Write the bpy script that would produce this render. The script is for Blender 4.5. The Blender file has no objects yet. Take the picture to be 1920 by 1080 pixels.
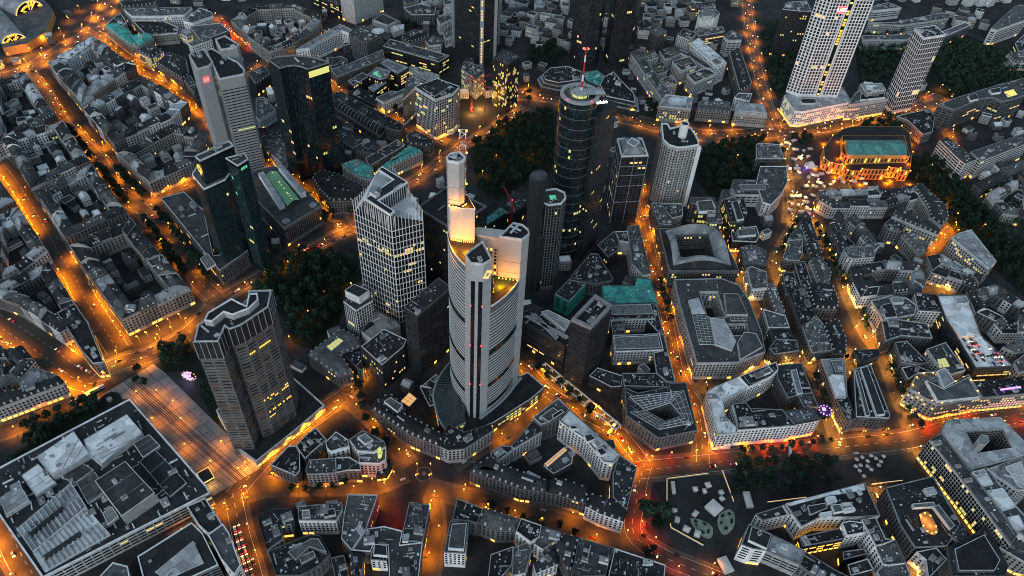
import bpy, bmesh, math, random
from mathutils import Vector, Matrix
from mathutils.geometry import tessellate_polygon
S = bpy.context.scene
C = S.collection
random.seed(11)
# ------------------------------------------------------------------ camera, light, exposure
cam = bpy.data.objects.new("camera", bpy.data.cameras.new("camera"))
C.objects.link(cam); S.camera = cam
cam.data.sensor_width = 36.0; cam.data.lens = 36.0*1450.0/1920.0
cam.data.clip_start = 1.0; cam.data.clip_end = 6000.0
CX = Vector((0.998079,0.043763,0.043847)); CD = Vector((0.061950,-0.705070,-0.706427)); CF = Vector((0.000000,0.707786,-0.706427))
m = Matrix((CX, -CD, -CF)).transposed()          # columns: right, up, back
cam.matrix_world = Matrix.Translation((0, 0, 560.0)) @ m.to_4x4()
W = bpy.data.worlds.new("World"); S.world = W; W.use_nodes = True
nt = W.node_tree; nt.nodes.clear()
sky = nt.nodes.new("ShaderNodeTexSky"); sky.sky_type = 'NISHITA'; sky.sun_disc = False; sky.ozone_density = 4.0; sky.dust_density = .4
SUN_EL, SUN_ROT = math.radians(12.0), math.radians(202.0)
sky.sun_elevation = SUN_EL; sky.sun_rotation = SUN_ROT
hs = nt.nodes.new("ShaderNodeHueSaturation"); hs.inputs['Hue'].default_value = .475; hs.inputs['Saturation'].default_value = 0.6
bg = nt.nodes.new("ShaderNodeBackground"); bg.inputs['Strength'].default_value = 0.15
wo = nt.nodes.new("ShaderNodeOutputWorld")
nt.links.new(sky.outputs[0], hs.inputs['Color']); nt.links.new(hs.outputs[0], bg.inputs['Color']); nt.links.new(bg.outputs[0], wo.inputs['Surface'])
sl = bpy.data.lights.new("sun", 'SUN'); sl.energy = 0.55; sl.angle = math.radians(40); sl.color = (.93, .98, 1.0)
so = bpy.data.objects.new("sun", sl); C.objects.link(so)
so.rotation_euler = (math.radians(60), 0, math.radians(-22))
S.view_settings.view_transform = 'Standard'; S.view_settings.look = 'None'
S.view_settings.exposure = 0.48; S.view_settings.gamma = 1.0
S.cycles.use_denoising = True; S.cycles.max_bounces = 4; S.cycles.diffuse_bounces = 2; S.cycles.glossy_bounces = 2
S.cycles.sample_clamp_indirect = 3.0; S.cycles.use_light_tree = True; S.cycles.filter_width = 1.0
# ------------------------------------------------------------------ materials
MT = {}
def mat(name, col, rough=.8, spec=.25, noise=.35, nscale=.25, vary=.25, emit=None, estr=0, metal=0, fine=0.0):
    m = bpy.data.materials.new(name); m.use_nodes = True; t = m.node_tree; N = t.nodes; L = t.links
    p = N['Principled BSDF']
    p.inputs['Roughness'].default_value = rough; p.inputs['Specular IOR Level'].default_value = spec
    p.inputs['Metallic'].default_value = metal
    if emit:
        p.inputs['Base Color'].default_value = (*col, 1)
        p.inputs['Emission Color'].default_value = (*emit, 1); p.inputs['Emission Strength'].default_value = estr
        m.cycles.emission_sampling = 'NONE'
    else:
        tc = N.new('ShaderNodeTexCoord'); oi = N.new('ShaderNodeObjectInfo')
        nz = N.new('ShaderNodeTexNoise'); nz.inputs['Scale'].default_value = nscale; nz.inputs['Detail'].default_value = 6; nz.inputs['Roughness'].default_value = .7
        L.new(tc.outputs['Object'], nz.inputs['Vector'])
        a = N.new('ShaderNodeMapRange'); a.inputs['From Min'].default_value = .3; a.inputs['From Max'].default_value = .7
        a.inputs['To Min'].default_value = 1-noise; a.inputs['To Max'].default_value = 1+noise
        L.new(nz.outputs['Fac'], a.inputs['Value'])
        b = N.new('ShaderNodeMapRange'); b.inputs['To Min'].default_value = 1-vary; b.inputs['To Max'].default_value = 1+vary
        L.new(oi.outputs['Random'], b.inputs['Value'])
        mu = N.new('ShaderNodeMath'); mu.operation = 'MULTIPLY'
        L.new(a.outputs[0], mu.inputs[0]); L.new(b.outputs[0], mu.inputs[1])
        last = mu
        if fine:
            n2 = N.new('ShaderNodeTexNoise'); n2.inputs['Scale'].default_value = .7; n2.inputs['Detail'].default_value = 6; n2.inputs['Roughness'].default_value = .8
            L.new(tc.outputs['Object'], n2.inputs['Vector'])
            c = N.new('ShaderNodeMapRange'); c.inputs['From Min'].default_value = .3; c.inputs['From Max'].default_value = .7
            c.inputs['To Min'].default_value = 1-fine; c.inputs['To Max'].default_value = 1+fine
            L.new(n2.outputs['Fac'], c.inputs['Value'])
            m2 = N.new('ShaderNodeMath'); m2.operation = 'MULTIPLY'; L.new(mu.outputs[0], m2.inputs[0]); L.new(c.outputs[0], m2.inputs[1]); last = m2
        if name.startswith('roof_') or name in ('city_ground', 'asphalt', 'pavement'):
            vo = N.new('ShaderNodeTexVoronoi'); vo.distance = 'CHEBYCHEV'; vo.inputs['Scale'].default_value = .11 if name.startswith('roof_') else .035
            mp = N.new('ShaderNodeMapping'); mp.inputs['Rotation'].default_value = (0, 0, .6); mp.inputs['Scale'].default_value = (1, 1, 0)
            L.new(tc.outputs['Object'], mp.inputs[0]); L.new(mp.outputs[0], vo.inputs['Vector'])
            sx = N.new('ShaderNodeSeparateColor'); L.new(vo.outputs['Color'], sx.inputs[0])
            d = N.new('ShaderNodeMapRange'); k = .30 if name.startswith('roof_') else .14; d.inputs['To Min'].default_value = 1-k; d.inputs['To Max'].default_value = 1+k; L.new(sx.outputs[0], d.inputs['Value'])
            m3 = N.new('ShaderNodeMath'); m3.operation = 'MULTIPLY'; L.new(last.outputs[0], m3.inputs[0]); L.new(d.outputs[0], m3.inputs[1]); last = m3
        vm = N.new('ShaderNodeVectorMath'); vm.operation = 'SCALE'; vm.inputs[0].default_value = col
        L.new(last.outputs[0], vm.inputs['Scale']); L.new(vm.outputs[0], p.inputs['Base Color'])
    MT[name] = m; return m
mat('wall_dk', (.028,.030,.034), .6); mat('wall_gr', (.12,.125,.13)); mat('wall_st', (.30,.29,.27)); mat('wall_lt', (.44,.45,.45)); mat('wall_wh', (.74,.75,.75), vary=.15)
mat('wall_cu', (.04,.33,.26), vary=.05); mat('wall_gl', (.012,.016,.02), .12, .6)
mat('roof_d', (.025,.027,.030), .75, fine=.5, vary=.4); mat('roof_m', (.080,.084,.088), .8, fine=.45, vary=.4); mat('roof_l', (.34,.35,.36), .8, noise=.12, fine=.35, vary=.3)
mat('roof_w', (.75,.76,.76), .8, noise=.1, fine=.22, vary=.1); mat('roof_g', (.065,.36,.31), .7, noise=.45, fine=.5, vary=.2)
mat('rim', (.60,.62,.63), .6, vary=.35); mat('unit', (.42,.43,.44), .5, vary=.6); mat('pipe', (.2,.2,.21), .5, vary=.5)
mat('glass', (.012,.015,.018), .18, .5, vary=.4); mat('glass_teal', (.013,.040,.045), .2, .6, vary=.2)  # tinted panes; the teal also paints sky reflections on the glass towers
mat('glass_b', (.03,.036,.042), .25, .5, vary=.5)
mat('brick', (.10,.055,.04)); mat('metal_white', (.74,.76,.77), .5, noise=.08, vary=.05); mat('metal_grey', (.34,.355,.37), .4, noise=.1, vary=.1)
mat('asphalt', (.058,.050,.038), .65, .3, noise=.3, nscale=.08, vary=0, fine=.25); mat('pavement', (.085,.075,.062), .85, noise=.3, nscale=.12, vary=0, fine=.3)
mat('plaza_stone', (.25,.24,.23), .85, noise=.3, nscale=.12, vary=0, fine=.3); mat('city_ground', (.034,.035,.038), .9, noise=.5, nscale=.05, vary=0, fine=.35); mat('paint', (.55,.55,.53), .7)
mat('lawn', (.010,.018,.011), .95, noise=.5, nscale=.09, vary=.1, fine=.4)
mat('leaf_a', (.030,.056,.036), .8, .1, noise=.4, nscale=.5, vary=.45); mat('leaf_b', (.017,.032,.023), .8, .1, noise=.4, nscale=.5, vary=.4); mat('bark', (.05,.04,.03))
mat('wall_br', (.12,.12,.118)); mat('dim_amber', (.05,.03,.02), emit=(1,.36,.08), estr=.035)
mat('lit_warm', (.3,.25,.15), emit=(1,.62,.20), estr=.8); mat('lit_yellow', (.3,.3,.15), emit=(.85,.85,.22), estr=.55); mat('lit_green', (.1,.3,.2), emit=(.12,.75,.42), estr=.45)
mat('lit_amber', (.3,.2,.05), emit=(1,.46,.05), estr=1.7); mat('lit_pink', (.3,.1,.1), emit=(1,.38,.30), estr=1.0); mat('lit_white', (.5,.5,.5), emit=(1,.93,.8), estr=1.6)
mat('lit_purple', (.2,.1,.3), emit=(.55,.25,1), estr=1.6); mat('lit_red', (.3,.02,.02), emit=(1,.04,.05), estr=3.0)
mat('lamp_o', (.5,.3,.1), emit=(1,.42,.05), estr=5); mat('lamp_w', (.5,.4,.3), emit=(1,.72,.32), estr=6); mat('lamp_r', (.5,.3,.1), emit=(1,.30,.05), estr=5)
mat('louvre', (.34,.35,.36), .5, noise=.8, nscale=1.2); mat('louvre_w', (.5,.5,.5), .5, noise=.6, nscale=.8); mat('glint', (.16,.165,.17), .5, noise=1.0, nscale=.9, fine=.6); mat('bronze', (.10,.085,.055)); mat('bronze_g', (.05,.075,.06)); mat('grid_dark', (.075,.078,.082), fine=.3); mat('grid_glass', (.05,.06,.055), .2, .5); mat('lit_dots', (.3,.2,.1), emit=(1,.5,.16), estr=.6); mat('lit_grid', (.3,.3,.1), emit=(.85,.8,.2), estr=.5)
mat('shop', (.3,.2,.1), emit=(1,.45,.07), estr=1.6)
# ------------------------------------------------------------------ mesh helpers
class MB:
    def __init__(s): s.v = []; s.f = []; s.m = []
    def face(s, pts, m=0):
        n = len(s.v); s.v.extend(pts); s.f.append(tuple(range(n, n+len(pts)))); s.m.append(m)
    def poly(s, pts, z, m=0, holes=()):
        loops = [[Vector((p[0], p[1], 0)) for p in pts]] + [[Vector((p[0], p[1], 0)) for p in h] for h in holes]
        flat = [p for l in loops for p in l]
        n = len(s.v); s.v.extend((p.x, p.y, z) for p in flat)
        for t in tessellate_polygon(loops):
            a, b, c = (flat[i] for i in t)
            if (b-a).cross(c-a).z < 0: t = (t[0], t[2], t[1])
            s.f.append(tuple(n+i for i in t)); s.m.append(m)
    def sides(s, pts, z0, z1, m=0, flip=False):
        for i in range(len(pts)):
            a, b = pts[i], pts[(i+1) % len(pts)]
            if flip: a, b = b, a
            s.face([(a[0],a[1],z0),(b[0],b[1],z0),(b[0],b[1],z1),(a[0],a[1],z1)], m)
    def prism(s, pts, z0, z1, m=0, mt=None):
        s.sides(pts, z0, z1, m); s.poly(pts, z1, m if mt is None else mt)
    def loft(s, lo, z0, hi, z1, m=0):
        k = len(lo)
        for i in range(k):
            a, b, c, d = lo[i], lo[(i+1) % k], hi[(i+1) % k], hi[i]
            s.face([(a[0],a[1],z0),(b[0],b[1],z0),(c[0],c[1],z1),(d[0],d[1],z1)], m)
    def box(s, c, size, z0, z1, ang=0, m=0, mt=None):
        ca, sa = math.cos(ang), math.sin(ang); hx, hy = size[0]/2, size[1]/2
        pts = [(c[0]+x*ca-y*sa, c[1]+x*sa+y*ca) for x, y in ((-hx,-hy),(hx,-hy),(hx,hy),(-hx,hy))]
        s.prism(pts, z0, z1, m, mt); return pts
    def tube(s, p, q, r, n=6, m=0, r2=None):
        p, q = Vector(p), Vector(q); d = (q-p).normalized(); r2 = r if r2 is None else r2
        u = d.orthogonal().normalized(); w = d.cross(u)
        A = [p+(u*math.cos(2*math.pi*i/n)+w*math.sin(2*math.pi*i/n))*r for i in range(n)]
        B_ = [q+(u*math.cos(2*math.pi*i/n)+w*math.sin(2*math.pi*i/n))*r2 for i in range(n)]
        for i in range(n):
            j = (i+1) % n; s.face([tuple(A[i]),tuple(A[j]),tuple(B_[j]),tuple(B_[i])], m)
        s.face([tuple(x) for x in B_], m)
    def build(s, name, mats, parent=None, off=(0,0,0)):
        me = bpy.data.meshes.new(name)
        me.from_pydata([(v[0]-off[0], v[1]-off[1], v[2]-off[2]) for v in s.v], [], s.f)
        for k in mats: me.materials.append(MT[k])
        if len(mats) > 1: me.polygons.foreach_set('material_index', s.m)
        o = bpy.data.objects.new(name, me); C.objects.link(o)
        if parent: o.parent = parent
        return o
def tag(o, label=None, cat=None, group=None, kind=None):
    if label: o['label'] = label
    if cat: o['category'] = cat
    if group: o['group'] = group
    if kind: o['kind'] = kind
    return o
def thing(name, loc, label, cat, group=None):
    o = bpy.data.objects.new(name, None); C.objects.link(o); o.location = (loc[0], loc[1], loc[2] if len(loc) > 2 else 0)
    o.empty_display_size = 2
    return tag(o, label, cat, group)
def PT(s): return [tuple(float(c) for c in t.split(',')) for t in s.split()]
def area(p): return sum(p[i][0]*p[(i+1)%len(p)][1]-p[(i+1)%len(p)][0]*p[i][1] for i in range(len(p)))/2
def ccw(p): return p if area(p) > 0 else p[::-1]
def cen(p): return (sum(a[0] for a in p)/len(p), sum(a[1] for a in p)/len(p))
def lerp(a, b, t): return tuple(x+(y-x)*t for x, y in zip(a, b))
def dist(a, b): return math.hypot(a[0]-b[0], a[1]-b[1])
def inset(p, d):
    n = len(p); out = []
    for i in range(n):
        a, b, c = p[i-1], p[i], p[(i+1) % n]
        e1 = Vector((b[0]-a[0], b[1]-a[1])); e2 = Vector((c[0]-b[0], c[1]-b[1]))
        if e1.length < 1e-6 or e2.length < 1e-6: out.append(b); continue
        e1.normalize(); e2.normalize()
        n1 = Vector((-e1.y, e1.x)); n2 = Vector((-e2.y, e2.x)); k = n1+n2
        if k.length < .3: k = n1*1.0; q = d
        else: k.normalize(); q = d/max(.45, k.dot(n1))
        out.append((b[0]+k.x*q, b[1]+k.y*q))
    return out
def inside(p, poly):
    x, y = p; r = False
    for i in range(len(poly)):
        a, b = poly[i], poly[i-1]
        if (a[1] > y) != (b[1] > y) and x < (b[0]-a[0])*(y-a[1])/(b[1]-a[1])+a[0]: r = not r
    return r
def light(name, loc, power, col, parent=None, r=.6, spot=0):
    l = bpy.data.lights.new(name, 'SPOT' if spot else 'POINT')
    if spot: l.spot_size = math.radians(spot); l.spot_blend = .55
    l.energy = power; l.color = col; l.shadow_soft_size = r
    o = bpy.data.objects.new(name, l); C.objects.link(o); o.location = loc
    if parent: o.parent = parent
    return o
# ------------------------------------------------------------------ windows
WIN = {'o': (3.7,4.2,2.6,3.1), 'q': (3.7,7.0,2.9,6.0), 't': (6.0,3.6,5.98,1.3), 'p': (3.0,3.4,1.7,2.1), 'b': (6.0,3.6,5.5,1.7), 'g': (2.4,3.6,1.95,3.0), 'v': (1.8,3.6,1.1,3.1), 's': (2.6,3.2,1.2,1.5), 'w': (4.2,3.6,3.2,2.1), 'n': None}
def windows(mb, pts, z0, z1, key, lit=.03, base=4.6, mlit=(1,2), off=.06, rng=random, closed=True, rowlit=0.0):
    if not WIN.get(key): return
    sx, sy, ww, wh = WIN[key]
    n = len(pts) if closed else len(pts)-1
    rows = int((z1-z0-base-.6)/sy)
    boost = [1.0]*max(rows, 1)
    for r in range(rows):
        q = rng.random(); boost[r] = 2.6 if q < .15 else (.6 if q < .8 else 1.4)
        if rng.random() < rowlit: boost[r] = 20
    for i in range(n):
        a, b = pts[i], pts[(i+1) % len(pts)]
        L = dist(a, b)
        if L < ww+.8: continue
        k = max(1, int((L-.5)/sx)); st = L/k; w2 = min(ww, st*(.995 if key == 't' else .92))/2
        ux, uy = (b[0]-a[0])/L, (b[1]-a[1])/L; nx, ny = uy*off, -ux*off
        for r in range(rows):
            zb = z0+base+r*sy+(sy-wh)*.5; run = 0
            for c in range(k):
                t = (c+.5)*st
                x0, y0, x1, y1 = a[0]+ux*(t-w2)+nx, a[1]+uy*(t-w2)+ny, a[0]+ux*(t+w2)+nx, a[1]+uy*(t+w2)+ny
                if run > 0: mi = last; run -= 1
                else:
                    mi = 3 if rng.random() < .3 else 0
                    if rng.random() < lit*boost[r]:
                        mi = mlit[0] if rng.random() < .6 else mlit[1]; last = mi; run = rng.choice((0,0,1,2))
                mb.face([(x0,y0,zb),(x1,y1,zb),(x1,y1,zb+wh),(x0,y0,zb+wh)], mi)
LITC = {None: ('glass','lit_warm','lit_yellow','glass_b'), 'green': ('glass','lit_green','lit_green','glass_b'), 'amber': ('glass','lit_amber','lit_amber','glass_b'), 'pink': ('glass','lit_pink','lit_warm','glass_b')}
def shopfront(mb, pts, z0, rng, prob):
    for i in range(len(pts)):
        a, b = pts[i], pts[(i+1) % len(pts)]; L = dist(a, b)
        k = max(1, int(L/4.2)); ux, uy = (b[0]-a[0])/L, (b[1]-a[1])/L; nx, ny = uy*.07, -ux*.07
        for c in range(k):
            if rng.random() > prob: continue
            t0, t1 = c*L/k+.5, (c+1)*L/k-.5
            mb.face([(a[0]+ux*t0+nx,a[1]+uy*t0+ny,z0+.5),(a[0]+ux*t1+nx,a[1]+uy*t1+ny,z0+.5),(a[0]+ux*t1+nx,a[1]+uy*t1+ny,z0+3.4),(a[0]+ux*t0+nx,a[1]+uy*t0+ny,z0+3.4)])
# rooftop plant, shared meshes
def unit_mesh(kind):
    mb = MB()
    if kind == 0:
        mb.prism([(-1.6,-1.1),(1.6,-1.1),(1.6,1.1),(-1.6,1.1)], 0, 1.5)
        for x in (-.8,.8): mb.prism([(x+.5*math.cos(q*.785),.5*math.sin(q*.785)) for q in range(8)], 1.5, 1.8, 1)
    elif kind == 1:
        mb.prism([(-2.8,-1.8),(2.8,-1.8),(2.8,1.8),(-2.8,1.8)], 0, 2.6, 0, 1)
        mb.prism([(-2.4,-.5),(-.8,-.5),(-.8,.5),(-2.4,.5)], 2.6, 3.3)
    elif kind == 2:
        mb.prism([(-1.0,-.6),(1.0,-.6),(1.0,.6),(-1.0,.6)], 0, .5, 1, 0)
    else:
        mb.prism([(-3.5,-.45),(3.5,-.45),(3.5,.45),(-3.5,.45)], .3, 1.0)
        for x in (-2.5,0,2.5): mb.prism([(x-.15,-.3),(x+.15,-.3),(x+.15,.3),(x-.15,.3)], 0, .3, 1)
    o = mb.build('roof_unit', ['unit','pipe']); me = o.data; bpy.data.objects.remove(o); return me
UM = [unit_mesh(k) for k in range(4)]; UN = ['cooling_unit','stair_house','skylight','duct']
def add_units(root, poly, h, n, rng, c):
    ip = inset(poly, 2.2); xs = [p[0] for p in poly]; ys = [p[1] for p in poly]; done = 0; tries = 0
    e = max(range(len(poly)), key=lambda i: dist(poly[i], poly[(i+1) % len(poly)]))
    a, b = poly[e], poly[(e+1) % len(poly)]; ang = math.atan2(b[1]-a[1], b[0]-a[0])
    while done < n and tries < n*12:
        tries += 1
        p = (rng.uniform(min(xs), max(xs)), rng.uniform(min(ys), max(ys)))
        if not inside(p, ip): continue
        k = rng.choice((0,0,1,2,2,3))
        o = bpy.data.objects.new(UN[k], UM[k]); C.objects.link(o); o.parent = root
        o.location = (p[0]-c[0], p[1]-c[1], h+.01); o.rotation_euler = (0, 0, ang+rng.choice((0, math.pi/2)))
        s = rng.uniform(.7, 1.5); o.scale = (s, s*rng.uniform(.8,1.2), s); done += 1
# ------------------------------------------------------------------ buildings
NB = [0]
def B(spec, h, label, pts, base=0, court=None, lit=.007, litcol=None, shop=.10, units=3, rim=0, barrel=0, atrium=0, vault=0, tall=0, terr=0, carpark=0, sky=0, **k):
    NB[0] += 1; rng = random.Random(NB[0]*7919)
    wk, wn, rk, rt = spec.split(); p = ccw(PT(pts)); c = cen(p)
    name, cat = ('town_house','house') if rt != 'F' else (('office_tower','tower') if h-base > 52 else ('office_building','building'))
    root = thing(name, c, label, cat); off = (c[0], c[1], 0); ROOTS[label] = (root, c)
    holes = [ccw(PT(x)) for x in court.split('|')] if court else []
    wall, roof, par, win = MB(), MB(), MB(), MB()
    wall.sides(p, base-(0 if base else .3), h)
    for hl in holes: wall.sides(hl, base, h, flip=True)
    windows(win, p, base, h, wn, lit, rng=rng)
    for hl in holes: windows(win, hl[::-1], base, h, wn, lit, rng=rng)
    if rt == 'F':
        roof.poly(p, h, 0, holes)
        q = inset(p, .55); ph = rng.uniform(.7, 1.2)
        if vault or barrel or atrium: ph = .3
        par.sides(p, h, h+ph); par.sides(q, h+.002, h+ph, flip=True); par.loft(p, h+ph, q, h+ph)
        for hl in holes:
            q2 = inset(hl, -.55); par.sides(hl, h, h+ph, flip=True); par.sides(q2, h+.002, h+ph); par.loft(q2, h+ph, hl, h+ph)
        add_units(root, p, h, max(units if units != 3 else 2, min(9, int(area(p)/130))) if units else 0, rng, c) if not court else None
        if court:
            cnt = 0
            for t in range(units*8):
                if cnt >= units: break
                i = rng.randrange(len(p)); a = p[i]; b2 = min(holes[0], key=lambda g: dist(g, a)); mpt = lerp(a, b2, .5)
                sub = [(mpt[0]+x, mpt[1]+y) for x, y in ((-5,-5),(5,-5),(5,5),(-5,5))]
                if inside(mpt, p) and not inside(mpt, holes[0]): add_units(root, sub, h, 1, rng, c); cnt += 1
    elif rt == 'M':
        w = abs(area(p))/max(1, sum(dist(p[i], p[i-1]) for i in range(len(p)))/2)
        i1 = inset(p, min(1.8, w*.22)); i2 = inset(p, min(6, w*.55))
        roof.sides(p, h, h+.25); roof.loft(p, h+.25, i1, h+3.2); roof.loft(i1, h+3.2, i2, h+4.6); roof.poly(i2, h+4.6)
        for i in range(len(p)):                       # dormers
            a, b = i1[i], i1[(i+1) % len(p)]; L = dist(a, b)
            if L < 8: continue
            for t in range(int(L/5)):
                f = (t+.5)/int(L/5); a2, b2 = p[i], p[(i+1) % len(p)]; m1 = lerp(lerp(a2,b2,f), lerp(a,b,f), .5)
                par.box(m1, (1.5, 1.5), h+.6, h+2.6, math.atan2(b[1]-a[1], b[0]-a[0]))
        add_units(root, i2, h+4.6, min(units, 2), rng, c)
    else:
        i2 = inset(p, 5.0); w = min(dist(p[i], p[i-1]) for i in range(len(p)))
        i2 = [lerp(a, c, .72) for a in p] if len(p) > 4 else None
        if i2 is None:
            e = 0 if dist(p[0], p[1]) > dist(p[1], p[2]) else 1
            s1, s2 = lerp(p[(e+1)%4], p[(e+2)%4], .5), lerp(p[(e+3)%4], p[e], .5)
            r1, r2 = lerp(s1, s2, .22), lerp(s2, s1, .22); z = h+5
            A = lambda q, zz: (q[0], q[1], zz)
            roof.face([A(p[e],h), A(p[(e+1)%4],h), A(r1,z), A(r2,z)]); roof.face([A(p[(e+2)%4],h), A(p[(e+3)%4],h), A(r2,z), A(r1,z)])
            roof.face([A(p[(e+1)%4],h), A(p[(e+2)%4],h), A(r1,z)]); roof.face([A(p[(e+3)%4],h), A(p[e],h), A(r2,z)])
        else:
            roof.loft(p, h, i2, h+5); roof.poly(i2, h+5)
        par.box(lerp(p[0], c, .6), (1.2, .8), h+2, h+6.2)
    if terr:
        for d_, z_ in ((3.5, h-4), (7, h-8)):
            tp_ = inset(p, -d_); tm_ = MB(); tm_.prism(tp_, 0, z_, 0, 1); tm_.build('terrace_step', ['wall_dk','roof_l'], root, off)
    if barrel:
        e = 0 if dist(p[0], p[1]) > dist(p[1], p[2]) else 1
        a, b, c2, d = (p[(e+i) % 4] for i in range(4)); K = 10; prev = None; W_ = dist(b, c2)/2
        for j in range(K+1):
            f = .5-.5*math.cos(math.pi*j/K); z = h+.3+W_*.75*math.sin(math.pi*j/K); x, y = lerp(a, d, f), lerp(b, c2, f)
            if prev: roof.face([(*prev[0], prev[2]), (*prev[1], prev[2]), (*y, z), (*x, z)])
            prev = (x, y, z)
        par = MB()
        for t in range(1, 14):
            x, y = lerp(a, b, t/14), lerp(d, c2, t/14)
            for j in range(K):
                f0, f1 = (.5-.5*math.cos(math.pi*q/K) for q in (j, j+1)); z0, z1 = (h+.45+W_*.75*math.sin(math.pi*q/K) for q in (j, j+1))
                par.tube((*lerp(x,y,f0), z0), (*lerp(x,y,f1), z1), .2, 4)
        par.build('vault_rib', ['rim'], root, off); par = MB()
    if rt != 'H' and not (vault or barrel or atrium or carpark):
        vn = MB(); ip = inset(p if rt == 'F' else i2, 1.5); zz = h if rt == 'F' else h+4.6; xs = [q_[0] for q_ in ip]; ys = [q_[1] for q_ in ip]; an = math.atan2(p[1][1]-p[0][1], p[1][0]-p[0][0])
        for t in range(min(60, int(abs(area(p))/16))):
            q_ = (rng.uniform(min(xs), max(xs)), rng.uniform(min(ys), max(ys)))
            if not inside(q_, ip) or (holes and inside(q_, inset(holes[0], -1.5))): continue
            if rng.random() < .86: s_ = rng.uniform(.5, 1.3); vn.box(q_, (s_, s_*rng.uniform(.6, 1.6)), zz, zz+rng.uniform(.3, 1.1), an, rng.choice((0, 1, 1, 2)))
            else:
                vn.box(q_, (rng.uniform(3, 9), .35), zz, zz+.35, an+rng.choice((0, 1.571)), rng.choice((0, 1)))
        if vn.f: tag(vn.build('roof_vents', ['unit','pipe','roof_w'], root, off), kind='stuff')
    wall.build('wall', ['wall_'+wk], root, off)
    ro = roof.build('roof', ['roof_'+rk], root, off)
    if par.f: tag(par.build({'F':'parapet','M':'dormer','H':'chimney'}[rt], [rng.choice(('rim','rim','roof_l','roof_m','pipe')) if rt == 'F' else 'wall_lt'], root if rt == 'F' else ro, off), kind=None if rt == 'F' else 'stuff')
    if win.f: tag(win.build('window', list(LITC[litcol]), root, off), kind='stuff')
    if shop and not base:
        sh = MB(); shopfront(sh, p, 0, rng, shop)
        if sh.f: tag(sh.build('shopfront', ['shop'], root, off), kind='stuff')
    if rim:
        rl = MB()
        for i in range(len(p)):
            a, b = p[i], p[(i+1) % len(p)]; L = dist(a, b); n = int(L/9)
            for t in range(n):
                q = lerp(a, b, (t+.5)/n); q = lerp(q, c, 1.2/max(dist(q, c), 2)); rl.box(q, (.8,.8), h+.4, h+1.3)
                if t % 3 == 1: light('eave_light', (q[0]-c[0], q[1]-c[1], h+2.2), 260, (1,.5,.16), root)
        rl.build('eave_lamp', ['lamp_o'], root, off)
    return root
ROOTS = {}
def feature(own, name, wm, tm, z, hh, pts):
    root, c = ROOTS[own]; p = ccw(PT(pts)); mb = MB(); mb.sides(p, z, z+hh); mb.poly(p, z+hh, 1); mb.build(name, [wm, tm], root, (*c, 0))
    if tm in ('grid_glass', 'grid_dark', 'lit_grid', 'lit_dots', 'lit_amber'):
        g = MB(); q = p if len(p) == 4 else None
        if q:
            n, k = max(2, int(dist(q[0],q[1])/3.2)), max(2, int(dist(q[1],q[2])/3.2))
            for t in range(n+1): g.tube((*lerp(q[0],q[1],t/n), z+hh+.05), (*lerp(q[3],q[2],t/n), z+hh+.05), .22, 4)
            for t in range(k+1): g.tube((*lerp(q[0],q[3],t/k), z+hh+.05), (*lerp(q[1],q[2],t/k), z+hh+.05), .22, 4)
            g.build('glazing_bar', ['rim'], root, (*c, 0))
    elif hh > 1.4:
        q = inset(p, .4); g = MB(); g.sides(p, z+hh, z+hh+.4); g.sides(q, z+hh+.002, z+hh+.4, flip=True); g.loft(p, z+hh+.4, q, z+hh+.4); g.build('roof_edge', ['rim'], root, (*c, 0))
ORD = 'first second third fourth fifth sixth seventh eighth ninth tenth eleventh twelfth'.split()
def K(where, sides, h, pts, depth, white=0, facade=None):
    NB[0] += 1; rng = random.Random(NB[0]*104729); p = ccw(PT(pts))
    raw = PT(pts); ne = len(p)
    if p is not raw and area(raw) < 0:              # keep the side names with their edges
        names = [sides[min(i, len(sides)-1)] for i in range(ne)]; names = [names[(ne-2-i) % ne] for i in range(ne)]
    else: names = [sides[min(i, len(sides)-1)] for i in range(ne)]
    q = inset(p, depth); seen = {}
    for i in range(ne):
        a, b, a2, b2 = p[i], p[(i+1)%ne], q[i], q[(i+1)%ne]; L = dist(a, b); n = max(1, round(L/rng.uniform(15, 21)))
        for j in range(n):
            f0, f1 = j/n, (j+1)/n; foot = [lerp(a,b,f0), lerp(a,b,f1), lerp(a2,b2,f1), lerp(a2,b2,f0)]
            if area(foot) < 30: continue
            seen[names[i]] = seen.get(names[i], 0)+1
            house(foot, h+rng.uniform(-2.2, 2.2), where, names[i], seen[names[i]], rng, facade, white and names[i] == sides[0])
    xs = [t[0] for t in q]; ys = [t[1] for t in q]; got = []; k = 0
    want = max(1, int(abs(area(q))/330))
    for t in range(want*14):
        if k >= want: break
        x, y = rng.uniform(min(xs), max(xs)), rng.uniform(min(ys), max(ys))
        if not inside((x, y), inset(q, 3)): continue
        w, d = rng.uniform(8, 15), rng.uniform(7, 12)
        if any(math.hypot(x-g[0], y-g[1]) < (w+g[2])*.62 for g in got): continue
        got.append((x, y, w)); k += 1
        e = rng.randrange(ne); ang = math.atan2(p[(e+1)%ne][1]-p[e][1], p[(e+1)%ne][0]-p[e][0])
        yard(x, y, w, d, ang, rng.uniform(5, 15), where, k, rng)
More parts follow.
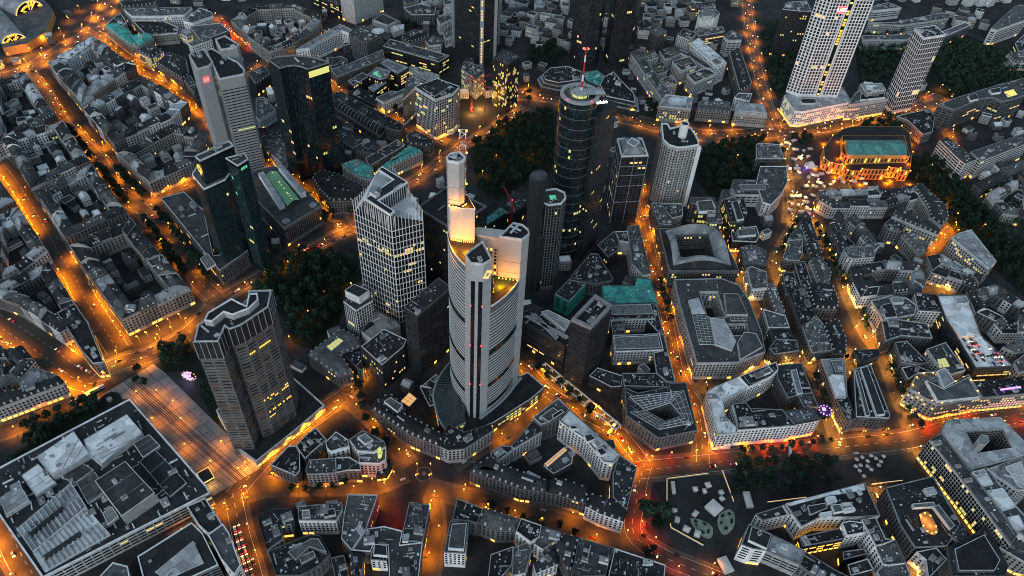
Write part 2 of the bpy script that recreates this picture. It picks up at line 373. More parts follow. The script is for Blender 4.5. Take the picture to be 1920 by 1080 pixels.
def house(f, h, where, side, k, rng, facade, white):
    c = cen(f); off = (c[0], c[1], 0)
    wk = 'wh' if white else facade or rng.choice(('gr','gr','st','lt','wh')); rk = 'w' if white else rng.choice(('d','d','d','m','m','l'))
    rt = 'flat' if white else rng.choice(('gable','mansard','mansard','gable','flat'))
    tone = {'d':'dark','m':'grey','l':'pale','w':'white'}[rk]
    root = thing('town_house', c, '', 'house', 'row houses of the '+where)
    root['label'] = '%s %s-roofed row house, %s along the %s, %s' % (tone, rt, ORD[min(k-1, 11)], side, where)
    wall, roof, par, win = MB(), MB(), MB(), MB(); A = lambda q, z: (q[0], q[1], z)
    wall.sides(f, -.3, h); m0, m1 = lerp(f[0], f[3], .5), lerp(f[1], f[2], .5)
    if rt == 'gable':
        z = h+rng.uniform(4, 5.5)
        roof.face([A(f[0],h),A(f[1],h),A(m1,z),A(m0,z)]); roof.face([A(f[2],h),A(f[3],h),A(m0,z),A(m1,z)])
        wall.face([A(f[1],h),A(f[2],h),A(m1,z)]); wall.face([A(f[3],h),A(f[0],h),A(m0,z)]); ds = .35
    elif rt == 'mansard':
        z1, z2 = h+3.4, h+5; a, b = lerp(f[0],f[3],.13), lerp(f[1],f[2],.13); d, e = lerp(f[0],f[3],.8), lerp(f[1],f[2],.8)
        for P0, P1, Z0, Q1, Q0, Z1 in ((f[0],f[1],h,b,a,z1),(a,b,z1,m1,m0,z2),(m0,m1,z2,e,d,z1),(d,e,z1,f[2],f[3],h)):
            roof.face([A(P0,Z0),A(P1,Z0),A(Q1,Z1),A(Q0,Z1)])
        for u, v, w_, x, y in ((f[1],b,m1,e,f[2]),(f[3],d,m0,a,f[0])):
            wall.face([A(u,h),A(y,h),A(x,z1),A(w_,z2),A(v,z1)]) ; ds = .1; z = z2
    else:
        roof.poly(f, h); q = inset(f, .45); par.sides(f, h, h+.8); par.sides(q, h+.002, h+.8, flip=True); par.loft(f, h+.8, q, h+.8); z = h
        add_units(root, f, h, rng.choice((1,2)), rng, c)
    if rt != 'flat':
        n = max(2, int(dist(f[0], f[1])/4.2)); ang = math.atan2(f[1][1]-f[0][1], f[1][0]-f[0][0])
        for t in range(n):
            for s_, sd in ((0, ds), (1, 1-ds)):
                if s_ and rng.random() < .4: continue
                g = lerp(lerp(f[0],f[1],(t+.5)/n), lerp(f[3],f[2],(t+.5)/n), sd); par.box(g, (1.4, 1.6), h+.5, h+2.7, ang)
        ch = MB(); g = lerp(m0, m1, rng.choice((.06, .94))); ch.box(g, (1.0, 2.2), z-1, z+1.6, ang); chim = ch
    windows(win, [f[0], f[1]], 0, h, 'p', .005, 4.2, rng=rng, closed=False); windows(win, [f[2], f[3]], 0, h, 'p', .006, 4.2, rng=rng, closed=False)
    wall.build('wall', ['wall_'+wk], root, off); ro = roof.build('roof', ['roof_'+rk], root, off)
    if par.f: tag(par.build('parapet' if rt == 'flat' else 'dormer', [rng.choice(('rim','roof_m','pipe')) if rt == 'flat' else rng.choice(('rim','roof_m'))], root if rt == 'flat' else ro, off), kind=None if rt == 'flat' else 'stuff')
    if rt != 'flat':
        chim.build('chimney', ['brick'], ro, off); sk = MB()
        for t in range(rng.choice((1,2,3))):
            u_, v_ = rng.random(), rng.choice((.25, .38, .62, .75)); g = lerp(lerp(f[0],f[1],.1+.8*u_), lerp(f[3],f[2],.1+.8*u_), v_); sk.box(g, (1.0, 1.5), z-4, z-.9-abs(v_-.5)*3+.6, ang)
        tag(sk.build('skylight', ['roof_w'], ro, off), kind='stuff')
    if win.f: tag(win.build('window', list(LITC[None]), root, off), kind='stuff')
    if rng.random() < .5:
        sh = MB(); shopfront(sh, [f[0], f[1]], 0, rng, .35)
        sh.f = sh.f[:len(sh.f)//2+1] if sh.f else sh.f
        if sh.f: sh.m = sh.m[:len(sh.f)]; sh.v = sh.v[:4*len(sh.f)]; sh.build('shopfront', ['shop'], root, off)
LASTY = ['']
def yard(x, y, w, d, ang, h, where, k, rng):
    mb = MB(); p = mb.box((x, y), (w, d), -.3, h, ang); p = ccw(p); c = (x, y); off = (x, y, 0)
    rk = rng.choice(('d','m','m','l','w')); wk = rng.choice(('wh','lt','lt','gr'))
    root = thing('rear_building', c, '%s-roofed %s rear building %d, in the court of the %s' % ({'d':'dark','m':'grey','l':'pale','w':'white'}[rk], 'low' if h < 9 else 'tall', k, where), 'building', 'rear buildings of the '+where); LASTY[0] = root.name
    root['label'] = '%s-roofed %s rear house, %s inside the court, %s' % ({'d':'dark','m':'grey','l':'pale','w':'white'}[rk], 'low' if h < 9 else 'tall', ORD[min(k-1, 11)], where)
    w_, r_, q_, n_ = MB(), MB(), MB(), MB(); w_.sides(p, -.3, h); A = lambda t, zz: (t[0], t[1], zz); q = inset(p, .4)
    if rng.random() < .5:
        m0, m1 = lerp(p[0], p[3], .5), lerp(p[1], p[2], .5); r_.face([A(p[0],h),A(p[1],h),A(m1,h+3),A(m0,h+3)]); r_.face([A(p[2],h),A(p[3],h),A(m0,h+3),A(m1,h+3)]); w_.face([A(p[1],h),A(p[2],h),A(m1,h+3)]); w_.face([A(p[3],h),A(p[0],h),A(m0,h+3)]); q_.box(lerp(m0, m1, .8), (.9,.9), h+1.5, h+4)
    else: r_.poly(p, h); q_.sides(p, h, h+.6); q_.sides(q, h+.002, h+.6, flip=True); q_.loft(p, h+.6, q, h+.6)
    windows(n_, p, 0, h, 's', .012, 1.2, rng=rng)
    w_.build('wall', ['wall_'+wk], root, off); r_.build('roof', ['roof_'+rk], root, off); q_.build('parapet' if len(q_.f) > 6 else 'chimney', ['rim' if rng.random() < .5 else 'roof_m'], root, off)
    if n_.f: tag(n_.build('window', list(LITC[None]), root, off), kind='stuff')

def villas(poly, where, seed, h0=11):
    rng = random.Random(seed); p = ccw(PT(poly)); xs = [q[0] for q in p]; ys = [q[1] for q in p]; y = min(ys); k = 0
    ang0 = rng.uniform(-.5, .5)
    while y < max(ys):
        x = min(xs)+rng.uniform(0, 10)
        while x < max(xs):
            w, d, h = rng.uniform(11, 17), rng.uniform(10, 14), h0+rng.uniform(-2, 4); q = (x+rng.uniform(-2,2), y+rng.uniform(-2,2))
            if inside(q, p):
                k += 1; a = ang0+rng.choice((0, .15, -.12)); ca, sa = math.cos(a), math.sin(a)
                f = [(q[0]+u*ca-v*sa, q[1]+u*sa+v*ca) for u, v in ((-w/2,-d/2),(w/2,-d/2),(w/2,d/2),(-w/2,d/2))]; off = (*q, 0)
                wk = rng.choice(('wh','wh','lt','st','lt')); rk = rng.choice(('d','m','m','l')); hip = rng.random() < .7
                root = thing('villa', q, '%s-roofed %s villa with %s walls, %s' % ({'d':'dark','m':'grey','l':'pale'}[rk], 'hipped' if hip else 'flat', {'wh':'white','lt':'light grey','st':'sandstone'}[wk], where), 'house', 'villas '+where+' '+wk+rk+str(int(hip)))
                wl, rf, wi = MB(), MB(), MB(); wl.sides(f, -.3, h); A = lambda t, z: (t[0], t[1], z); windows(wi, f, 0, h, 's', .015, 1.2, rng=rng)
                if hip:
                    i1 = inset(f, -.4); i2 = [lerp(t, q, .6) for t in f]; rf.loft(i1, h, i2, h+3.4); rf.poly(i2, h+3.4)
                    for e in range(4):
                        for t in (.33, .67): rf.box(lerp(lerp(f[e], f[(e+1)%4], t), q, .17), (1.4,1.4), h+.4, h+2.2, a)
                else:
                    rf.poly(f, h); i1 = inset(f, .4); wl.sides(f, h, h+.6); wl.sides(i1, h+.002, h+.6, flip=True); wl.loft(f, h+.6, i1, h+.6); rf.box(lerp(f[0], q, .6), (4,3), h, h+2.4, a)
                wl.build('wall', ['wall_'+wk], root, off); rf.build('roof', ['roof_'+rk], root, off); tag(wi.build('window', list(LITC[None]), root, off), kind='stuff')
            x += w+rng.uniform(4, 12)
        y += d+rng.uniform(7, 13)

# ------------------------------------------------------------------ ground
g = MB(); g.face([(-3500,-1500,0),(3500,-1500,0),(3500,6000,0),(-3500,6000,0)])
tag(g.build('ground', ['city_ground']), kind='structure')
def ribbon(mb, pl, w, z, off=0.0, m=0, t0=None):
    n = len(pl); L = []; Rr = []
    for i in range(n):
        a, b = pl[max(i-1, 0)], pl[min(i+1, n-1)]; d = Vector((b[0]-a[0], b[1]-a[1])).normalized(); nx, ny = -d.y, d.x
        L.append((pl[i][0]+nx*(off+w/2), pl[i][1]+ny*(off+w/2), z)); Rr.append((pl[i][0]+nx*(off-w/2), pl[i][1]+ny*(off-w/2), z))
    for i in range(n-1): mb.face([Rr[i], Rr[i+1], L[i+1], L[i]], m)
def smooth(pl, k=4):
    out = []
    for i in range(len(pl)-1):
        p0, p1, p2, p3 = pl[max(i-1,0)], pl[i], pl[i+1], pl[min(i+2, len(pl)-1)]
        for j in range(k):
            t = j/k
            out.append(tuple(.5*((2*p1[c])+(-p0[c]+p2[c])*t+(2*p0[c]-5*p1[c]+4*p2[c]-p3[c])*t*t+(-p0[c]+3*p1[c]-3*p2[c]+p3[c])*t**3) for c in (0,1)))
    return out+[pl[-1]]
def along(pl, sp, start=0.0):
    """points every sp metres along a polyline: (x, y, heading)"""
    out = []; need = start
    for i in range(len(pl)-1):
        L = dist(pl[i], pl[i+1]); h = math.atan2(pl[i+1][1]-pl[i][1], pl[i+1][0]-pl[i][0])
        while need <= L: q = lerp(pl[i], pl[i+1], need/L if L else 0); out.append((q[0], q[1], h)); need += sp
        need -= L
    return out

STREETS = [
(24,20,'o',2.6,1,'station boulevard','-656.8,1164.3 -639.2,1082.0 -638.1,1031.2 -658.7,971.5 -676.4,917.7 -714.2,886.6'),
(14,16,'o',2.4,1,'shopping boulevard beside the twin-slab bank tower','-634.2,1038.4 -587.7,999.2 -538.0,953.6 -477.7,901.2 -438.8,871.0 -398.4,832.4 -365.7,788.2'),
(17,20,'o',1.3,1,'tree-lined avenue from the station','-676.4,917.7 -636.0,878.3 -579.5,812.0 -535.5,769.7 -490.7,725.1 -457.2,684.5 -421.5,655.2 -385.3,621.2 -358.1,591.7 -329.1,559.3 -312.3,539.7 -293.7,523.3'),
(20,17,'o',2.6,1,'wide orange street on the left','-635.6,749.9 -606.5,718.2 -581.1,694.9 -539.1,650.2 -498.5,604.2 -463.6,563.9 -437.1,536.3 -415.9,509.7 -384.9,475.7 -358.2,447.4'),
(30,15,'o',2.6,2,'broad tram street at the left edge','-501.8,484.5 -481.4,474.4 -447.0,455.8 -413.2,436.6 -380.2,416.9 -362.1,413.5'),
(18,18,'o',1.8,1,'boulevard past the plaza at the winged tower','-368.2,416.6 -349.9,434.1 -330.1,443.3 -311.8,461.0 -299.3,480.1 -289.6,510.5'),
(13,22,'o',0.9,0,'dim street below the old house row','-368.2,416.6 -370.7,395.1 -384.8,375.3 -405.2,361.1 -429.0,346.6'),
(22,18,'o',2.4,1,'bright street at the bottom left corner','-396.7,293.2 -372.7,272.3 -350.4,250.2 -325.8,227.5 -313.2,212.9'),
(14,24,'o',1.1,1,'avenue of red tail lights at the bottom','-210.8,308.4 -201.0,288.3 -192.3,271.2 -179.1,248.9 -171.6,233.4'),
(15,18,'o',1.6,1,'lit street beside the winged tower podium','-210.8,308.4 -199.5,333.5 -190.0,350.5 -174.2,377.3 -156.7,398.2 -144.3,411.4'),
(11,20,'o',1.3,0,'short lane past the old stone house','-144.3,411.4 -135.3,428.8 -127.6,445.6'),
(14,22,'o',1,0,'street in front of the square block','-210.8,308.4 -184.7,318.8 -153.2,322.0 -121.4,324.7 -100.2,327.1 -78.2,339.6'),
(13,22,'o',1.1,0,'cafe street','-59.0,326.1 -23.8,319.4 15.2,311.7 61.9,300.5 105.2,287.8'),
(10,22,'o',1,0,'street right of the red-lit court','-53.0,319.3 -47.5,294.1 -47.2,270.0 -47.5,245.2'),
(10,22,'o',1,0,'lane above the circular square','-74.7,346.4 -88.0,361.0 -103.3,378.1 -118.3,392.6 -140.1,409.3'),
(9,20,'o',1.3,0,'narrow lane by the curved tower podium','-39.5,348.9 -16.5,368.3 5.5,384.0 25.7,406.3 39.7,423.1'),
(14,16,'o',1.6,1,'arcade street below the curved tower','14.3,463.3 35.7,433.7 59.8,416.4 77.6,406.2 98.2,393.1 108.9,379.1 120.3,360.4'),
(12,20,'o',1.4,1,'long orange street between the bank offices','144.0,766.4 143.3,722.7 144.0,690.5 147.0,651.1 149.4,610.6 151.1,578.3 154.3,553.1 157.5,509.8 159.7,467.1 167.6,440.8 173.2,423.3 173.8,402.0 170.5,366.0'),
(18,22,'r',1.4,1,'red-lit main street','114.1,354.8 143.6,360.0 178.3,366.6 225.3,375.7 288.1,389.4 349.8,401.1 384.0,412.0 436.1,429.7 496.6,446.1'),
(14,24,'r',1.2,1,'street beside the market square','120.3,360.4 115.6,345.8 110.4,322.0 107.1,297.7 127.3,280.5 155.4,269.6 181.4,259.7'),
(7,14,'w',1,0,'amber lane at the bottom right','312.6,353.5 313.7,342.2 316.3,324.6 319.2,306.4 320.4,294.0 321.7,272.7'),
(18,16,'w',1.6,0,'wide glowing street at the bottom right','367.5,397.9 369.9,380.3 376.6,358.0 383.7,334.9 390.9,314.3 397.5,293.8 400.2,275.6'),
(7,15,'w',1,0,'leafy white-lit lane','281.6,593.8 282.4,562.6 285.4,533.2 287.7,505.3 288.3,485.2 291.5,462.3 291.7,436.5 291.4,411.9 290.8,390.7'),
(9,16,'w',1.1,0,'pedestrian street past the exchange square','339.8,704.7 345.2,663.3 350.9,631.5 350.8,599.9 350.2,576.1 351.9,546.1 355.8,517.8 362.4,499.2 362.3,460.3 362.3,425.9 361.6,408.6'),
(6,15,'w',1,0,'narrow lane beside the zinc-roofed house','288.3,485.2 311.8,493.7 332.1,502.1 325.4,475.1 317.4,443.3 310.8,413.4'),
(9,18,'w',0.8,0,'lane of dark trees by the flatiron block','323.6,701.2 308.5,673.5 291.6,643.3 281.6,622.6 283.3,594.0'),
(8,18,'w',1,0,'lane behind the exchange square','350.5,560.9 377.5,578.5 403.3,590.2 438.9,595.6 475.4,602.9'),
(9,16,'o',1.6,0,'short orange lane by the triangular office','456.6,651.5 476.8,675.6 497.1,698.8 509.0,711.3'),
(8,18,'w',1,0,'lane beside the stepped bank office','176.5,441.5 196.5,461.8 219.8,466.8 241.4,474.9 264.5,488.6 278.9,484.5'),
(8,18,'w',0.9,0,'lane beside the vaulted office','230.4,675.3 238.3,648.9 241.6,614.8 241.9,582.3 250.4,537.5 251.7,502.4'),
(15,26,'o',1.3,1,'avenue at the top beside the gardens','369.8,1323.3 351.8,1182.9 342.5,1078.7 335.8,958.2 338.4,889.7'),
(26,18,'o',1.3,2,'big orange crossroads street by the opera','-20.1,936.0 34.8,934.2 85.4,915.7 127.7,896.8 182.8,877.5 251.0,862.6 338.8,884.7 399.3,901.5 465.1,932.3 548.6,964.8 620.8,1020.1'),
(14,22,'o',1.2,1,'avenue behind the bank hall with green atrium','-353.0,789.6 -329.7,777.2 -305.8,754.2 -271.4,732.1 -239.8,704.4 -209.2,670.4 -192.8,648.6 -181.2,634.4'),
(13,24,'o',0.9,1,'park road on the left','-181.2,634.4 -193.7,624.3 -214.6,601.7 -238.2,571.5 -260.4,552.0 -284.4,524.1'),
(13,18,'o',1.2,1,'park avenue behind the triangular tower','-181.2,634.4 -173.4,645.9 -151.8,687.5 -129.3,722.7 -107.6,751.2 -88.6,783.8 -65.0,816.2 -33.5,853.4 2.8,906.2'),
(10,20,'o',1.3,0,'side street by the building site','-90.0,811.2 -120.4,829.2 -145.8,841.0 -169.4,860.7 -196.4,876.8 -237.6,907.8 -272.2,935.5 -323.8,998.4'),
(10,22,'o',1,0,'street below the hotel wing','-312.9,1094.5 -338.7,1034.3 -362.8,987.4 -377.0,944.2'),
(9,22,'r',1.8,0,'street at the top left corner','-476.3,1107.7 -447.9,1068.0 -407.3,1023.9 -369.2,997.3'),
(8,18,'r',1.9,0,'narrow red street','-530.4,934.1 -548.5,879.3 -562.8,841.2'),
(8,20,'r',1.9,0,'red lantern street','-506.1,728.8 -528.2,697.3 -547.5,667.5'),
(7,22,'o',1.6,0,'dim cross street','-426.3,641.6 -450.2,615.0 -471.1,591.4'),
(8,20,'o',2.2,0,'street of lit pavement trees','-374.6,700.9 -394.0,682.9 -407.6,662.2 -417.3,651.8'),
(8,22,'r',1.6,0,'cross street at the far left','-560.5,628.6 -546.7,642.8'),
(8,20,'o',2,0,'lit side street at the far left','-510.4,520.7 -493.1,539.0 -476.2,562.7'),
(8,22,'o',1.8,0,'white-windowed street','-493.7,763.0 -513.6,734.4'),
(8,26,'o',0.8,0,'dark lane below the theatre roofs','-245.9,267.7 -230.4,281.8 -219.8,290.2 -211.6,301.3'),
(9,22,'w',1.1,0,'opera stall lane','311.2,692.4 326.2,763.7 332.4,819.3 341.9,865.2'),
(9,24,'o',1,0,'park path street beside the opera','509.0,711.3 518.2,772.5 513.2,815.5 503.4,837.3'),
(10,20,'o',1.2,0,'street right of the opera','547.7,961.9 568.9,937.4 569.8,898.8 550.8,808.2'),
]
LAWNS = ['-260.2,532.2 -254.4,570.0 -212.6,605.3 -166.0,584.5 -150.8,561.8 -165.1,542.8 -164.9,499.0 -180.8,463.8 -201.0,468.7 -222.3,504.7',
'-63.7,800.1 -13.7,873.2 38.6,903.7 46.1,767.1 17.3,751.3 -21.6,702.4 -47.3,723.9',
'221.9,819.1 292.2,859.8 336.3,838.3 329.4,785.5 269.0,762.1 228.6,727.2 214.1,767.2',
'495.3,848.1 526.3,844.4 548.6,775.6 563.2,699.4 573.2,644.8 545.6,581.4 529.5,624.0 503.9,693.8 497.5,753.8 480.2,796.6',
'-321.7,445.9 -300.8,466.5 -240.5,389.0 -244.4,372.0 -271.9,409.8 -293.8,429.2 -307.3,426.3',
'-395.9,333.5 -379.1,372.9 -351.9,394.8 -342.1,382.4 -361.4,353.7 -383.0,320.4',
'365.9,1166.6 425.7,1230.2 389.6,1022.2 354.0,960.3 350.0,1017.5',
'514.0,1168.2 608.1,1198.5 698.4,1210.4 778.8,1116.7 723.1,989.0 609.9,990.0 569.6,1028.8 555.3,1057.5 481.3,1018.3']
WOODS = ['515.9,1159.7 597.9,1193.6 558.5,1042.5 480.8,1010.9',
'651.1,1186.1 778.8,1116.7 732.9,1011.4 604.7,996.5 611.9,1096.1',
'371.9,1185.5 423.9,1229.9 384.8,1006.8 357.0,967.6 348.5,1017.3',
'545.2,775.2 615.9,803.9 606.3,720.7 565.6,627.2 551.4,678.0']
TREE_ROWS = [(11,4.6,'-620.2,900.7 -566.7,840.7'),
(11,4.6,'-560.1,792.6 -520.9,751.1 -504.6,731.1'),
(9,4.8,'-490.3,716.7 -457.6,682.4 -430.9,653.3'),
(9,4.6,'-467.0,716.0 -437.2,684.5 -415.4,667.2'),
(9,4.8,'-406.4,632.6 -375.9,600.3 -348.1,569.6 -329.5,547.4'),
(9,4.6,'-396.8,644.5 -362.4,610.2 -329.3,571.3 -306.2,545.6'),
(13,4,'44.4,443.5 61.3,424.8 77.7,410.2'),
(12,4,'24.4,457.7 39.5,445.0'),
(10,4.2,'320.0,693.2 305.3,664.1 290.5,638.0'),
(9,3.6,'340.8,690.5 344.8,654.4 347.3,624.4 348.6,595.7'),
(10,3.4,'359.4,569.2 356.4,546.5 354.0,524.7'),
(10,3.4,'371.9,558.9 369.7,533.1 368.8,511.9'),
(9,3.6,'364.7,484.7 365.0,459.2 365.2,434.9 369.3,417.7'),
(9,3.4,'286.5,468.8 290.4,447.3 291.2,426.4'),
(9,3.2,'281.2,570.2 283.1,540.3 285.0,512.0'),
(9,3.2,'200.6,378.8 228.8,382.4 258.0,389.4 287.4,395.9'),
(10,3.2,'-104.2,337.8 -127.5,322.8 -156.4,316.9 -169.2,317.0'),
(14,3.4,'-12.7,314.9 13.3,306.0 40.9,300.0 65.9,292.7'),
(11,3.6,'255.1,843.7 283.9,851.6 313.4,862.1'),
(10,3.4,'154.4,584.1 156.1,554.7 158.8,528.4'),
(12,4,'-150.5,437.5 -142.1,444.4 -116.3,381.6'),
(12,4,'-110.9,376.5 -102.2,368.5 -94.6,360.5'),
(12,3.2,'-325.5,423.6 -334.9,429.1 -323.0,407.0 -315.9,417.1')]
TREE_AREAS = [(9,5.2,'park tree behind the twin-winged dark tower','-253.3,566.1 -212.0,602.8 -169.0,585.9 -153.7,563.1 -166.2,542.7 -165.6,502.4 -180.5,467.1 -201.8,472.0 -223.1,508.2 -256.0,532.5'),
(9.5,5.4,'park tree beside the illuminated triangular tower','-60.8,806.2 -13.5,868.1 35.1,899.3 44.1,766.9 17.2,755.5 -21.8,706.3 -46.2,726.0'),
(9,5.2,'park tree right of the curved white-rimmed tower','226.3,821.9 291.6,856.1 332.6,836.7 326.7,785.2 269.7,766.5 229.2,731.3 216.8,768.5'),
(9,5,'park tree along the dark park strip at the right','497.3,846.0 524.7,839.5 544.4,773.1 559.2,697.2 567.1,644.2 545.1,593.0 531.2,628.3 508.0,699.8 500.3,758.2 485.1,801.5'),
(9,4.6,'square tree between tram street and theatre roofs','-402.5,360.3 -380.4,375.6 -354.1,394.6 -344.3,382.3 -367.1,356.5 -388.0,335.1'),
(9,5,'tree beside the winged dark tower by the plaza','-320.3,446.0 -300.9,463.8 -284.3,447.0 -292.5,432.4 -307.9,428.1'),
(9,4.4,'garden tree in the lawn left of the winged dark tower','-268.2,407.1 -260.8,416.6 -238.3,386.4 -240.8,375.0'),
(10,4.6,'tree around the opera forecourt','452.0,911.2 509.6,934.7 509.1,898.4 451.0,882.0'),
(10,4.8,'tree beside the opera corner crossing','350.4,866.1 372.4,877.2 379.4,862.0 357.1,839.3'),
(7.8,3.7,'clipped plane tree of the dark grove by the red street','190.3,365.4 245.6,374.6 285.1,377.4 279.5,349.7 238.2,339.4 189.8,333.7'),
(9,7.2,'large dark tree at the junction left of the market square','116.0,321.4 127.3,327.9 135.3,320.3 133.9,306.3 123.0,302.4 115.1,309.6'),
(8,4,'bright green tree at the bottom junction','109.1,284.5 121.8,288.9 125.1,279.1 114.6,276.3'),
(9,5,'tree by the park junction','-224.8,659.4 -205.3,666.0 -194.8,643.9 -210.6,635.2'),
(9,4.6,'tree between park junction and white-gridded tower','-201.3,675.9 -186.6,684.1 -178.3,659.3 -192.2,651.4'),
(10,4.6,'tree at the foot of the round dark tower with the mast','1.7,940.0 12.6,945.5 13.3,914.1 2.7,908.8'),
(10,4.6,'tree by the long pale office spine','162.3,931.3 185.3,943.5 184.7,898.1 162.9,891.7'),
(9,4.4,'tree behind the octagonal podium','-2.1,1059.5 41.4,1076.5 61.1,1043.5 34.0,1012.2 3.0,1020.6'),
(9,4.6,'tree in front of the theatre lawn','-396.2,325.4 -384.2,336.4 -375.3,326.9 -382.7,315.6'),
(8,4,'tree on the dim lane below the theatre roofs','-273.9,272.3 -260.0,284.3 -243.9,291.3 -240.7,285.6 -256.1,273.5 -268.7,266.1'),
(8,4,'tree beside the low pavilion at the top','-194.0,1128.0 -170.8,1140.1 -162.9,1110.9 -181.6,1098.0'),
(9,4,'tree behind the white-gridded office tower','-180.6,887.7 -162.2,907.1 -154.9,881.5 -170.3,866.9'),
(9,4,'tree by the old stone house','178.7,466.7 190.3,470.9 188.1,454.8 178.5,449.7')]
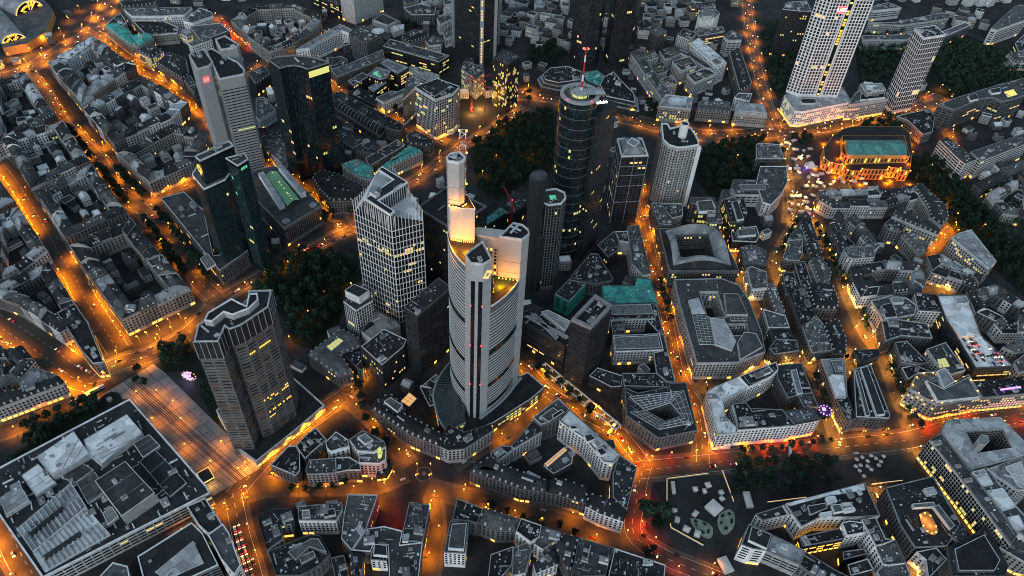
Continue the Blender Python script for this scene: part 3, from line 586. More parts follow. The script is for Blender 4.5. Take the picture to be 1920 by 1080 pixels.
TP = {'c_front': (193, '-33.9,396.0 -31.0,401.3 -22.9,411.8 -15.1,393.6 -20.7,388.1 -29.4,388.3'),
'c_left': (250, '-49.8,430.4 -47.6,435.3 -41.4,437.7 -37.6,432.9 -37.5,429.2 -40.8,425.4 -48.4,426.7'),
'c_right': (186, '-11.6,426.0 -2.2,442.5 5.1,440.9 9.4,435.9 10.3,431.0 5.1,424.2'),
'c_stage': (214, '-48.0,424.8 -36.3,438.1 -29.4,422.3 -38.0,422.1 -46.8,423.6'),
'c_deck': (184, '-46.6,429.6 -29.4,429.2 -25.5,420.9 -23.4,421.6 -34.6,404.9 -41.3,413.4'),
'c_back': (186, '-29.7,435.6 -28.4,437.4 -7.9,435.6 -10.7,426.5 -12.3,426.9 -28.9,429.0'),
'c_fr': (146, '-14.3,403.5 -8.5,409.0 -3.2,415.0 1.3,421.3 5.4,427.9 -1.6,429.7 -12.5,431.2 -15.9,424.4'),
'box16': (95, '-94.1,563.6 -69.5,598.8 -28.3,572.2 -57.8,535.4'),
'mast': (212, '-40.9,446.3 -39.1,446.4'),
'c_ringL': (16, '-49.4,448.3 -55.0,438.3 -59.2,427.8 -61.8,416.0 -61.6,404.8 -57.9,392.5 -53.5,382.0 -46.5,374.3 -32.7,381.3'),
'c_ringR': (16, '-20.5,386.0 -12.3,395.1 -5.1,403.5 2.1,413.7 7.5,423.9 13.4,433.5'),
'c_podium': (15, '-49.4,449.1 -58.9,430.3 -61.8,406.3 -55.9,385.6 -47.2,374.9 -32.8,382.0 -38.7,358.7 -36.2,358.1 -19.9,376.9 -8.4,383.8 21.8,410.3 29.4,419.0 34.5,425.1 18.9,440.7 11.8,435.9 -15.7,449.2'),
't_body': (112, '-145.3,531.7 -108.8,513.2 -82.2,522.2 -112.7,571.4'),
't_z': (140, '-123.3,564.3 -97.5,544.1 -118.8,516.1 -102.9,503.2 -105.5,497.6 -130.5,517.4 -110.4,546.3 -126.3,559.5'),
't_body2': (140, '-141.3,518.0 -105.5,497.6 -80.8,511.0 -114.9,568.8'),
'e_body': (142, '-219.1,345.3 -221.5,361.4 -216.1,368.3 -203.5,384.6 -196.5,383.4 -194.1,389.9 -195.9,397.7 -179.2,400.2 -177.1,382.7 -191.7,363.2 -198.7,358.7 -202.2,361.4 -202.6,347.0'),
'e_crown': (142, '-216.1,361.6 -215.9,369.3 -203.5,384.6 -197.4,381.2 -191.0,378.3 -192.4,390.4 -186.6,391.5 -184.2,384.8 -188.3,375.7 -198.2,368.7 -204.9,370.9 -210.3,361.3'),
'e_pod': (9, '-188.2,421.8 -155.2,394.6 -172.0,370.1 -198.2,334.9 -218.4,347.7 -245.5,382.1 -227.8,424.1'),
'm_round': (190, '32.8,622.9 68.8,625.7'),
'm_sq': (175, '60.4,619.1 72.2,646.0 88.0,639.6 71.1,608.6'),
'g_body': (83, '155.9,753.7 163.5,753.9 165.4,744.6 182.4,753.3 189.2,747.3 192.5,736.0 194.5,722.5 193.6,715.0 183.0,710.7 169.8,707.1 160.2,711.4 154.7,721.4'),
'g_cyl': (84, '172.5,730.6 181.9,731.7'),
'japan': (94, '102.6,705.8 130.3,710.1 134.3,678.9 105.6,673.7'),
's_a': (130, '-365.1,755.5 -363.0,763.2 -354.0,771.2 -335.3,744.7 -336.8,736.0 -346.8,727.7'),
's_b': (128, '-352.7,772.7 -346.8,777.1 -326.4,761.2 -311.1,751.4 -298.9,735.8 -297.5,727.0 -319.6,713.9 -334.2,739.9'),
's_c': (136, '-342.3,779.4 -334.2,788.7 -313.9,771.5 -314.1,764.9 -329.1,757.1'),
'ga_a': (138, '-293.0,565.2 -270.0,592.0 -264.0,585.1 -286.2,558.4'),
'ga_b': (112, '-304.1,571.1 -303.8,592.8 -282.2,600.9 -268.5,589.4 -271.7,566.8 -286.3,550.6'),
'ga_c': (134, '-267.8,570.4 -253.2,580.3 -247.2,571.0 -253.7,560.0'),
'skyper': (145, '-269.7,729.7 -262.0,737.7 -246.3,742.8 -229.3,742.4 -209.5,735.7 -206.9,731.0 -224.5,715.6 -232.5,720.1 -240.5,721.6 -247.5,719.1 -253.2,714.3'),
'trianon': (0, '-107.8,1058.2 -63.6,1006.7 -46.3,1022.2 -44.1,1074.6 -80.7,1103.6'),
'db_l': (0, '62.7,1046.8 69.5,1022.7 83.2,1013.7 98.8,1018.6 105.9,1045.9 85.9,1065.8'),
'db_r': (0, '112.2,1046.7 117.6,1025.5 131.2,1019.6 145.5,1025.9 155.0,1052.0 135.5,1072.1'),
'opern': (25, '367.0,932.7 418.9,935.7 409.2,946.7 352.4,942.3'),
'oct0': (140, '9.3,565.7 12.8,572.4 18.2,575.2 23.7,573.2 25.5,567.3 24.4,560.7 17.9,557.4 11.0,559.3'),
'octa': (110, '20.0,572.5 25.7,584.2 35.8,587.5 44.3,582.2 45.5,573.0 40.9,564.1 29.5,560.8 21.4,565.1'),
'octc': (72, '15.9,567.0 18.6,572.0 27.1,574.0 31.4,569.2 30.4,562.5 24.4,557.8 17.1,561.2'),
'hex': (82, '72.3,474.4 87.1,463.0 67.9,434.7 51.1,443.3'),
'op_base': (16, '379.7,827.5 398.6,856.1 415.0,873.2 431.0,881.2 496.0,888.4 501.7,873.5 491.3,830.7 474.8,789.8 465.2,790.1 466.5,794.3 450.5,795.4 447.1,789.6 415.6,787.7 412.8,783.3 398.2,783.2 394.8,795.1 382.0,796.5 375.2,805.6'),
'op_mid': (26, '403.4,841.7 483.5,850.5 476.1,806.3 397.5,793.9 394.1,806.0'),
'op_roof': (33, '399.9,825.0 473.5,833.1 469.6,799.9 395.7,793.4'),
'plaza': (0, '-358.0,390.0 -321.3,434.8 -306.9,425.1 -195.6,335.0 -226.1,307.3 -325.8,395.4'),
'theatre': (17, '-393.0,308.2 -316.8,383.0 -226.7,305.8 -222.0,300.1 -316.7,226.3 -376.3,276.0'),
'th_a': (24, '-362.1,318.0 -344.5,343.2 -323.9,324.2 -328.3,318.0 -342.7,302.3'),
'th_b': (23, '-333.8,336.5 -309.9,363.3 -290.8,346.8 -305.5,325.7 -310.9,315.6 -325.3,324.7'),
'th_c': (20, '-368.6,303.4 -360.7,314.4 -339.9,299.3 -349.7,287.2'),
'th_d': (21, '-374.8,282.7 -364.7,294.7 -352.1,282.9 -362.9,270.3'),
'th_e': (30, '-305.7,297.1 -290.0,315.5 -258.0,290.5 -274.6,270.1'),
'th_f': (20, '-350.4,260.2 -328.8,300.1 -308.7,281.1 -330.7,243.7'),
'th_g': (19, '-331.0,243.4 -308.9,280.8 -282.7,261.0 -316.4,230.5'),
'th_h': (19, '-325.4,301.0 -315.3,311.1 -299.9,295.8 -309.0,283.9'),
'th_i': (18.5, '-285.0,322.7 -277.8,335.1 -242.5,307.1 -251.1,294.0'),
'th_j': (20, '-294.8,276.8 -289.9,282.4 -282.1,275.0 -287.1,267.8'),
'th_k': (18, '-341.7,306.0 -331.2,319.7 -317.5,313.4 -327.0,301.0'),
'th_l': (20, '-295.5,337.8 -286.2,347.2 -273.9,337.4 -283.2,325.8'),
'lowhall': (18, '-257.1,245.9 -227.6,274.6 -217.0,266.8 -197.8,243.3 -232.1,221.7 -245.9,228.5'),
'lowoff': (24, '-233.2,284.1 -221.8,292.0 -205.6,275.0 -200.6,269.0 -210.5,263.2 -219.7,269.8'),
'lowtower': (26, '-209.6,261.8 -201.6,271.2 -194.7,264.1 -179.3,240.7 -181.5,232.8 -194.2,243.7'),
'bl': (18, '-280.9,222.4 -272.6,240.5 -261.1,238.4 -250.3,220.5'),
'market': (0, '138.0,348.3 201.7,357.9 203.5,337.0 217.6,323.6 204.6,299.7 165.3,288.2 134.7,306.3'),
'station': (12, '-755.3,1003.2 -718.4,953.3 -694.4,968.6 -683.9,1004.5 -702.5,1069.1 -773.8,1151.2 -835.6,1142.2'),
'stalls': (0, '333.7,848.6 343.6,853.3 350.8,842.2 353.1,821.5 358.3,808.4 367.6,802.6 344.7,789.2 354.4,782.6 365.3,773.0 382.8,778.0 395.4,776.0 409.4,779.6 421.6,776.6 343.5,820.4 343.1,800.1 335.0,799.3 346.9,763.7 356.8,764.7 370.1,766.0 325.2,740.8 333.7,741.7 342.1,742.5 322.4,727.4 330.1,725.2 337.9,724.0 329.3,713.3 318.3,714.2 336.5,712.1 334.9,831.1 360.6,839.7 360.4,788.7 372.6,789.9 377.3,768.9'),
'fountain': (0, '-62.6,338.2'),
'tent': (0, '361.3,804.2'),
'rotunda': (0, '-342.6,391.5'),
'euro_sign': (0, '-281.5,418.6')}
HALL = '-285.8,684.9 -249.3,632.1 -267.8,699.2 -231.7,654.4 -240.9,613.0 -218.7,641.9'
VAULT = '156.7,639.7 160.7,580.2 228.7,586.3 218.3,654.4'
VCOURT = '171.6,635.3 172.9,599.5 209.0,602.8 207.6,640.1'
STN = '-725.5,963.9 -702.2,986.2 -746.8,1045.6 -724.7,1083.4'
PERGOLA = '35.6,460.1 101.8,395.7'
CARPARK = '430.4,506.4 450.8,509.7 466.7,475.7 432.6,472.2'
CANOPY = '423.1,528.4 444.7,532.5 445.9,509.2 425.6,504.5'
TUBE = '443.6,446.1 462.9,450.6'
DRUM = '275.7,408.6'
DISC = '-211.4,1020.8'
OVAL = '329.9,318.5 338.0,320.7 340.2,305.6 334.6,301.3 329.4,306.0'
KIOSKS = '142.0,338.9 160.1,338.9 171.2,343.4 181.3,337.3 181.0,331.6 173.3,322.9 157.4,316.6 148.8,302.7 156.8,299.3 142.2,310.3 141.0,318.4 202.3,332.1 167.6,337.6 175.2,274.9'
BUSES = '-359.9,400.6 -367.8,390.7 95.0,394.5 448.6,925.2 246.9,381.0'
CRANES = '-67.7,882.4 -49.1,859.1 -5.4,643.9'
SUBWAY = '-236.3,322.6'
GROVE = '185.4,368.7 293.5,383.3 350.5,388.5 363.9,373.6 332.5,346.0 313.6,357.1 283.6,345.0 188.2,328.7'
STALLSQ = '330.5,860.3 378.1,841.5 411.8,788.5 478.1,789.8 471.1,767.8 363.4,751.8 342.9,705.0 308.2,701.6'
CIRCSQ = '-114.4,370.8 -82.2,367.8 -40.6,360.2 -13.2,322.1 -56.4,304.9 -104.7,315.7'
LANESQ = '-177.5,438.5 -128.1,448.7 -109.0,379.4 -155.9,373.2'
EXCHSQ = '338.7,579.0 378.7,582.5 387.1,520.4 352.0,490.3 333.2,515.9'
PARASOLS = '303.5,377.7 308.8,380.2 312.4,376.7 317.2,382.4 320.6,380.0 305.1,372.0 323.9,377.0 302.8,366.6 313.2,368.4 305.0,361.6 300.7,370.6 320.9,373.1 310.9,371.4 327.9,382.6'
LITWALLS = ['136.0,327.5 138.0,348.0 173.4,355.5', '185.7,359.6 190.7,330.7', '136.7,307.6 136.8,304.2 160.9,290.7', '218.2,331.9 252.0,338.6', '309.7,354.9 337.9,360.4']
FLOWER = ['153.2,313.4 162.2,312.2 169.9,306.4 167.5,297.2 160.4,299.0 154.1,307.6', '176.9,318.5 185.1,323.2 189.4,319.3 187.0,307.6 178.5,300.8 174.5,309.0']
KLAB = ['long white container kiosk by the lit wall of the market square', 'small cream parasol kiosk near the top of the market square', 'white pointed sail kiosk at the upper market square', 'small cream kiosk at the right of the market square', 'round cream kiosk below the one at the right edge', 'largest white tent in the middle of the market square', 'pale green kiosk above the left flower island', 'white square kiosk by the lower lit wall', 'white framed kiosk next to the lower lit wall', 'tilted white kiosk beside the big dark tree', 'small white box kiosk beside the big dark tree', 'long white lit pavilion at the foot of the tree grove', 'cream kiosk between sail kiosk and big tent', 'dark cornered pavilion at the bottom of the market square']
KSZ = [(4, 14), (5, 5), (6, 6), (5, 5), (5, 5), (14, 14), (7, 5), (6, 7), (7, 6), (6, 5), (4, 5), (18, 7), (5, 4), (16, 10)]
WLAB = ['angled glowing low wall at the upper left of the market square', 'straight glowing low wall beside the tree grove', 'bent glowing low wall at the lower left of the market square', 'glowing low wall along the white office at the grove', 'short glowing low wall by the amber lane end']
FLAB = ['left pale kidney-shaped planting island on the market square', 'right pale pear-shaped planting island on the market square']
LAMPX = [(-319.9, 399.0, 'o', 0.6, 'paved plaza by the winged tower'), (-296.0, 372.6, 'o', 0.6, 'paved plaza by the winged tower'), (-272.5, 374.3, 'o', 0.6, 'paved plaza by the winged tower'), (-260.8, 349.5, 'o', 0.6, 'paved plaza by the winged tower'), (-234.9, 335.0, 'o', 0.6, 'paved plaza by the winged tower'), (-210.8, 330.2, 'o', 0.6, 'paved plaza by the winged tower'), (-232.1, 354.2, 'o', 0.6, 'paved plaza by the winged tower'), (-303.0, 401.5, 'o', 0.6, 'paved plaza by the winged tower'), (-285.3, 391.3, 'o', 0.6, 'paved plaza by the winged tower'), (-96.5, 312.5, 'o', 0.5, 'facade lamp row of the red-lit court'), (-96.7, 308.7, 'o', 0.5, 'facade lamp row of the red-lit court'), (-96.9, 304.5, 'o', 0.5, 'facade lamp row of the red-lit court'), (-97.1, 300.8, 'o', 0.5, 'facade lamp row of the red-lit court'), (-97.3, 297.1, 'o', 0.5, 'facade lamp row of the red-lit court'), (-97.9, 293.4, 'o', 0.5, 'facade lamp row of the red-lit court'), (-98.4, 289.3, 'o', 0.5, 'facade lamp row of the red-lit court'), (-53.7, 304.2, 'o', 0.5, 'facade lamp row right of the red-lit court'), (-53.9, 298.7, 'o', 0.5, 'facade lamp row right of the red-lit court'), (-54.2, 293.7, 'o', 0.5, 'facade lamp row right of the red-lit court'), (-54.8, 279.0, 'o', 0.5, 'facade lamp row right of the red-lit court'), (-55.4, 273.7, 'o', 0.5, 'facade lamp row right of the red-lit court'), (-56.0, 268.6, 'o', 0.5, 'facade lamp row right of the red-lit court'), (-56.1, 263.5, 'o', 0.5, 'facade lamp row right of the red-lit court'), (-709.3, 947.1, 'o', 1.2, 'station forecourt'), (-688.4, 964.7, 'o', 1.2, 'station forecourt'), (-680.9, 1004.6, 'o', 1.2, 'station forecourt'), (-675.5, 1026.3, 'o', 1.2, 'station forecourt'), (-680.2, 1062.6, 'o', 1.2, 'station forecourt'), (-679.8, 1097.8, 'o', 1.2, 'station forecourt'), (-681.7, 935.8, 'o', 1.2, 'station forecourt'), (-702.3, 918.8, 'o', 1.2, 'station forecourt'), (-667.6, 952.3, 'o', 1.2, 'station forecourt'), (-343.5, 460.3, 'o', 1, 'ornate block forecourt'), (-337.7, 466.1, 'o', 1, 'ornate block forecourt'), (-329.9, 474.8, 'o', 1, 'ornate block forecourt'), (-322.9, 483.6, 'o', 1, 'ornate block forecourt'), (-315.4, 491.2, 'o', 1, 'ornate block forecourt'), (-326.1, 464.4, 'o', 1, 'ornate block forecourt'), (-317.2, 474.5, 'o', 1, 'ornate block forecourt'), (342.9, 843.7, 'w', 0.9, 'opera square between the stalls'), (353.1, 821.5, 'w', 0.9, 'opera square between the stalls'), (340.2, 786.6, 'w', 0.9, 'opera square between the stalls'), (348.7, 766.0, 'w', 0.9, 'opera square between the stalls'), (329.6, 743.3, 'w', 0.9, 'opera square between the stalls'), (331.1, 721.3, 'w', 0.9, 'opera square between the stalls'), (361.9, 772.6, 'w', 0.9, 'opera square between the stalls'), (381.1, 771.4, 'w', 0.9, 'opera square between the stalls'), (401.2, 773.4, 'w', 0.9, 'opera square between the stalls'), (-185.8, 533.4, 'o', 0.35, 'park paths'), (-195.4, 505.6, 'o', 0.35, 'park paths'), (-161.6, 546.9, 'o', 0.35, 'park paths'), (-205.3, 471.7, 'o', 0.35, 'park paths'), (-29.3, 781.2, 'o', 0.35, 'park paths'), (-10.8, 734.8, 'o', 0.35, 'park paths'), (9.6, 796.5, 'o', 0.35, 'park paths'), (-43.3, 747.2, 'o', 0.35, 'park paths'), (270.7, 812.8, 'o', 0.35, 'park paths'), (502.0, 691.8, 'o', 0.35, 'park paths'), (537.5, 704.5, 'o', 0.35, 'park paths'), (507.7, 761.0, 'o', 0.35, 'park paths'), (354.7, 546.3, 'o', 1, 'exchange square'), (366.4, 540.0, 'o', 1, 'exchange square'), (354.7, 517.7, 'o', 1, 'exchange square'), (370.9, 519.0, 'o', 1, 'exchange square'), (342.4, 530.8, 'o', 1, 'exchange square'), (-68.7, 344.3, 'o', 0.1, 'circular square round the fountain'), (-57.7, 345.1, 'o', 0.1, 'circular square round the fountain'), (-68.2, 333.8, 'o', 0.1, 'circular square round the fountain'), (-57.4, 334.6, 'o', 0.1, 'circular square round the fountain'), (-86.3, 335.5, 'o', 0.1, 'circular square round the fountain'), (-102.6, 328.0, 'o', 0.1, 'circular square round the fountain'), (-28.4, 323.4, 'o', 0.1, 'circular square round the fountain'), (-85.1, 357.0, 'o', 0.1, 'circular square round the fountain')]
GLOW = [(-57.1, 892.7, 30000, 0.62), (-66.7, 878.7, 15000, 0.62), (-32.7, 838.8, 6000, 0.4), (12.8, 934.4, 9000, 0.4), (225.9, 945.5, 2500, 0.7), (-689.8, 952.5, 14000, 0.42), (-717.8, 964.0, 9000, 0.42), (-684.6, 996.2, 9000, 0.4), (-360.7, 433.2, 6000, 0.7), (-104.8, 441.1, 4000, 0.42), (-296.4, 520.1, 4000, 0.4), (-279.6, 1081.7, 4000, 0.5), (-56.4, 933.2, 8000, 0.6), (16.4, 786.0, 1500, 0.5), (-84.5, 809.4, 3000, 0.5), (440.6, 796.9, 3000, 0.3), (-98.9, 306.7, 5000, 0.18), (-83.9, 305.4, 2500, 0.02), (-77.7, 292.1, 2500, 0.02), (-68.0, 297.3, 2000, 0.02), (-100.1, 313.7, 1500, 0.5), (334.9, 738.7, 4000, 0.5), (345.2, 714.9, 4000, 0.45), (347.9, 531.3, 6000, 0.5), (368.1, 536.5, 3000, 0.5), (287.5, 488.4, 7000, 0.6), (264.6, 476.8, 5000, 0.6), (260.6, 401.2, 6000, 0.55), (276.9, 410.8, 6000, 0.55), (236.7, 491.0, 4000, 0.6), (287.2, 394.8, 4000, 0.45), (-194.4, 381.3, 3000, 0.4), (-678.4, 921.8, 9000, 0.42), (-425.2, 653.9, 4000, 0.4), (423.0, 548.4, 2500, 0.35), (485.7, 542.7, 2500, 0.3)]
def PT3(g): return g
# ------------------------------------------------------------------ buildings, in metres
FOOT = []
B('wh p m F', 24.63, 'white grid-fronted office with a long slab roof near the station', '-591.0,1061.9 -544.2,1072.7 -498.0,1081.3 -501.4,1056.9 -535.2,1048.1 -571.9,1043.1')
B('wh p m F', 24.56, 'white office end wing with rounded corner at the boulevard bend', '-495.5,1036.8 -486.0,1080.9 -464.3,1068.6 -459.2,1058.6 -480.6,1032.6')
B('lt p d F', 20.49, 'grey office with striped end wall beside the green roofs', '-600.6,1020.8 -597.0,1059.1 -575.8,1030.3 -580.9,1005.1')
B('st p g M', 18.42, 'sandstone house under a bright green copper roof by the boulevard corner', '-604.0,1020.4 -589.2,1028.6 -561.8,1007.8 -537.7,969.9 -552.1,973.7')
B('st p g M', 18.35, 'sandstone house with a long green copper roof above the lit corner', '-559.5,992.3 -536.3,1005.3 -524.8,994.9 -535.3,968.4')
B('st p d M', 20.28, 'dark-roofed corner house with bright lit windows on both fronts', '-529.4,952.3 -523.5,968.1 -496.9,958.3 -506.3,936.8', lit=0.6)
B('gr p d M', 18.21, 'dark house row along the boulevard below the lit corner', '-493.8,925.9 -490.1,955.6 -459.5,941.0 -443.3,904.0 -447.2,889.8')
B('gr p d M', 18.14, 'dark slate house between boulevard and twin-slab bank tower', '-444.5,886.9 -440.5,901.0 -415.9,863.7 -419.4,853.6')
B('st p d F', 16.07, 'dark flat office behind the lit signboard on the boulevard', '-572.9,1043.9 -547.8,1060.0 -502.9,1032.5 -499.3,1016.7 -538.2,1003.6')
B('wh p l F', 14.00, 'small office with a yellow-lit glass cube front', '-503.2,1026.4 -494.4,1039.9 -476.8,1027.8 -485.1,1012.6', lit=0.7)
B('gr p d M', 21.93, 'old hotel with a dark mansard roof at the very top', '-607.9,1087.3 -560.9,1105.2 -553.5,1090.5 -597.5,1071.1')
B('wh p m F', 29.86, 'white slab apartment tower behind the twin-slab bank tower', '-462.3,963.2 -443.2,988.7 -434.3,978.3 -454.6,956.7')
B('gr p m F', 19.79, 'grey flat-roofed house left of the bank tower top', '-486.2,1031.3 -446.9,1046.9 -427.2,1026.8 -449.2,999.9 -458.7,994.8')
B('dk b d F', 21.72, 'dark office with rows of yellow lit windows at the top edge', '-343.1,1162.1 -289.5,1123.1 -283.4,1133.1 -332.2,1187.9', lit=0.4)
B('lt n m F', 109.65, 'two pale shafts of a tall tower cut by the top edge', '-285.2,1120.1 -276.0,1114.7 -262.4,1107.7 -227.3,1155.3 -250.9,1170.7', tall=1)
B('lt b m F', 8.58, 'low pavilion with a white fascia and terraced roof among trees', '-237.4,1108.8 -227.7,1136.1 -193.7,1108.1 -209.4,1085.7', lit=0.5)
B('wh n w F', 7.51, 'small white flat canopy pavilion beside the low pavilion', '-208.6,1093.1 -187.8,1102.4 -185.6,1089.7 -199.5,1073.0')
B('wh p l F', 25.44, 'white hotel wing with a stepped light roof along the orange street', '-317.6,973.2 -308.6,989.6 -273.2,1054.4 -253.1,1040.5 -255.9,1030.0 -267.8,1037.3 -292.4,1000.6 -301.0,981.0')
B('gr p m F', 33.37, 'rounded grey office block carrying a white helipad disc', '-250.2,1014.9 -246.6,1035.6 -224.1,1043.5 -205.3,1028.1 -204.8,1013.7 -222.5,991.1 -243.1,1002.0')
B('gr p m F', 17.63, 'low grey office wing stepping down below the helipad block', '-263.5,939.2 -241.9,958.2 -203.2,1002.5 -196.6,978.6 -231.4,941.4 -250.9,921.4')
B('dk n d F', 14.56, 'dark oval hall with a white skylight behind the blue-green glass tower', '-274.1,974.6 -258.0,982.3 -246.8,972.4 -245.8,948.7 -258.6,940.0 -268.7,953.1')
B('dk b m F', 22.49, 'long office with a smooth grey roof and lit yellow storeys', '-202.0,1003.1 -196.1,1025.5 -107.3,988.3 -120.1,968.8', lit=0.2)
B('dk p m F', 22.42, 'dark courtyard office corner with a white rim roof', '-232.8,904.8 -217.8,929.2 -208.1,919.9 -223.7,894.1', lit=0.15)
B('dk p l F', 24.35, 'dark office with a green glowing skylight on a tilted roof', '-210.6,919.6 -200.1,942.1 -180.8,933.8 -182.5,916.1 -191.2,909.9', lit=0.2)
B('dk b l F', 23.28, 'terraced office with bright yellow windows and rooftop slots', '-199.8,956.0 -191.9,969.5 -157.7,948.2 -170.9,927.4 -182.2,936.6', lit=0.25)
B('dk b l F', 19.21, 'narrow office wing with lit roof gallery beside the courtyard', '-205.2,896.7 -188.0,920.3 -183.5,912.2 -196.6,887.1', lit=0.6)
B('dk p d F', 15.14, 'dark lower office front with scattered yellow windows', '-235.3,913.7 -226.5,904.5 -197.6,891.2 -190.9,872.3 -192.7,862.4 -230.2,887.3', lit=0.25)
B('wh p m F', 18.07, 'small white-framed office below the courtyard offices', '-191.2,875.5 -175.0,893.9 -166.1,892.6 -175.0,882.3 -155.5,904.6 -153.2,894.8 -179.2,865.6')
B('lt b l F', 20.00, 'slim white roof office wing behind the glass grid tower', '-163.8,951.9 -153.7,957.5 -115.9,938.8 -121.7,918.3 -147.2,936.1', lit=0.15)
B('wh g d F', 57.93, 'white-gridded glass office tower with dark panelled roof', '-135.0,841.6 -109.4,864.5 -79.9,848.8 -86.2,832.4 -95.9,824.5 -106.3,815.4', lit=0.05, units=5)
B('wh g m F', 39.86, 'lower white-gridded shoulder block of the glass tower', '-150.4,841.0 -152.2,889.3 -143.3,893.7 -134.0,881.5 -139.5,869.4', lit=0.03)
B('lt p m F', 29.79, 'pale office lit yellow-green beside the bright building site', '-86.4,942.7 -84.5,962.1 -58.3,951.5 -55.0,935.9 -64.6,915.7', lit=0.12)
B('dk v m F', 71.72, 'slim dark office tower with yellow lit storeys and pale cap', '-41.7,899.3 -31.0,922.2 -8.7,906.2 -22.4,885.1', lit=0.14, units=2)
B('gr g d F', 15.65, 'long glass barrel-vault market hall in blue-grey', '-240.5,852.9 -234.1,863.2 -169.5,809.0 -173.0,795.5', barrel=1)
B('gr p d F', 16.58, 'flat dark wing with open light wells along the barrel vault', '-249.2,882.7 -238.8,887.2 -146.0,819.1 -148.2,805.6 -170.5,810.5 -234.0,863.3 -244.4,863.7')
B('gr p d F', 16.51, 'low dark office with square light courts below the barrel vault', '-226.4,792.7 -222.3,804.8 -204.0,795.2 -169.3,773.3 -171.3,756.6 -194.1,759.6')
B('gr p d M', 15.44, 'dark tiled house between barrel hall and orange avenue', '-141.4,797.8 -132.3,809.1 -105.3,790.3 -110.4,778.4 -136.7,781.2')
B('wh p d F', 15.37, 'small white-rimmed office left of the blue-green glass tower', '-316.6,775.9 -299.3,802.4 -280.7,774.2 -298.4,750.1')
B('lt p m F', 14.63, 'pale flat house behind the blue-green glass tower', '-343.9,861.8 -334.8,866.1 -311.7,837.0 -325.6,814.0 -332.1,819.3')
B('dk p d M', 16.56, 'dark mansard house left edge near the red neon', '-369.3,915.9 -354.2,939.0 -339.9,919.4 -351.6,890.6')
B('gr p m F', 16.49, 'villa-like office with pale roof near the top', '-192.5,1138.7 -168.0,1155.9 -144.0,1145.4 -143.4,1122.8 -179.4,1117.9')
B('st p d M', 16.42, 'old mansion with a row of dormers right of the white canopy', '-184.0,1045.0 -170.3,1065.4 -147.1,1068.4 -143.4,1054.4 -167.3,1029.1')
B('wh p m F', 17.35, 'white cubic house with a grey roof near the tall triangular tower', '-138.7,1108.4 -123.6,1128.2 -113.9,1111.7 -131.7,1089.8')
B('wh p m F', 14.28, 'white stepped house below the tall triangular tower', '-148.3,1045.7 -138.7,1063.4 -123.8,1053.0 -124.9,1036.7 -140.6,1030.6')
B('wh p m F', 15.21, 'second white cubic house beside the pale tower edge', '-124.8,1071.7 -111.8,1090.4 -107.4,1065.6 -119.7,1051.7')
B('lt p m F', 20.14, 'long pale office spine of the comb-shaped complex', '148.6,1034.6 161.9,1045.4 196.6,929.1 184.1,911.5', units=4)
B('lt p d F', 20.07, 'first comb wing with terraced dark roofs', '164.0,1034.7 184.2,1045.2 189.4,1028.2 172.1,1015.6')
B('lt p d F', 20.00, 'second comb wing with a flat dark roof', '175.4,998.0 193.6,1011.6 198.6,989.8 183.0,977.6')
B('lt p d F', 19.93, 'third comb wing nearest the small square', '184.4,962.8 203.3,976.6 208.1,955.7 190.1,945.2')
B('lt p d F', 21.86, 'rear comb block with a bronze roof panel', '191.4,1043.5 215.9,1061.0 221.5,1040.6 206.0,1025.0 197.9,1020.1')
B('lt p d F', 21.79, 'middle comb block with a bronze roof panel', '206.7,1013.0 233.4,1030.5 241.3,1004.8 217.2,988.1')
B('lt p d F', 21.72, 'front comb block on dark arcades by the square', '223.5,978.0 254.3,1000.9 265.5,984.6 232.1,957.6')
B('lt p m F', 20.65, 'connecting comb roof along the white terraces', '216.8,1062.2 232.8,1048.3 262.5,1003.9 254.7,1002.2 233.9,1032.7 222.0,1042.9')
B('st p l F', 21.58, 'classical bank with tall pilasters and a glass roof lantern', '176.4,891.2 188.4,921.7 224.0,918.1 218.6,888.0', lit=0.15)
B('st p m M', 15.51, 'old columned mansion glowing orange at street level', '228.5,897.3 234.0,919.3 276.0,922.4 273.5,895.3')
B('st p l M', 18.44, 'broad stone corner house with a sunken light roof', '276.8,891.6 282.7,915.1 319.3,916.0 319.7,890.1')
B('wh p m F', 19.37, 'white narrow house behind the stone corner house', '281.9,928.5 290.3,941.4 308.5,941.8 301.5,922.4')
B('gr p d M', 18.63, 'long dark apartment row along the orange avenue', '294.3,1053.9 312.8,1071.5 313.0,966.3 292.2,946.3', units=2)
B('wh n m F', 30.56, 'tall white windowless house with a stepped glass roof', '258.7,1147.1 267.2,1172.9 287.1,1178.4 293.3,1155.0 283.6,1141.5 260.5,1137.1')
B('wh p d F', 22.49, 'white office cube with dark roof right of the villas', '222.4,1093.6 235.3,1115.7 252.2,1102.5 239.4,1079.1')
B('gr b m F', 20.42, 'long grey office with a lit top storey near the avenue', '250.1,1114.1 255.9,1123.5 296.9,1132.8 297.6,1116.9 255.7,1097.8', lit=0.1)
B('lt b m F', 26.35, 'grey banded corner office beside the avenue', '290.8,1090.7 304.3,1111.0 320.3,1096.2 315.9,1081.5 295.3,1078.8')
B('wh p w F', 28.28, 'white terraced building with jagged bright roof edge', '237.0,1059.4 251.3,1076.8 275.5,1024.9 282.3,1007.5 267.8,993.7 260.0,1011.5', units=2)
B('gr p m F', 34.21, 'grey slab tower among the villas', '179.6,1077.1 194.5,1090.4 203.4,1076.9 188.0,1061.8')
B('lt p d H', 14.14, 'pale villa with hipped roof left of the grey slab', '165.0,1138.2 181.3,1156.9 190.5,1138.0 174.4,1121.0')
B('gr b d F', 20.07, 'office with a lit top row at the upper edge', '255.8,1207.1 297.1,1220.1 297.6,1208.1 257.3,1193.1', lit=0.4)
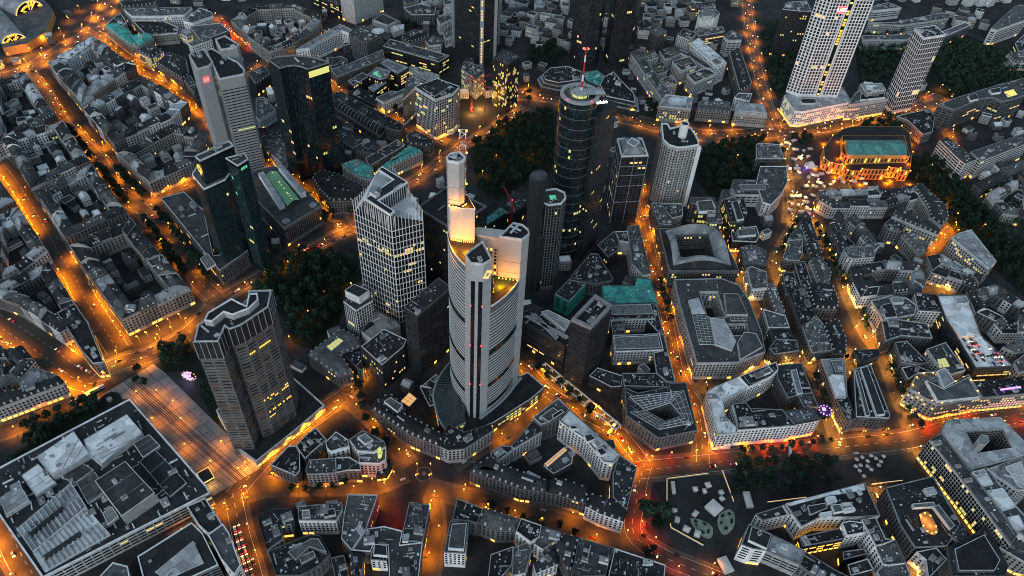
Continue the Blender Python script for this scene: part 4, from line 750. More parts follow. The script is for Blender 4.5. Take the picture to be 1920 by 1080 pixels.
B('dk n d F', 15.00, 'octagonal dark podium with pale terrace bands left of the mast', '24.0,966.4 35.0,986.1 59.3,992.8 77.9,980.3 75.6,958.3 46.2,947.0 27.9,952.6', terr=1)
B('dk n d F', 14.93, 'octagonal dark podium with pale terrace bands right of the mast', '109.1,969.6 122.9,985.9 137.7,951.7 147.7,932.1 147.5,908.5 110.7,919.3 102.8,947.5', terr=1)
B('dk g g F', 11.86, 'green glowing glass atrium between the two black towers', '77.3,983.9 101.0,992.4 111.7,977.2 103.2,949.4 85.2,961.4', lit=0.9, litcol='green')
B('dk b d F', 11.79, 'dark low restaurant house by the plaza trees', '-28.3,1148.4 -20.5,1158.6 -13.9,1150.3 -21.8,1140.2')
B('wh p l F', 24.72, 'rounded white podium with a lit roof rim under the tallest white tower', '349.2,934.3 356.1,897.1 365.6,896.6 438.0,928.8 435.9,965.2 388.1,964.8', lit=0.2, shop=0.9, units=1)
B('lt p m F', 24.65, 'white grid office with a lit base right of the rounded podium', '432.3,920.6 448.6,951.2 457.6,957.4 494.0,963.4 492.1,941.9 442.7,922.8', lit=0.05, shop=0.9)
B('lt p l F', 32.58, 'setback roof pavilion with pale skylights above the grid office', '456.0,962.2 487.0,968.3 487.6,951.0 458.4,938.3', lit=0.05)
B('wh q d F', 111.51, 'slender white-gridded tower with a dark green glass side', '500.6,970.8 531.1,983.1 536.7,958.4 504.5,945.2', lit=0.012)
B('dk p m F', 71.44, 'dark grey slab tower with a white rooftop sign left of the tall white tower', '365.4,1092.7 378.8,1118.1 408.2,1126.6 407.1,1091.6 388.9,1090.4', lit=0.03)
B('gr b m F', 32.37, 'wave-fronted office with long white storey bands', '548.5,921.4 586.6,945.9 647.4,980.8 701.7,1008.9 681.0,960.4 661.7,948.9 641.4,938.8 631.0,948.7 614.5,943.4 585.7,924.1 566.2,909.5', lit=0.1, units=6)
B('gr p d F', 14.63, 'low dark courtyard house by the trees before the wavy office', '498.3,915.7 548.5,938.5 552.6,923.1 535.1,882.3 519.7,873.9 510.4,907.3')
B('wh b m F', 18.56, 'white flat slab apartment house beyond the park', '555.4,1241.3 589.9,1261.8 607.2,1245.6 554.5,1226.8')
B('lt p m F', 16.49, 'long curved apartment slab beyond the park', '536.3,1186.6 583.2,1194.7 671.1,1239.5 684.2,1236.5 675.2,1219.2 588.5,1184.5')
B('lt p m F', 16.42, 'lower long apartment slab behind the slender tower', '512.9,1140.1 582.7,1152.7 604.8,1169.7 602.2,1155.3 581.6,1136.1 513.4,1127.3')
B('lt b m F', 26.35, 'terraced white apartment block at the top right', '789.9,1254.1 805.8,1266.1 822.0,1252.7 791.0,1210.6 729.3,1168.5 720.2,1171.7')
B('dk b d F', 18.28, 'dark office with an orange lit corner at the right edge', '749.1,1141.3 778.0,1175.5 787.5,1163.5 763.4,1122.1 744.4,1115.6', lit=0.3)
B('lt p m M', 14.21, 'pale villa row at the far right edge', '727.0,1112.8 763.6,1131.9 771.8,1122.5 756.6,1092.1 729.2,1088.7')
B('gr p m F', 18.14, 'long grey house behind the slender white-gridded tower', '645.1,1167.2 697.0,1205.7 702.3,1197.2 648.9,1154.5')
B('lt b m F', 27.07, 'white-banded office wing with a striped roof by the opera', '525.8,844.6 537.9,850.4 557.2,805.6 540.2,795.0 536.6,802.9', units=3)
B('lt b m F', 27.00, 'white-banded office wing running to the right edge', '556.8,822.0 626.3,861.6 653.2,876.7 642.4,851.5 562.7,803.0')
B('st p d M', 21.93, 'long dark mansard building curving along the park edge', '464.3,749.6 474.2,755.7 490.2,711.9 485.1,692.4 472.8,679.6 464.8,693.2 468.2,712.1', units=0, shop=0.1)
B('lt p d M', 21.86, 'brick-framed office row with lit upper windows facing the orange lane', '428.1,701.1 434.4,706.5 462.2,683.3 468.1,670.2 463.4,663.0 421.3,691.0', lit=0.2)
B('gr p d F', 19.79, 'dark louvred court building with a white roof box', '409.3,678.4 419.9,688.6 434.7,678.5 424.9,666.2 411.1,669.4')
B('st p m M', 18.72, 'sandstone corner house with hipped grey roof by the orange lane', '424.3,662.9 434.1,666.1 447.7,645.3 444.0,638.5 433.6,633.2 430.5,645.8')
B('lt p m F', 25.65, 'white stepped-terrace office on the leafy lane', '347.8,624.0 352.2,627.6 381.7,631.4 378.2,614.3 354.5,609.7 349.4,611.7', units=4)
B('lt p l F', 26.58, 'triangular office with pale roof between lane and park', '472.3,652.9 483.3,661.2 499.6,668.8 507.1,617.8 494.4,605.9', lit=0.12, units=6)
B('gr p d H', 13.51, 'dark hipped house tip of the narrow flatiron block', '319.3,690.0 329.2,702.4 332.9,690.1 331.5,680.6 319.2,679.5')
B('lt p d M', 17.44, 'white-walled long house of the flatiron block with lantern windows', '314.9,672.1 328.5,673.4 328.9,646.5 316.7,641.0')
B('lt p m F', 16.37, 'white terrace house on the left side of the flatiron block', '297.8,649.2 318.1,678.3 318.3,671.4 313.7,650.7 300.5,645.1', units=2)
B('gr p m F', 17.63, 'flat grey house with lit end wall on the flatiron block', '283.7,614.3 296.7,642.2 311.9,645.8 306.8,622.8 300.4,609.6 285.7,610.4', shop=0.7)
B('gr p d M', 18.56, 'brown-roofed house in the middle of the flatiron block', '313.1,639.4 327.4,641.8 326.3,619.3 313.5,616.1')
B('lt p m M', 18.49, 'grey-roofed house at the lower flatiron end', '311.1,611.8 325.1,617.2 330.2,595.2 324.1,578.8 312.5,575.8')
B('gr p d F', 17.42, 'dark flat house with lit alley wall below the flatiron tip', '294.3,607.3 306.2,610.4 306.1,570.5 304.3,557.1 293.4,556.1')
B('gr p d F', 16.35, 'dark flat house with skylights by the lit crossing', '279.7,592.9 290.8,592.8 292.1,560.8 275.6,559.4')
B('gr p m F', 19.28, 'long mid-grey office behind the stalls with pink-lit front', '291.9,819.0 295.2,823.7 321.9,823.7 321.6,793.9 286.7,790.2', units=2)
B('lt p m F', 19.21, 'pale corner office with curved roof wall near the stalls', '288.6,774.1 321.5,777.6 315.5,745.3 303.6,721.3 287.2,700.1 278.8,704.1 277.4,738.8', units=5)
B('gr p d H', 13.14, 'dark hipped villa beyond the park trees', '548.5,774.3 589.0,802.7 595.2,789.8 555.0,761.9')
B('gr p m H', 14.07, 'long grey villa at the right edge above the trees', '597.8,813.4 631.4,833.9 636.9,823.1 602.8,797.4')
B('dk b m F', 12.00, 'low podium with a striped glass side beside the dark round tower', '49.7,611.6 62.7,632.1 73.5,632.0 51.1,609.6', lit=0.3)
B('dk p d F', 17.93, 'dark roofed house beside the triangular white glass slope', '87.3,614.8 106.9,639.3 110.7,629.9 108.9,608.4 97.8,597.0')
B('lt p m F', 19.86, 'long slab house with white skylight strips along the orange street', '120.8,646.2 133.3,649.1 140.4,573.7 132.4,571.1 121.9,587.0', units=4)
B('lt n m F', 17.79, 'pale windowless fire wall house by the slab house', '106.9,638.4 120.7,640.8 121.7,622.4 111.1,622.5')
B('gr p m F', 21.72, 'grey house with a row of round dormers below the curved tower', '149.1,685.8 159.9,689.2 170.6,662.3 169.4,650.8 155.0,651.7')
B('lt p m F', 19.65, 'grey office wing with white vertical panels under the curved tower', '160.3,689.5 185.3,691.9 183.7,670.6 171.3,664.8')
B('gr g m F', 27.58, 'white-rimmed terraced office with a lit glass stair', '192.9,693.5 220.4,696.9 223.9,660.4 223.7,653.6 206.7,651.5 208.5,670.3 197.5,670.4 198.4,683.3 192.4,685.1', lit=0.15)
B('lt b m F', 18.51, 'long office with a white rimmed roof before the stalls', '251.3,745.3 294.5,749.2 291.4,721.0 250.8,718.1 232.0,705.2 235.1,724.0 247.5,726.6', units=4)
B('dk p d F', 27.44, 'dark office slab with a white rim and lit base', '230.4,693.8 254.4,698.1 253.8,672.6 246.5,656.0 232.5,654.6', lit=0.2)
B('dk p d F', 15.37, 'dark arcaded house with lamps on its terraces', '236.0,657.9 265.2,665.2 266.1,649.6 260.3,638.1 234.3,637.8', units=4, shop=0.7)
B('gr p m F', 17.63, 'grey roofed pentagon house with a white hatch', '240.6,627.3 254.3,631.7 268.5,623.5 264.5,602.3 240.0,602.1')
B('wh p m F', 17.56, 'white house with teal wall panel below the pentagon house', '242.2,594.2 248.2,596.8 261.5,590.0 259.0,566.2 242.2,562.9')
B('gr p d H', 13.49, 'small dark house near the dark octagon', '-7.5,685.4 11.4,706.8 13.3,694.7 -2.4,669.3')
B('gr p d F', 17.42, 'dark flat-roofed bank hall with two pale roof cylinders', '57.7,563.0 79.4,600.7 87.8,601.5 92.4,588.2 101.9,565.3 98.1,561.2 85.3,556.2 74.6,557.8', units=1)
B('cu b d F', 20.35, 'green copper-clad office wing with a dark flat roof', '42.3,535.1 56.4,557.0 73.8,553.5 56.2,526.0')
B('cu p g F', 17.28, 'bright turquoise copper roofed hall beside the orange street', '89.6,555.4 123.1,558.4 125.6,568.9 140.1,568.9 144.4,535.9 137.3,534.7 126.6,533.2 101.0,529.8 90.9,536.8', units=0)
B('lt p d F', 19.21, 'dark bank wing with a white windowed court front and roof pipes', '96.5,526.3 139.3,531.8 139.6,512.2 95.6,506.8', units=6)
B('lt p d F', 19.14, 'second dark bank wing with a glinting plant roof', '97.2,486.5 141.7,492.7 143.5,472.5 98.1,466.9', units=6)
B('dk p d F', 17.07, 'dark flat bank strip along the orange street edge', '131.5,511.8 142.5,534.1 151.3,437.0 144.1,436.4 134.8,446.3 134.4,470.0 143.4,473.9 142.2,494.6')
B('dk p d F', 17.00, 'dark bank link with a small courtyard wall', '96.5,507.1 108.1,508.1 109.7,491.1 97.6,488.4')
B('gr p d F', 17.93, 'dark rooftop plant house before the hexagonal office', '103.7,443.2 134.6,445.6 143.8,435.7 142.7,430.4 104.6,428.9', units=6)
B('gr p d F', 18.86, 'hexagonal stone office with a gridded dark roof', '104.9,426.0 116.4,421.0 144.9,430.6 144.7,434.3 160.4,436.0 164.1,385.2 130.4,374.7 104.8,395.9', units=4, shop=0.1, court='121.4,402.7 144.3,413.0 152.1,399.4 137.7,392.8')
B('dk b d F', 13.79, 'low dark banded annex below the black tower', '74.6,441.1 82.2,451.0 104.9,443.5 103.0,431.3 94.0,429.8', units=1)
B('dk b d F', 33.72, 'long dark slab with white louvre rows on its roof', '9.9,503.2 19.8,507.6 56.2,488.4 51.1,457.0 11.7,484.6', units=12)
B('gr p m F', 21.65, 'stone office carrying four vaulted roofs around a deep court', '154.8,644.3 206.2,650.7 220.0,652.0 231.6,587.0 231.2,584.3 159.2,577.8', vault=1, units=0, lit=0.03, court='171.7,635.7 173.0,599.9 209.2,603.2 207.7,640.5')
B('lt p m F', 23.58, 'huge stepped bank office with gridded skylights and two courts', '162.1,563.1 210.7,569.3 226.9,561.2 233.8,539.4 238.2,499.3 237.3,474.4 209.0,459.4 171.4,455.6 164.2,528.0', units=6, court='185.7,548.1 203.8,549.7 206.6,515.6 188.9,513.2|206.6,506.0 225.9,508.5 225.3,494.0 209.9,491.9')
B('gr p d M', 19.51, 'long dark mansard front along the café street', '-24.8,332.8 -8.7,347.1 0.0,339.9 38.5,326.8 37.5,317.6 16.3,318.9 -2.8,325.6 -24.2,331.7')
B('gr p d M', 19.44, 'dark mansard house with tall ridge at the middle of the café street', '38.5,328.0 48.7,330.4 69.0,323.2 68.6,309.7 44.6,316.4 37.6,317.1')
B('wh p d M', 19.37, 'dark roofed corner house with a white gridded end front', '68.9,318.7 88.9,314.5 99.4,306.4 96.4,296.4 78.9,301.7 67.6,307.5')
B('gr p d F', 21.63, 'dark flat wing along the red side street', '89.6,336.1 95.8,354.5 109.7,344.0 99.0,305.1 88.6,315.4', units=3)
B('wh p w F', 27.56, 'white apartment slab with a bright slanted roof', '46.4,380.8 55.1,392.6 95.3,351.2 89.7,343.0 82.0,343.6 67.5,364.6 54.4,373.7', units=5)
B('gr p m F', 24.49, 'grey flat office corner pointing at the street bend', '24.3,383.9 45.6,405.7 55.1,394.9 47.2,384.4 31.1,377.3', units=2)
B('lt p d F', 20.42, 'white-walled house with dark roof along the narrow lane', '7.5,357.5 15.5,369.4 24.8,384.3 32.5,378.3 32.5,373.2 9.7,355.2')
B('lt p d F', 18.35, 'dark flat-roofed house on the lane corner', '-9.0,351.5 -0.9,358.2 7.5,358.8 8.7,355.2 -0.3,346.0 -7.4,343.1')
B('gr p m F', 7.28, 'low courtyard hall with a line of amber skylights', '34.9,348.2 55.2,369.6 60.6,365.0 58.3,352.4 43.5,341.6', units=0, sky=1)
B('gr p d M', 20.21, 'long dark mansard front with dormers below the round glass hall', '-112.0,386.1 -109.9,394.0 -75.9,378.6 -49.7,364.5 -50.6,352.8 -77.0,362.5')
B('lt p d F', 19.14, 'rounded white-pillared house on the circular square', '-50.7,353.5 -49.8,365.2 -46.5,376.1 -32.4,369.1 -10.8,378.8 -8.2,372.3 -31.0,352.3 -43.8,350.1')
B('gr p d F', 17.07, 'dark curved corner building with a smooth fan roof', '-183.0,327.7 -173.7,345.9 -167.4,347.0 -162.6,340.3 -158.8,324.6 -160.8,319.6')
B('gr p d F', 19.00, 'dark office with a dotted white skylight roof', '-166.8,345.7 -160.8,357.1 -154.7,364.1 -143.5,353.2 -153.5,339.7 -156.5,333.9 -162.3,340.4', units=10)
B('wh p m F', 20.93, 'white walled house with a dark box attic in the square block', '-143.5,349.3 -137.1,360.2 -125.8,353.2 -123.5,347.0 -137.4,340.9 -141.4,344.4', units=2)
B('lt p m F', 18.86, 'light flat house with two roof boxes along the lamp-lit front', '-154.1,323.8 -153.2,333.6 -133.1,336.9 -129.7,323.1 -151.8,320.4', units=2)
B('gr p d F', 17.79, 'dark low middle house of the square block', '-133.3,337.6 -122.3,339.0 -112.7,333.5 -110.6,327.6 -121.0,326.8 -130.0,323.8')
B('wh p m F', 23.72, 'white office corner with a plant roof in the square block', '-124.1,351.5 -115.0,361.2 -96.1,352.2 -93.6,347.3 -102.9,341.6 -115.8,341.9', units=5)
B('lt p m F', 20.65, 'pale corner house with a glowing round sign tower', '-114.8,340.2 -100.3,343.8 -95.8,349.2 -93.8,346.8 -92.2,336.9 -96.9,332.8 -112.8,332.3')
B('dk b d F', 8.58, 'low rounded glass apron at the circular square', '-98.8,339.1 -91.8,345.9 -88.6,339.8 -91.6,330.9 -99.9,329.1', shop=0.9)
B('lt p d F', 19.51, 'dark flat roof office with a white rim at the junction', '-180.3,281.3 -169.3,289.3 -157.3,290.1 -154.3,277.7 -161.9,276.1 -157.2,265.7 -166.4,255.8', units=6)
B('wh p m F', 21.44, 'white slab with yellow lit stair column and roof boxes', '-151.7,291.1 -119.4,296.7 -117.8,291.2 -120.9,281.6 -148.5,279.7', units=6)
B('gr p d F', 17.37, 'dark folded-roof hall behind the white slab', '-156.5,261.6 -138.1,271.3 -131.0,270.7 -120.2,256.8 -126.1,248.3 -137.6,239.6 -155.4,238.4 -165.8,255.8', units=3)
B('gr p m F', 20.63, 'plain dark roofed wing left of the red-lit court', '-116.3,304.2 -93.3,305.2 -97.2,277.7 -104.7,259.3 -114.2,268.0 -116.1,287.3', units=3)
B('gr p m F', 20.56, 'plain grey roofed wing right of the red-lit court', '-68.5,300.7 -53.0,300.0 -52.5,296.1 -54.2,268.9 -68.1,269.0 -70.2,277.3', units=3)
B('gr p m F', 19.49, 'wide grey connecting roof behind the red-lit court', '-97.2,277.2 -84.7,280.2 -70.3,277.4 -70.7,266.2 -54.3,269.4 -54.1,251.9 -53.7,242.0 -74.6,240.7 -79.4,265.6 -90.2,264.9 -91.2,259.7 -104.9,259.8', units=3)
B('wh p d F', 16.42, 'white rear house with dark roof between the court wings', '-91.6,266.4 -80.7,266.0 -78.9,254.8 -90.7,255.0')
B('wh p d F', 15.35, 'narrow pale rear wing at the bottom edge', '-120.0,254.7 -110.8,257.8 -104.0,242.6 -112.7,238.1')
B('lt p d M', 17.28, 'dark sloped rear house at the bottom edge', '-107.1,259.7 -97.2,259.3 -95.6,250.3 -96.6,240.2 -101.4,239.9')
B('wh p m F', 22.21, 'white house with a bright rimmed rectangular roof box', '-35.7,286.4 -21.7,287.3 -22.0,261.3 -37.6,261.3', units=3)
B('gr p d F', 20.14, 'dark roofed corner house with a white rim by the zebra crossing', '-34.5,288.7 -32.1,306.8 -11.5,299.7 -15.1,286.7 -21.3,288.5', units=2)
B('gr p m M', 19.07, 'dark slanted-roof house in the lower café row', '-14.7,288.0 -11.2,300.6 17.2,293.4 13.7,283.6 -0.8,282.7 -4.8,284.5')
B('wh p d F', 21.00, 'white-rimmed flat house in the lower café row', '14.2,282.1 17.7,292.9 33.4,288.1 32.1,278.7 25.5,274.1')
B('wh p m F', 19.93, 'white angular house with dark roof behind the café row', '28.6,273.6 34.4,287.9 51.5,284.2 41.5,275.5 34.6,269.8')
B('gr p d M', 18.86, 'dark pitched house with a pale gable in the bottom row', '41.6,272.9 50.6,283.1 61.7,281.6 57.4,264.5 54.4,251.1 48.6,266.0')
B('gr p m F', 19.79, 'wide grey metal roof hall in the bottom row', '61.5,280.6 87.8,274.4 82.7,259.6 80.4,252.4 55.2,249.8 58.3,264.1', units=4)
B('gr p d F', 19.72, 'wide dark roof at the bottom row end by the junction', '88.3,273.9 125.0,263.4 123.0,252.2 82.3,251.5', units=5, lit=0.2)
B('wh p d M', 16.65, 'white rear house with dark hipped roof at the bottom edge', '28.2,259.6 41.8,272.9 45.8,269.0 46.3,260.8 30.3,252.6')
B('wh p m F', 16.58, 'white house with a dark light well at the bottom left edge of the row', '13.0,271.1 23.8,276.0 26.9,269.9 22.5,252.2 12.9,249.5', units=2)
B('gr p d F', 15.51, 'dark court roof at the very bottom beside the white house', '-3.5,265.3 13.0,272.7 12.6,258.1 5.3,248.5 -4.4,247.9', units=2)
B('wh p d F', 21.44, 'white-walled office with dark roof and white roof boxes', '224.4,319.1 293.0,342.6 297.0,313.7 273.9,310.5 262.3,310.5 248.6,308.8 232.8,300.2', units=8)
B('wh p d F', 19.37, 'white walled left wing with a dark flat roof', '199.7,309.6 225.1,319.5 229.8,312.0 218.2,308.7 204.1,304.4', units=2)
B('wh b d F', 23.63, 'white gridded corner block with a square rimmed roof terrace', '182.9,281.1 191.6,298.7 207.3,291.2 201.0,277.5 190.7,278.4', units=2, shop=0.5)
B('lt b l F', 18.56, 'long pale metal roofed hall with ribbon windows', '202.9,280.2 209.6,293.5 232.7,282.1 225.6,270.7')
B('gr p d F', 17.49, 'dark hall with a row of rooflights at the bottom edge', '226.1,271.2 232.9,281.9 252.3,269.0 265.4,262.2 256.3,255.7 239.0,259.8', units=5)
B('dk b d F', 15.42, 'dark roofed inner hall glowing amber below its eaves', '231.8,294.6 266.0,304.7 266.7,295.6 232.4,286.9', shop=1.0, lit=0.9, litcol='amber')
B('wh p d F', 21.35, 'white grid rear block with dark square roof', '265.3,305.7 271.7,307.8 282.3,306.9 280.7,298.5 266.4,295.0', units=2)
B('wh p d F', 22.28, 'white ribbed house row along the amber lane', '280.9,308.8 292.6,311.7 295.1,294.0 301.9,293.7 290.6,288.9 285.7,287.7', units=4)
B('wh p m F', 20.21, 'grey roofed house with white grid front at the lower lane', '286.7,288.4 303.8,294.8 305.7,276.6 291.5,274.1 288.7,274.7', units=3)
B('lt p m F', 18.14, 'pale domed end house at the bottom of the amber lane', '282.6,269.1 291.3,275.9 306.9,277.7 307.4,267.7 285.7,257.2', units=3)
B('dk p d F', 12.07, 'dark rooftop terrace house inside the white block', '264.0,286.6 281.0,290.1 283.0,286.2 263.1,280.1', units=3)
B('dk p d F', 12.00, 'dark plant courtyard house at the bottom inside the white block', '265.1,276.3 281.9,282.2 284.0,273.6 265.1,267.8', units=3)
B('gr p d F', 18.93, 'dark flat office with an oval amber rooftop garden', '310.4,340.7 353.2,354.2 360.3,312.6 342.8,292.6 317.5,289.9 312.1,308.2', units=5)
B('lt p d F', 19.86, 'white framed cube house below the rooftop garden', '347.3,303.4 355.0,310.6 362.5,311.1 360.2,296.6 355.2,294.1')
B('gr p d F', 19.79, 'dark stepped roof block at the bottom right', '341.9,291.1 380.2,311.2 384.1,280.1 378.5,271.5 338.0,268.9', units=5)
B('lt p d F', 17.72, 'pale walled dark roof house at the bottom lane end', '318.2,287.3 334.9,291.6 339.7,282.4 320.3,266.6 323.3,281.3', units=2)
B('lt g m F', 27.65, 'long gridded office front glowing amber on the wide lit street', '356.9,384.1 369.6,391.7 380.0,356.3 396.1,301.5 387.2,292.3 372.8,339.9', lit=0.06, shop=1)
B('st p l F', 29.58, 'grand stone bank with a square courtyard and a round turret', '368.8,391.7 377.8,404.6 426.1,411.0 437.3,386.1 433.3,374.1 385.2,357.9 380.9,355.2', units=4, court='389.6,393.2 423.3,398.4 423.5,379.8 391.8,372.3')
B('lt p m F', 25.51, 'pale roofed hall joined behind the long gridded office', '381.6,356.5 397.1,361.3 406.8,327.0 411.0,317.0 403.6,299.8 398.2,303.8', units=4)
B('lt p l F', 26.44, 'striped white roof block on the right edge', '395.9,359.4 425.0,371.6 442.2,378.0 427.6,344.5 413.3,341.1', units=3)
B('st p m F', 19.37, 'sandstone corner house with tall lit windows at the bottom right edge', '382.9,294.0 400.1,306.1 413.6,303.6 404.0,281.6 397.7,283.2', shop=0.6)
B('wh p w F', 22.63, 'white office with a pale L-shaped roof facing the curving orange street', '176.4,423.7 184.4,430.2 207.8,443.6 213.8,431.5 189.1,414.6 189.7,397.7 196.5,388.2 195.5,381.8 179.4,379.3', units=4)
B('wh p d F', 24.56, 'white office with a dark sunken roof square and louvred bay', '207.1,442.0 244.5,462.0 244.7,453.1 236.2,444.3 213.9,430.6', units=3)
B('gr p d F', 20.49, 'dark roof office with a band of white plant units', '247.2,461.9 269.8,466.3 272.2,432.3 260.5,429.4 248.4,424.6 243.7,448.1', units=6)
B('gr p m F', 20.42, 'grey flat house end beside the leafy shopping street', '258.1,429.3 272.2,432.3 273.6,416.5 260.5,415.5')
B('wh p d F', 23.35, 'white office with solar panels and a roof garden', '197.1,412.3 209.1,414.6 211.9,408.2 239.8,409.4 247.9,393.3 197.3,385.0 198.0,398.8', units=6)
B('wh p m F', 22.28, 'white grid front department house with a purple glowing corner drum', '235.0,407.0 250.5,411.0 269.7,413.8 270.6,401.3 267.2,400.1 246.9,394.5 231.8,392.9', shop=1)
B('gr p l F', 19.21, 'narrow house with a curved pale zinc roof between two lit streets', '289.5,473.2 312.6,476.1 308.6,456.3 303.1,430.7 292.4,428.9 291.1,452.9', units=3)
B('gr p d F', 19.14, 'lit end house of the narrow block with dark roof boxes', '292.4,429.0 303.9,430.8 304.8,407.9 296.2,404.5', units=4, shop=0.6)
B('gr p d F', 20.07, 'long black roofed market hall with ridge skylights', '316.9,462.5 334.6,470.2 335.5,413.3 333.5,409.4 317.2,409.1 304.8,409.1', units=5)
B('gr p d F', 19.00, 'dark roofed house with a bright row of shopfronts', '243.6,483.2 252.6,495.0 272.1,495.5 271.7,482.2 247.2,475.9', units=2, shop=0.8)
B('lt p m F', 17.93, 'light grey flat office beside the white-lit lane', '248.2,510.3 247.7,535.1 268.6,527.9 269.2,512.1', units=3)
B('gr p d F', 17.86, 'dark flat house above the bright shopfronts', '249.9,508.8 268.4,511.2 272.1,487.0 251.0,485.3', units=2)
B('gr p m M', 16.79, 'grey house at the upper white-lit lane', '258.8,550.0 257.7,572.7 266.1,573.4 269.5,530.8 260.2,530.0')
B('gr p d F', 17.72, 'long dark shop house between two glowing lanes', '277.4,563.9 295.3,571.2 299.1,532.4 289.3,520.9 280.2,514.9 279.8,543.5', units=5)
B('gr p d M', 16.65, 'dark mansard house in the middle of the glowing lanes', '301.4,578.6 327.0,577.0 328.0,554.2 323.8,542.8 299.9,542.6')
B('gr p m F', 16.58, 'grey house with roof boxes right of the glowing lane', '282.5,517.9 300.0,531.8 308.1,511.4 304.7,487.5 284.7,482.6 283.5,494.0', units=5)
B('gr p d M', 16.51, 'dark roof house ending at the bright crossing', '303.7,519.7 320.6,530.0 321.8,502.3 317.4,485.3 305.2,484.3')
B('gr p d F', 11.44, 'small dark roofed hall on the exchange square', '328.4,493.8 353.6,497.5 352.5,489.1 330.7,479.2', units=3)
B('lt p m F', 19.37, 'white office with grey flat roof beside the exchange square', '359.2,554.3 382.2,563.8 397.6,561.4 404.1,552.6 398.5,539.3 377.8,532.2 363.3,527.4 361.4,543.4', units=3)
B('wh p d F', 22.63, 'white terrace office behind the exchange square', '406.0,566.4 427.5,566.4 425.8,542.2 402.0,542.0', units=2)
B('gr p d F', 20.56, 'dark roofed office with white window fronts right of the square', '361.2,526.1 379.1,529.4 405.5,526.3 404.2,507.2 375.1,508.2 357.3,500.0', units=5)
B('dk b w F', 24.49, 'department store with lamp-lit roof car park and pale canopy', '426.1,562.6 458.0,567.2 454.9,544.8 451.1,511.0 466.6,474.5 429.4,469.2 423.8,531.3', units=0, lit=0.12, carpark=1)
B('gr p d F', 18.42, 'dark roofed office with white parapet box below the square', '367.3,501.0 379.6,503.7 391.5,478.3 378.9,474.1 365.9,476.2', units=2)
B('lt p m F', 24.35, 'slim grey office slab with yellow lit windows', '391.5,489.5 412.6,499.5 419.1,466.1 403.5,460.2 394.8,473.6', units=2, lit=0.15)
B('gr p d F', 15.28, 'curved dark roofed hall behind the corner office', '366.0,472.4 379.8,476.7 395.7,468.4 379.2,467.1 367.7,458.4', units=1)
B('st p m F', 23.21, 'grand corner office with lamps along its eaves', '360.1,441.0 373.6,460.3 393.0,463.4 392.6,445.0 420.7,462.5 423.7,437.0 379.6,424.9 371.3,431.5', units=4, rim=1, shop=1, lit=0.15)
B('st p d F', 22.14, 'long store with pink lit windows and a violet roof tube', '423.0,454.3 483.3,467.5 474.3,446.9 425.1,437.9', units=3, shop=1, lit=0.5, litcol='pink')
B('lt p m M', 18.07, 'pale round-gabled house at the far right behind the store', '472.2,504.8 487.4,513.7 505.7,514.4 500.4,502.1 481.2,498.9')
B('wh p m F', 20.00, 'white slatted office at the right edge beyond the car park roof', '472.6,483.5 494.7,500.0 496.4,495.2 489.1,478.4 472.2,470.7')
B('gr g m F', 25.93, 'long bank hall with green glass atrium roof and two white roof wings', '-284.0,649.3 -304.7,675.7 -294.9,699.0 -278.9,707.0 -265.5,702.0 -210.3,642.8 -240.2,602.0', units=0, atrium=1)
B('gr p d M', 19.86, 'dark mansard house with a sunken yellow-lit roof window', '-233.9,698.4 -224.7,712.0 -201.7,704.2 -171.0,685.1 -173.0,663.3 -204.2,657.9 -221.7,677.5', lit=0.05)
B('lt p g F', 16.79, 'green copper-roofed house by the orange avenue', '-207.4,731.0 -191.0,743.3 -169.4,727.1 -167.0,704.3 -184.9,710.1', units=1)
B('gr p d F', 15.72, 'dark long house with lit arcade along the avenue', '-182.1,745.7 -150.6,787.8 -139.4,777.7 -174.8,730.6', shop=1)
B('st p g M', 16.65, 'stone office with green-black roof and flagged lit front', '-161.4,725.5 -134.0,774.1 -116.8,764.9 -152.7,729.0', shop=0.2)
B('lt p m F', 16.58, 'white cornered house below the two-box bank tower', '-301.7,763.1 -293.3,773.8 -274.8,748.1 -276.4,726.6 -293.3,743.5')
B('dk p g F', 17.51, 'turquoise roofed house behind the corner tower', '-40.4,640.2 -18.1,668.7 -9.6,661.4 -35.4,631.8')
B('dk p d F', 17.44, 'dark roof house with striped lit skylights near the dark octagon', '-11.8,677.6 -6.1,699.9 13.2,689.7 6.3,670.0 -8.0,659.3', units=3)
B('gr p m M', 16.37, 'old stone house with a yellow-green glowing roof light', '-180.0,443.5 -156.5,476.3 -135.7,464.8 -134.2,456.8 -150.4,445.9 -135.6,425.5 -147.7,420.8 -162.8,431.0', units=1, lit=0.03)
B('gr p d F', 15.63, 'dark lower wing of the old stone house with amber eaves', '-150.9,448.1 -142.5,455.1 -134.4,457.4 -128.2,429.7 -133.4,432.4', shop=0.6)
B('dk p d F', 34.56, 'dark cube office with a plain roof and one lit yellow row', '-129.7,441.5 -113.2,463.5 -91.1,452.5 -92.4,444.5 -108.2,421.9', lit=0.12, units=4)
B('wh g m F', 46.49, 'white waffle-grid tower with a pale crown frame', '-152.9,484.7 -146.5,499.0 -130.5,492.6 -126.6,487.8 -139.4,474.1', units=0, lit=0.02)
B('lt n l F', 20.42, 'pale flat terrace roof at the foot of the white tower', '-136.4,471.0 -127.3,497.2 -105.2,485.3 -102.0,480.5 -125.2,462.9', units=1)
B('dk b d F', 80.35, 'black slab office with white cooling units on its roof', '-90.5,449.3 -65.3,487.4 -52.9,475.9 -77.9,439.6', units=8)
B('gr p d M', 18.28, 'dark mansard house with lantern roof by the amber court', '-112.1,392.4 -100.3,404.7 -84.6,391.7 -89.5,378.9 -96.6,381.1', units=2)
B('dk n d F', 12.21, 'black flat roof with white outlined plant deck', '-75.5,417.1 -63.2,433.1 -56.5,426.0 -60.5,399.4 -65.0,397.7', units=4)
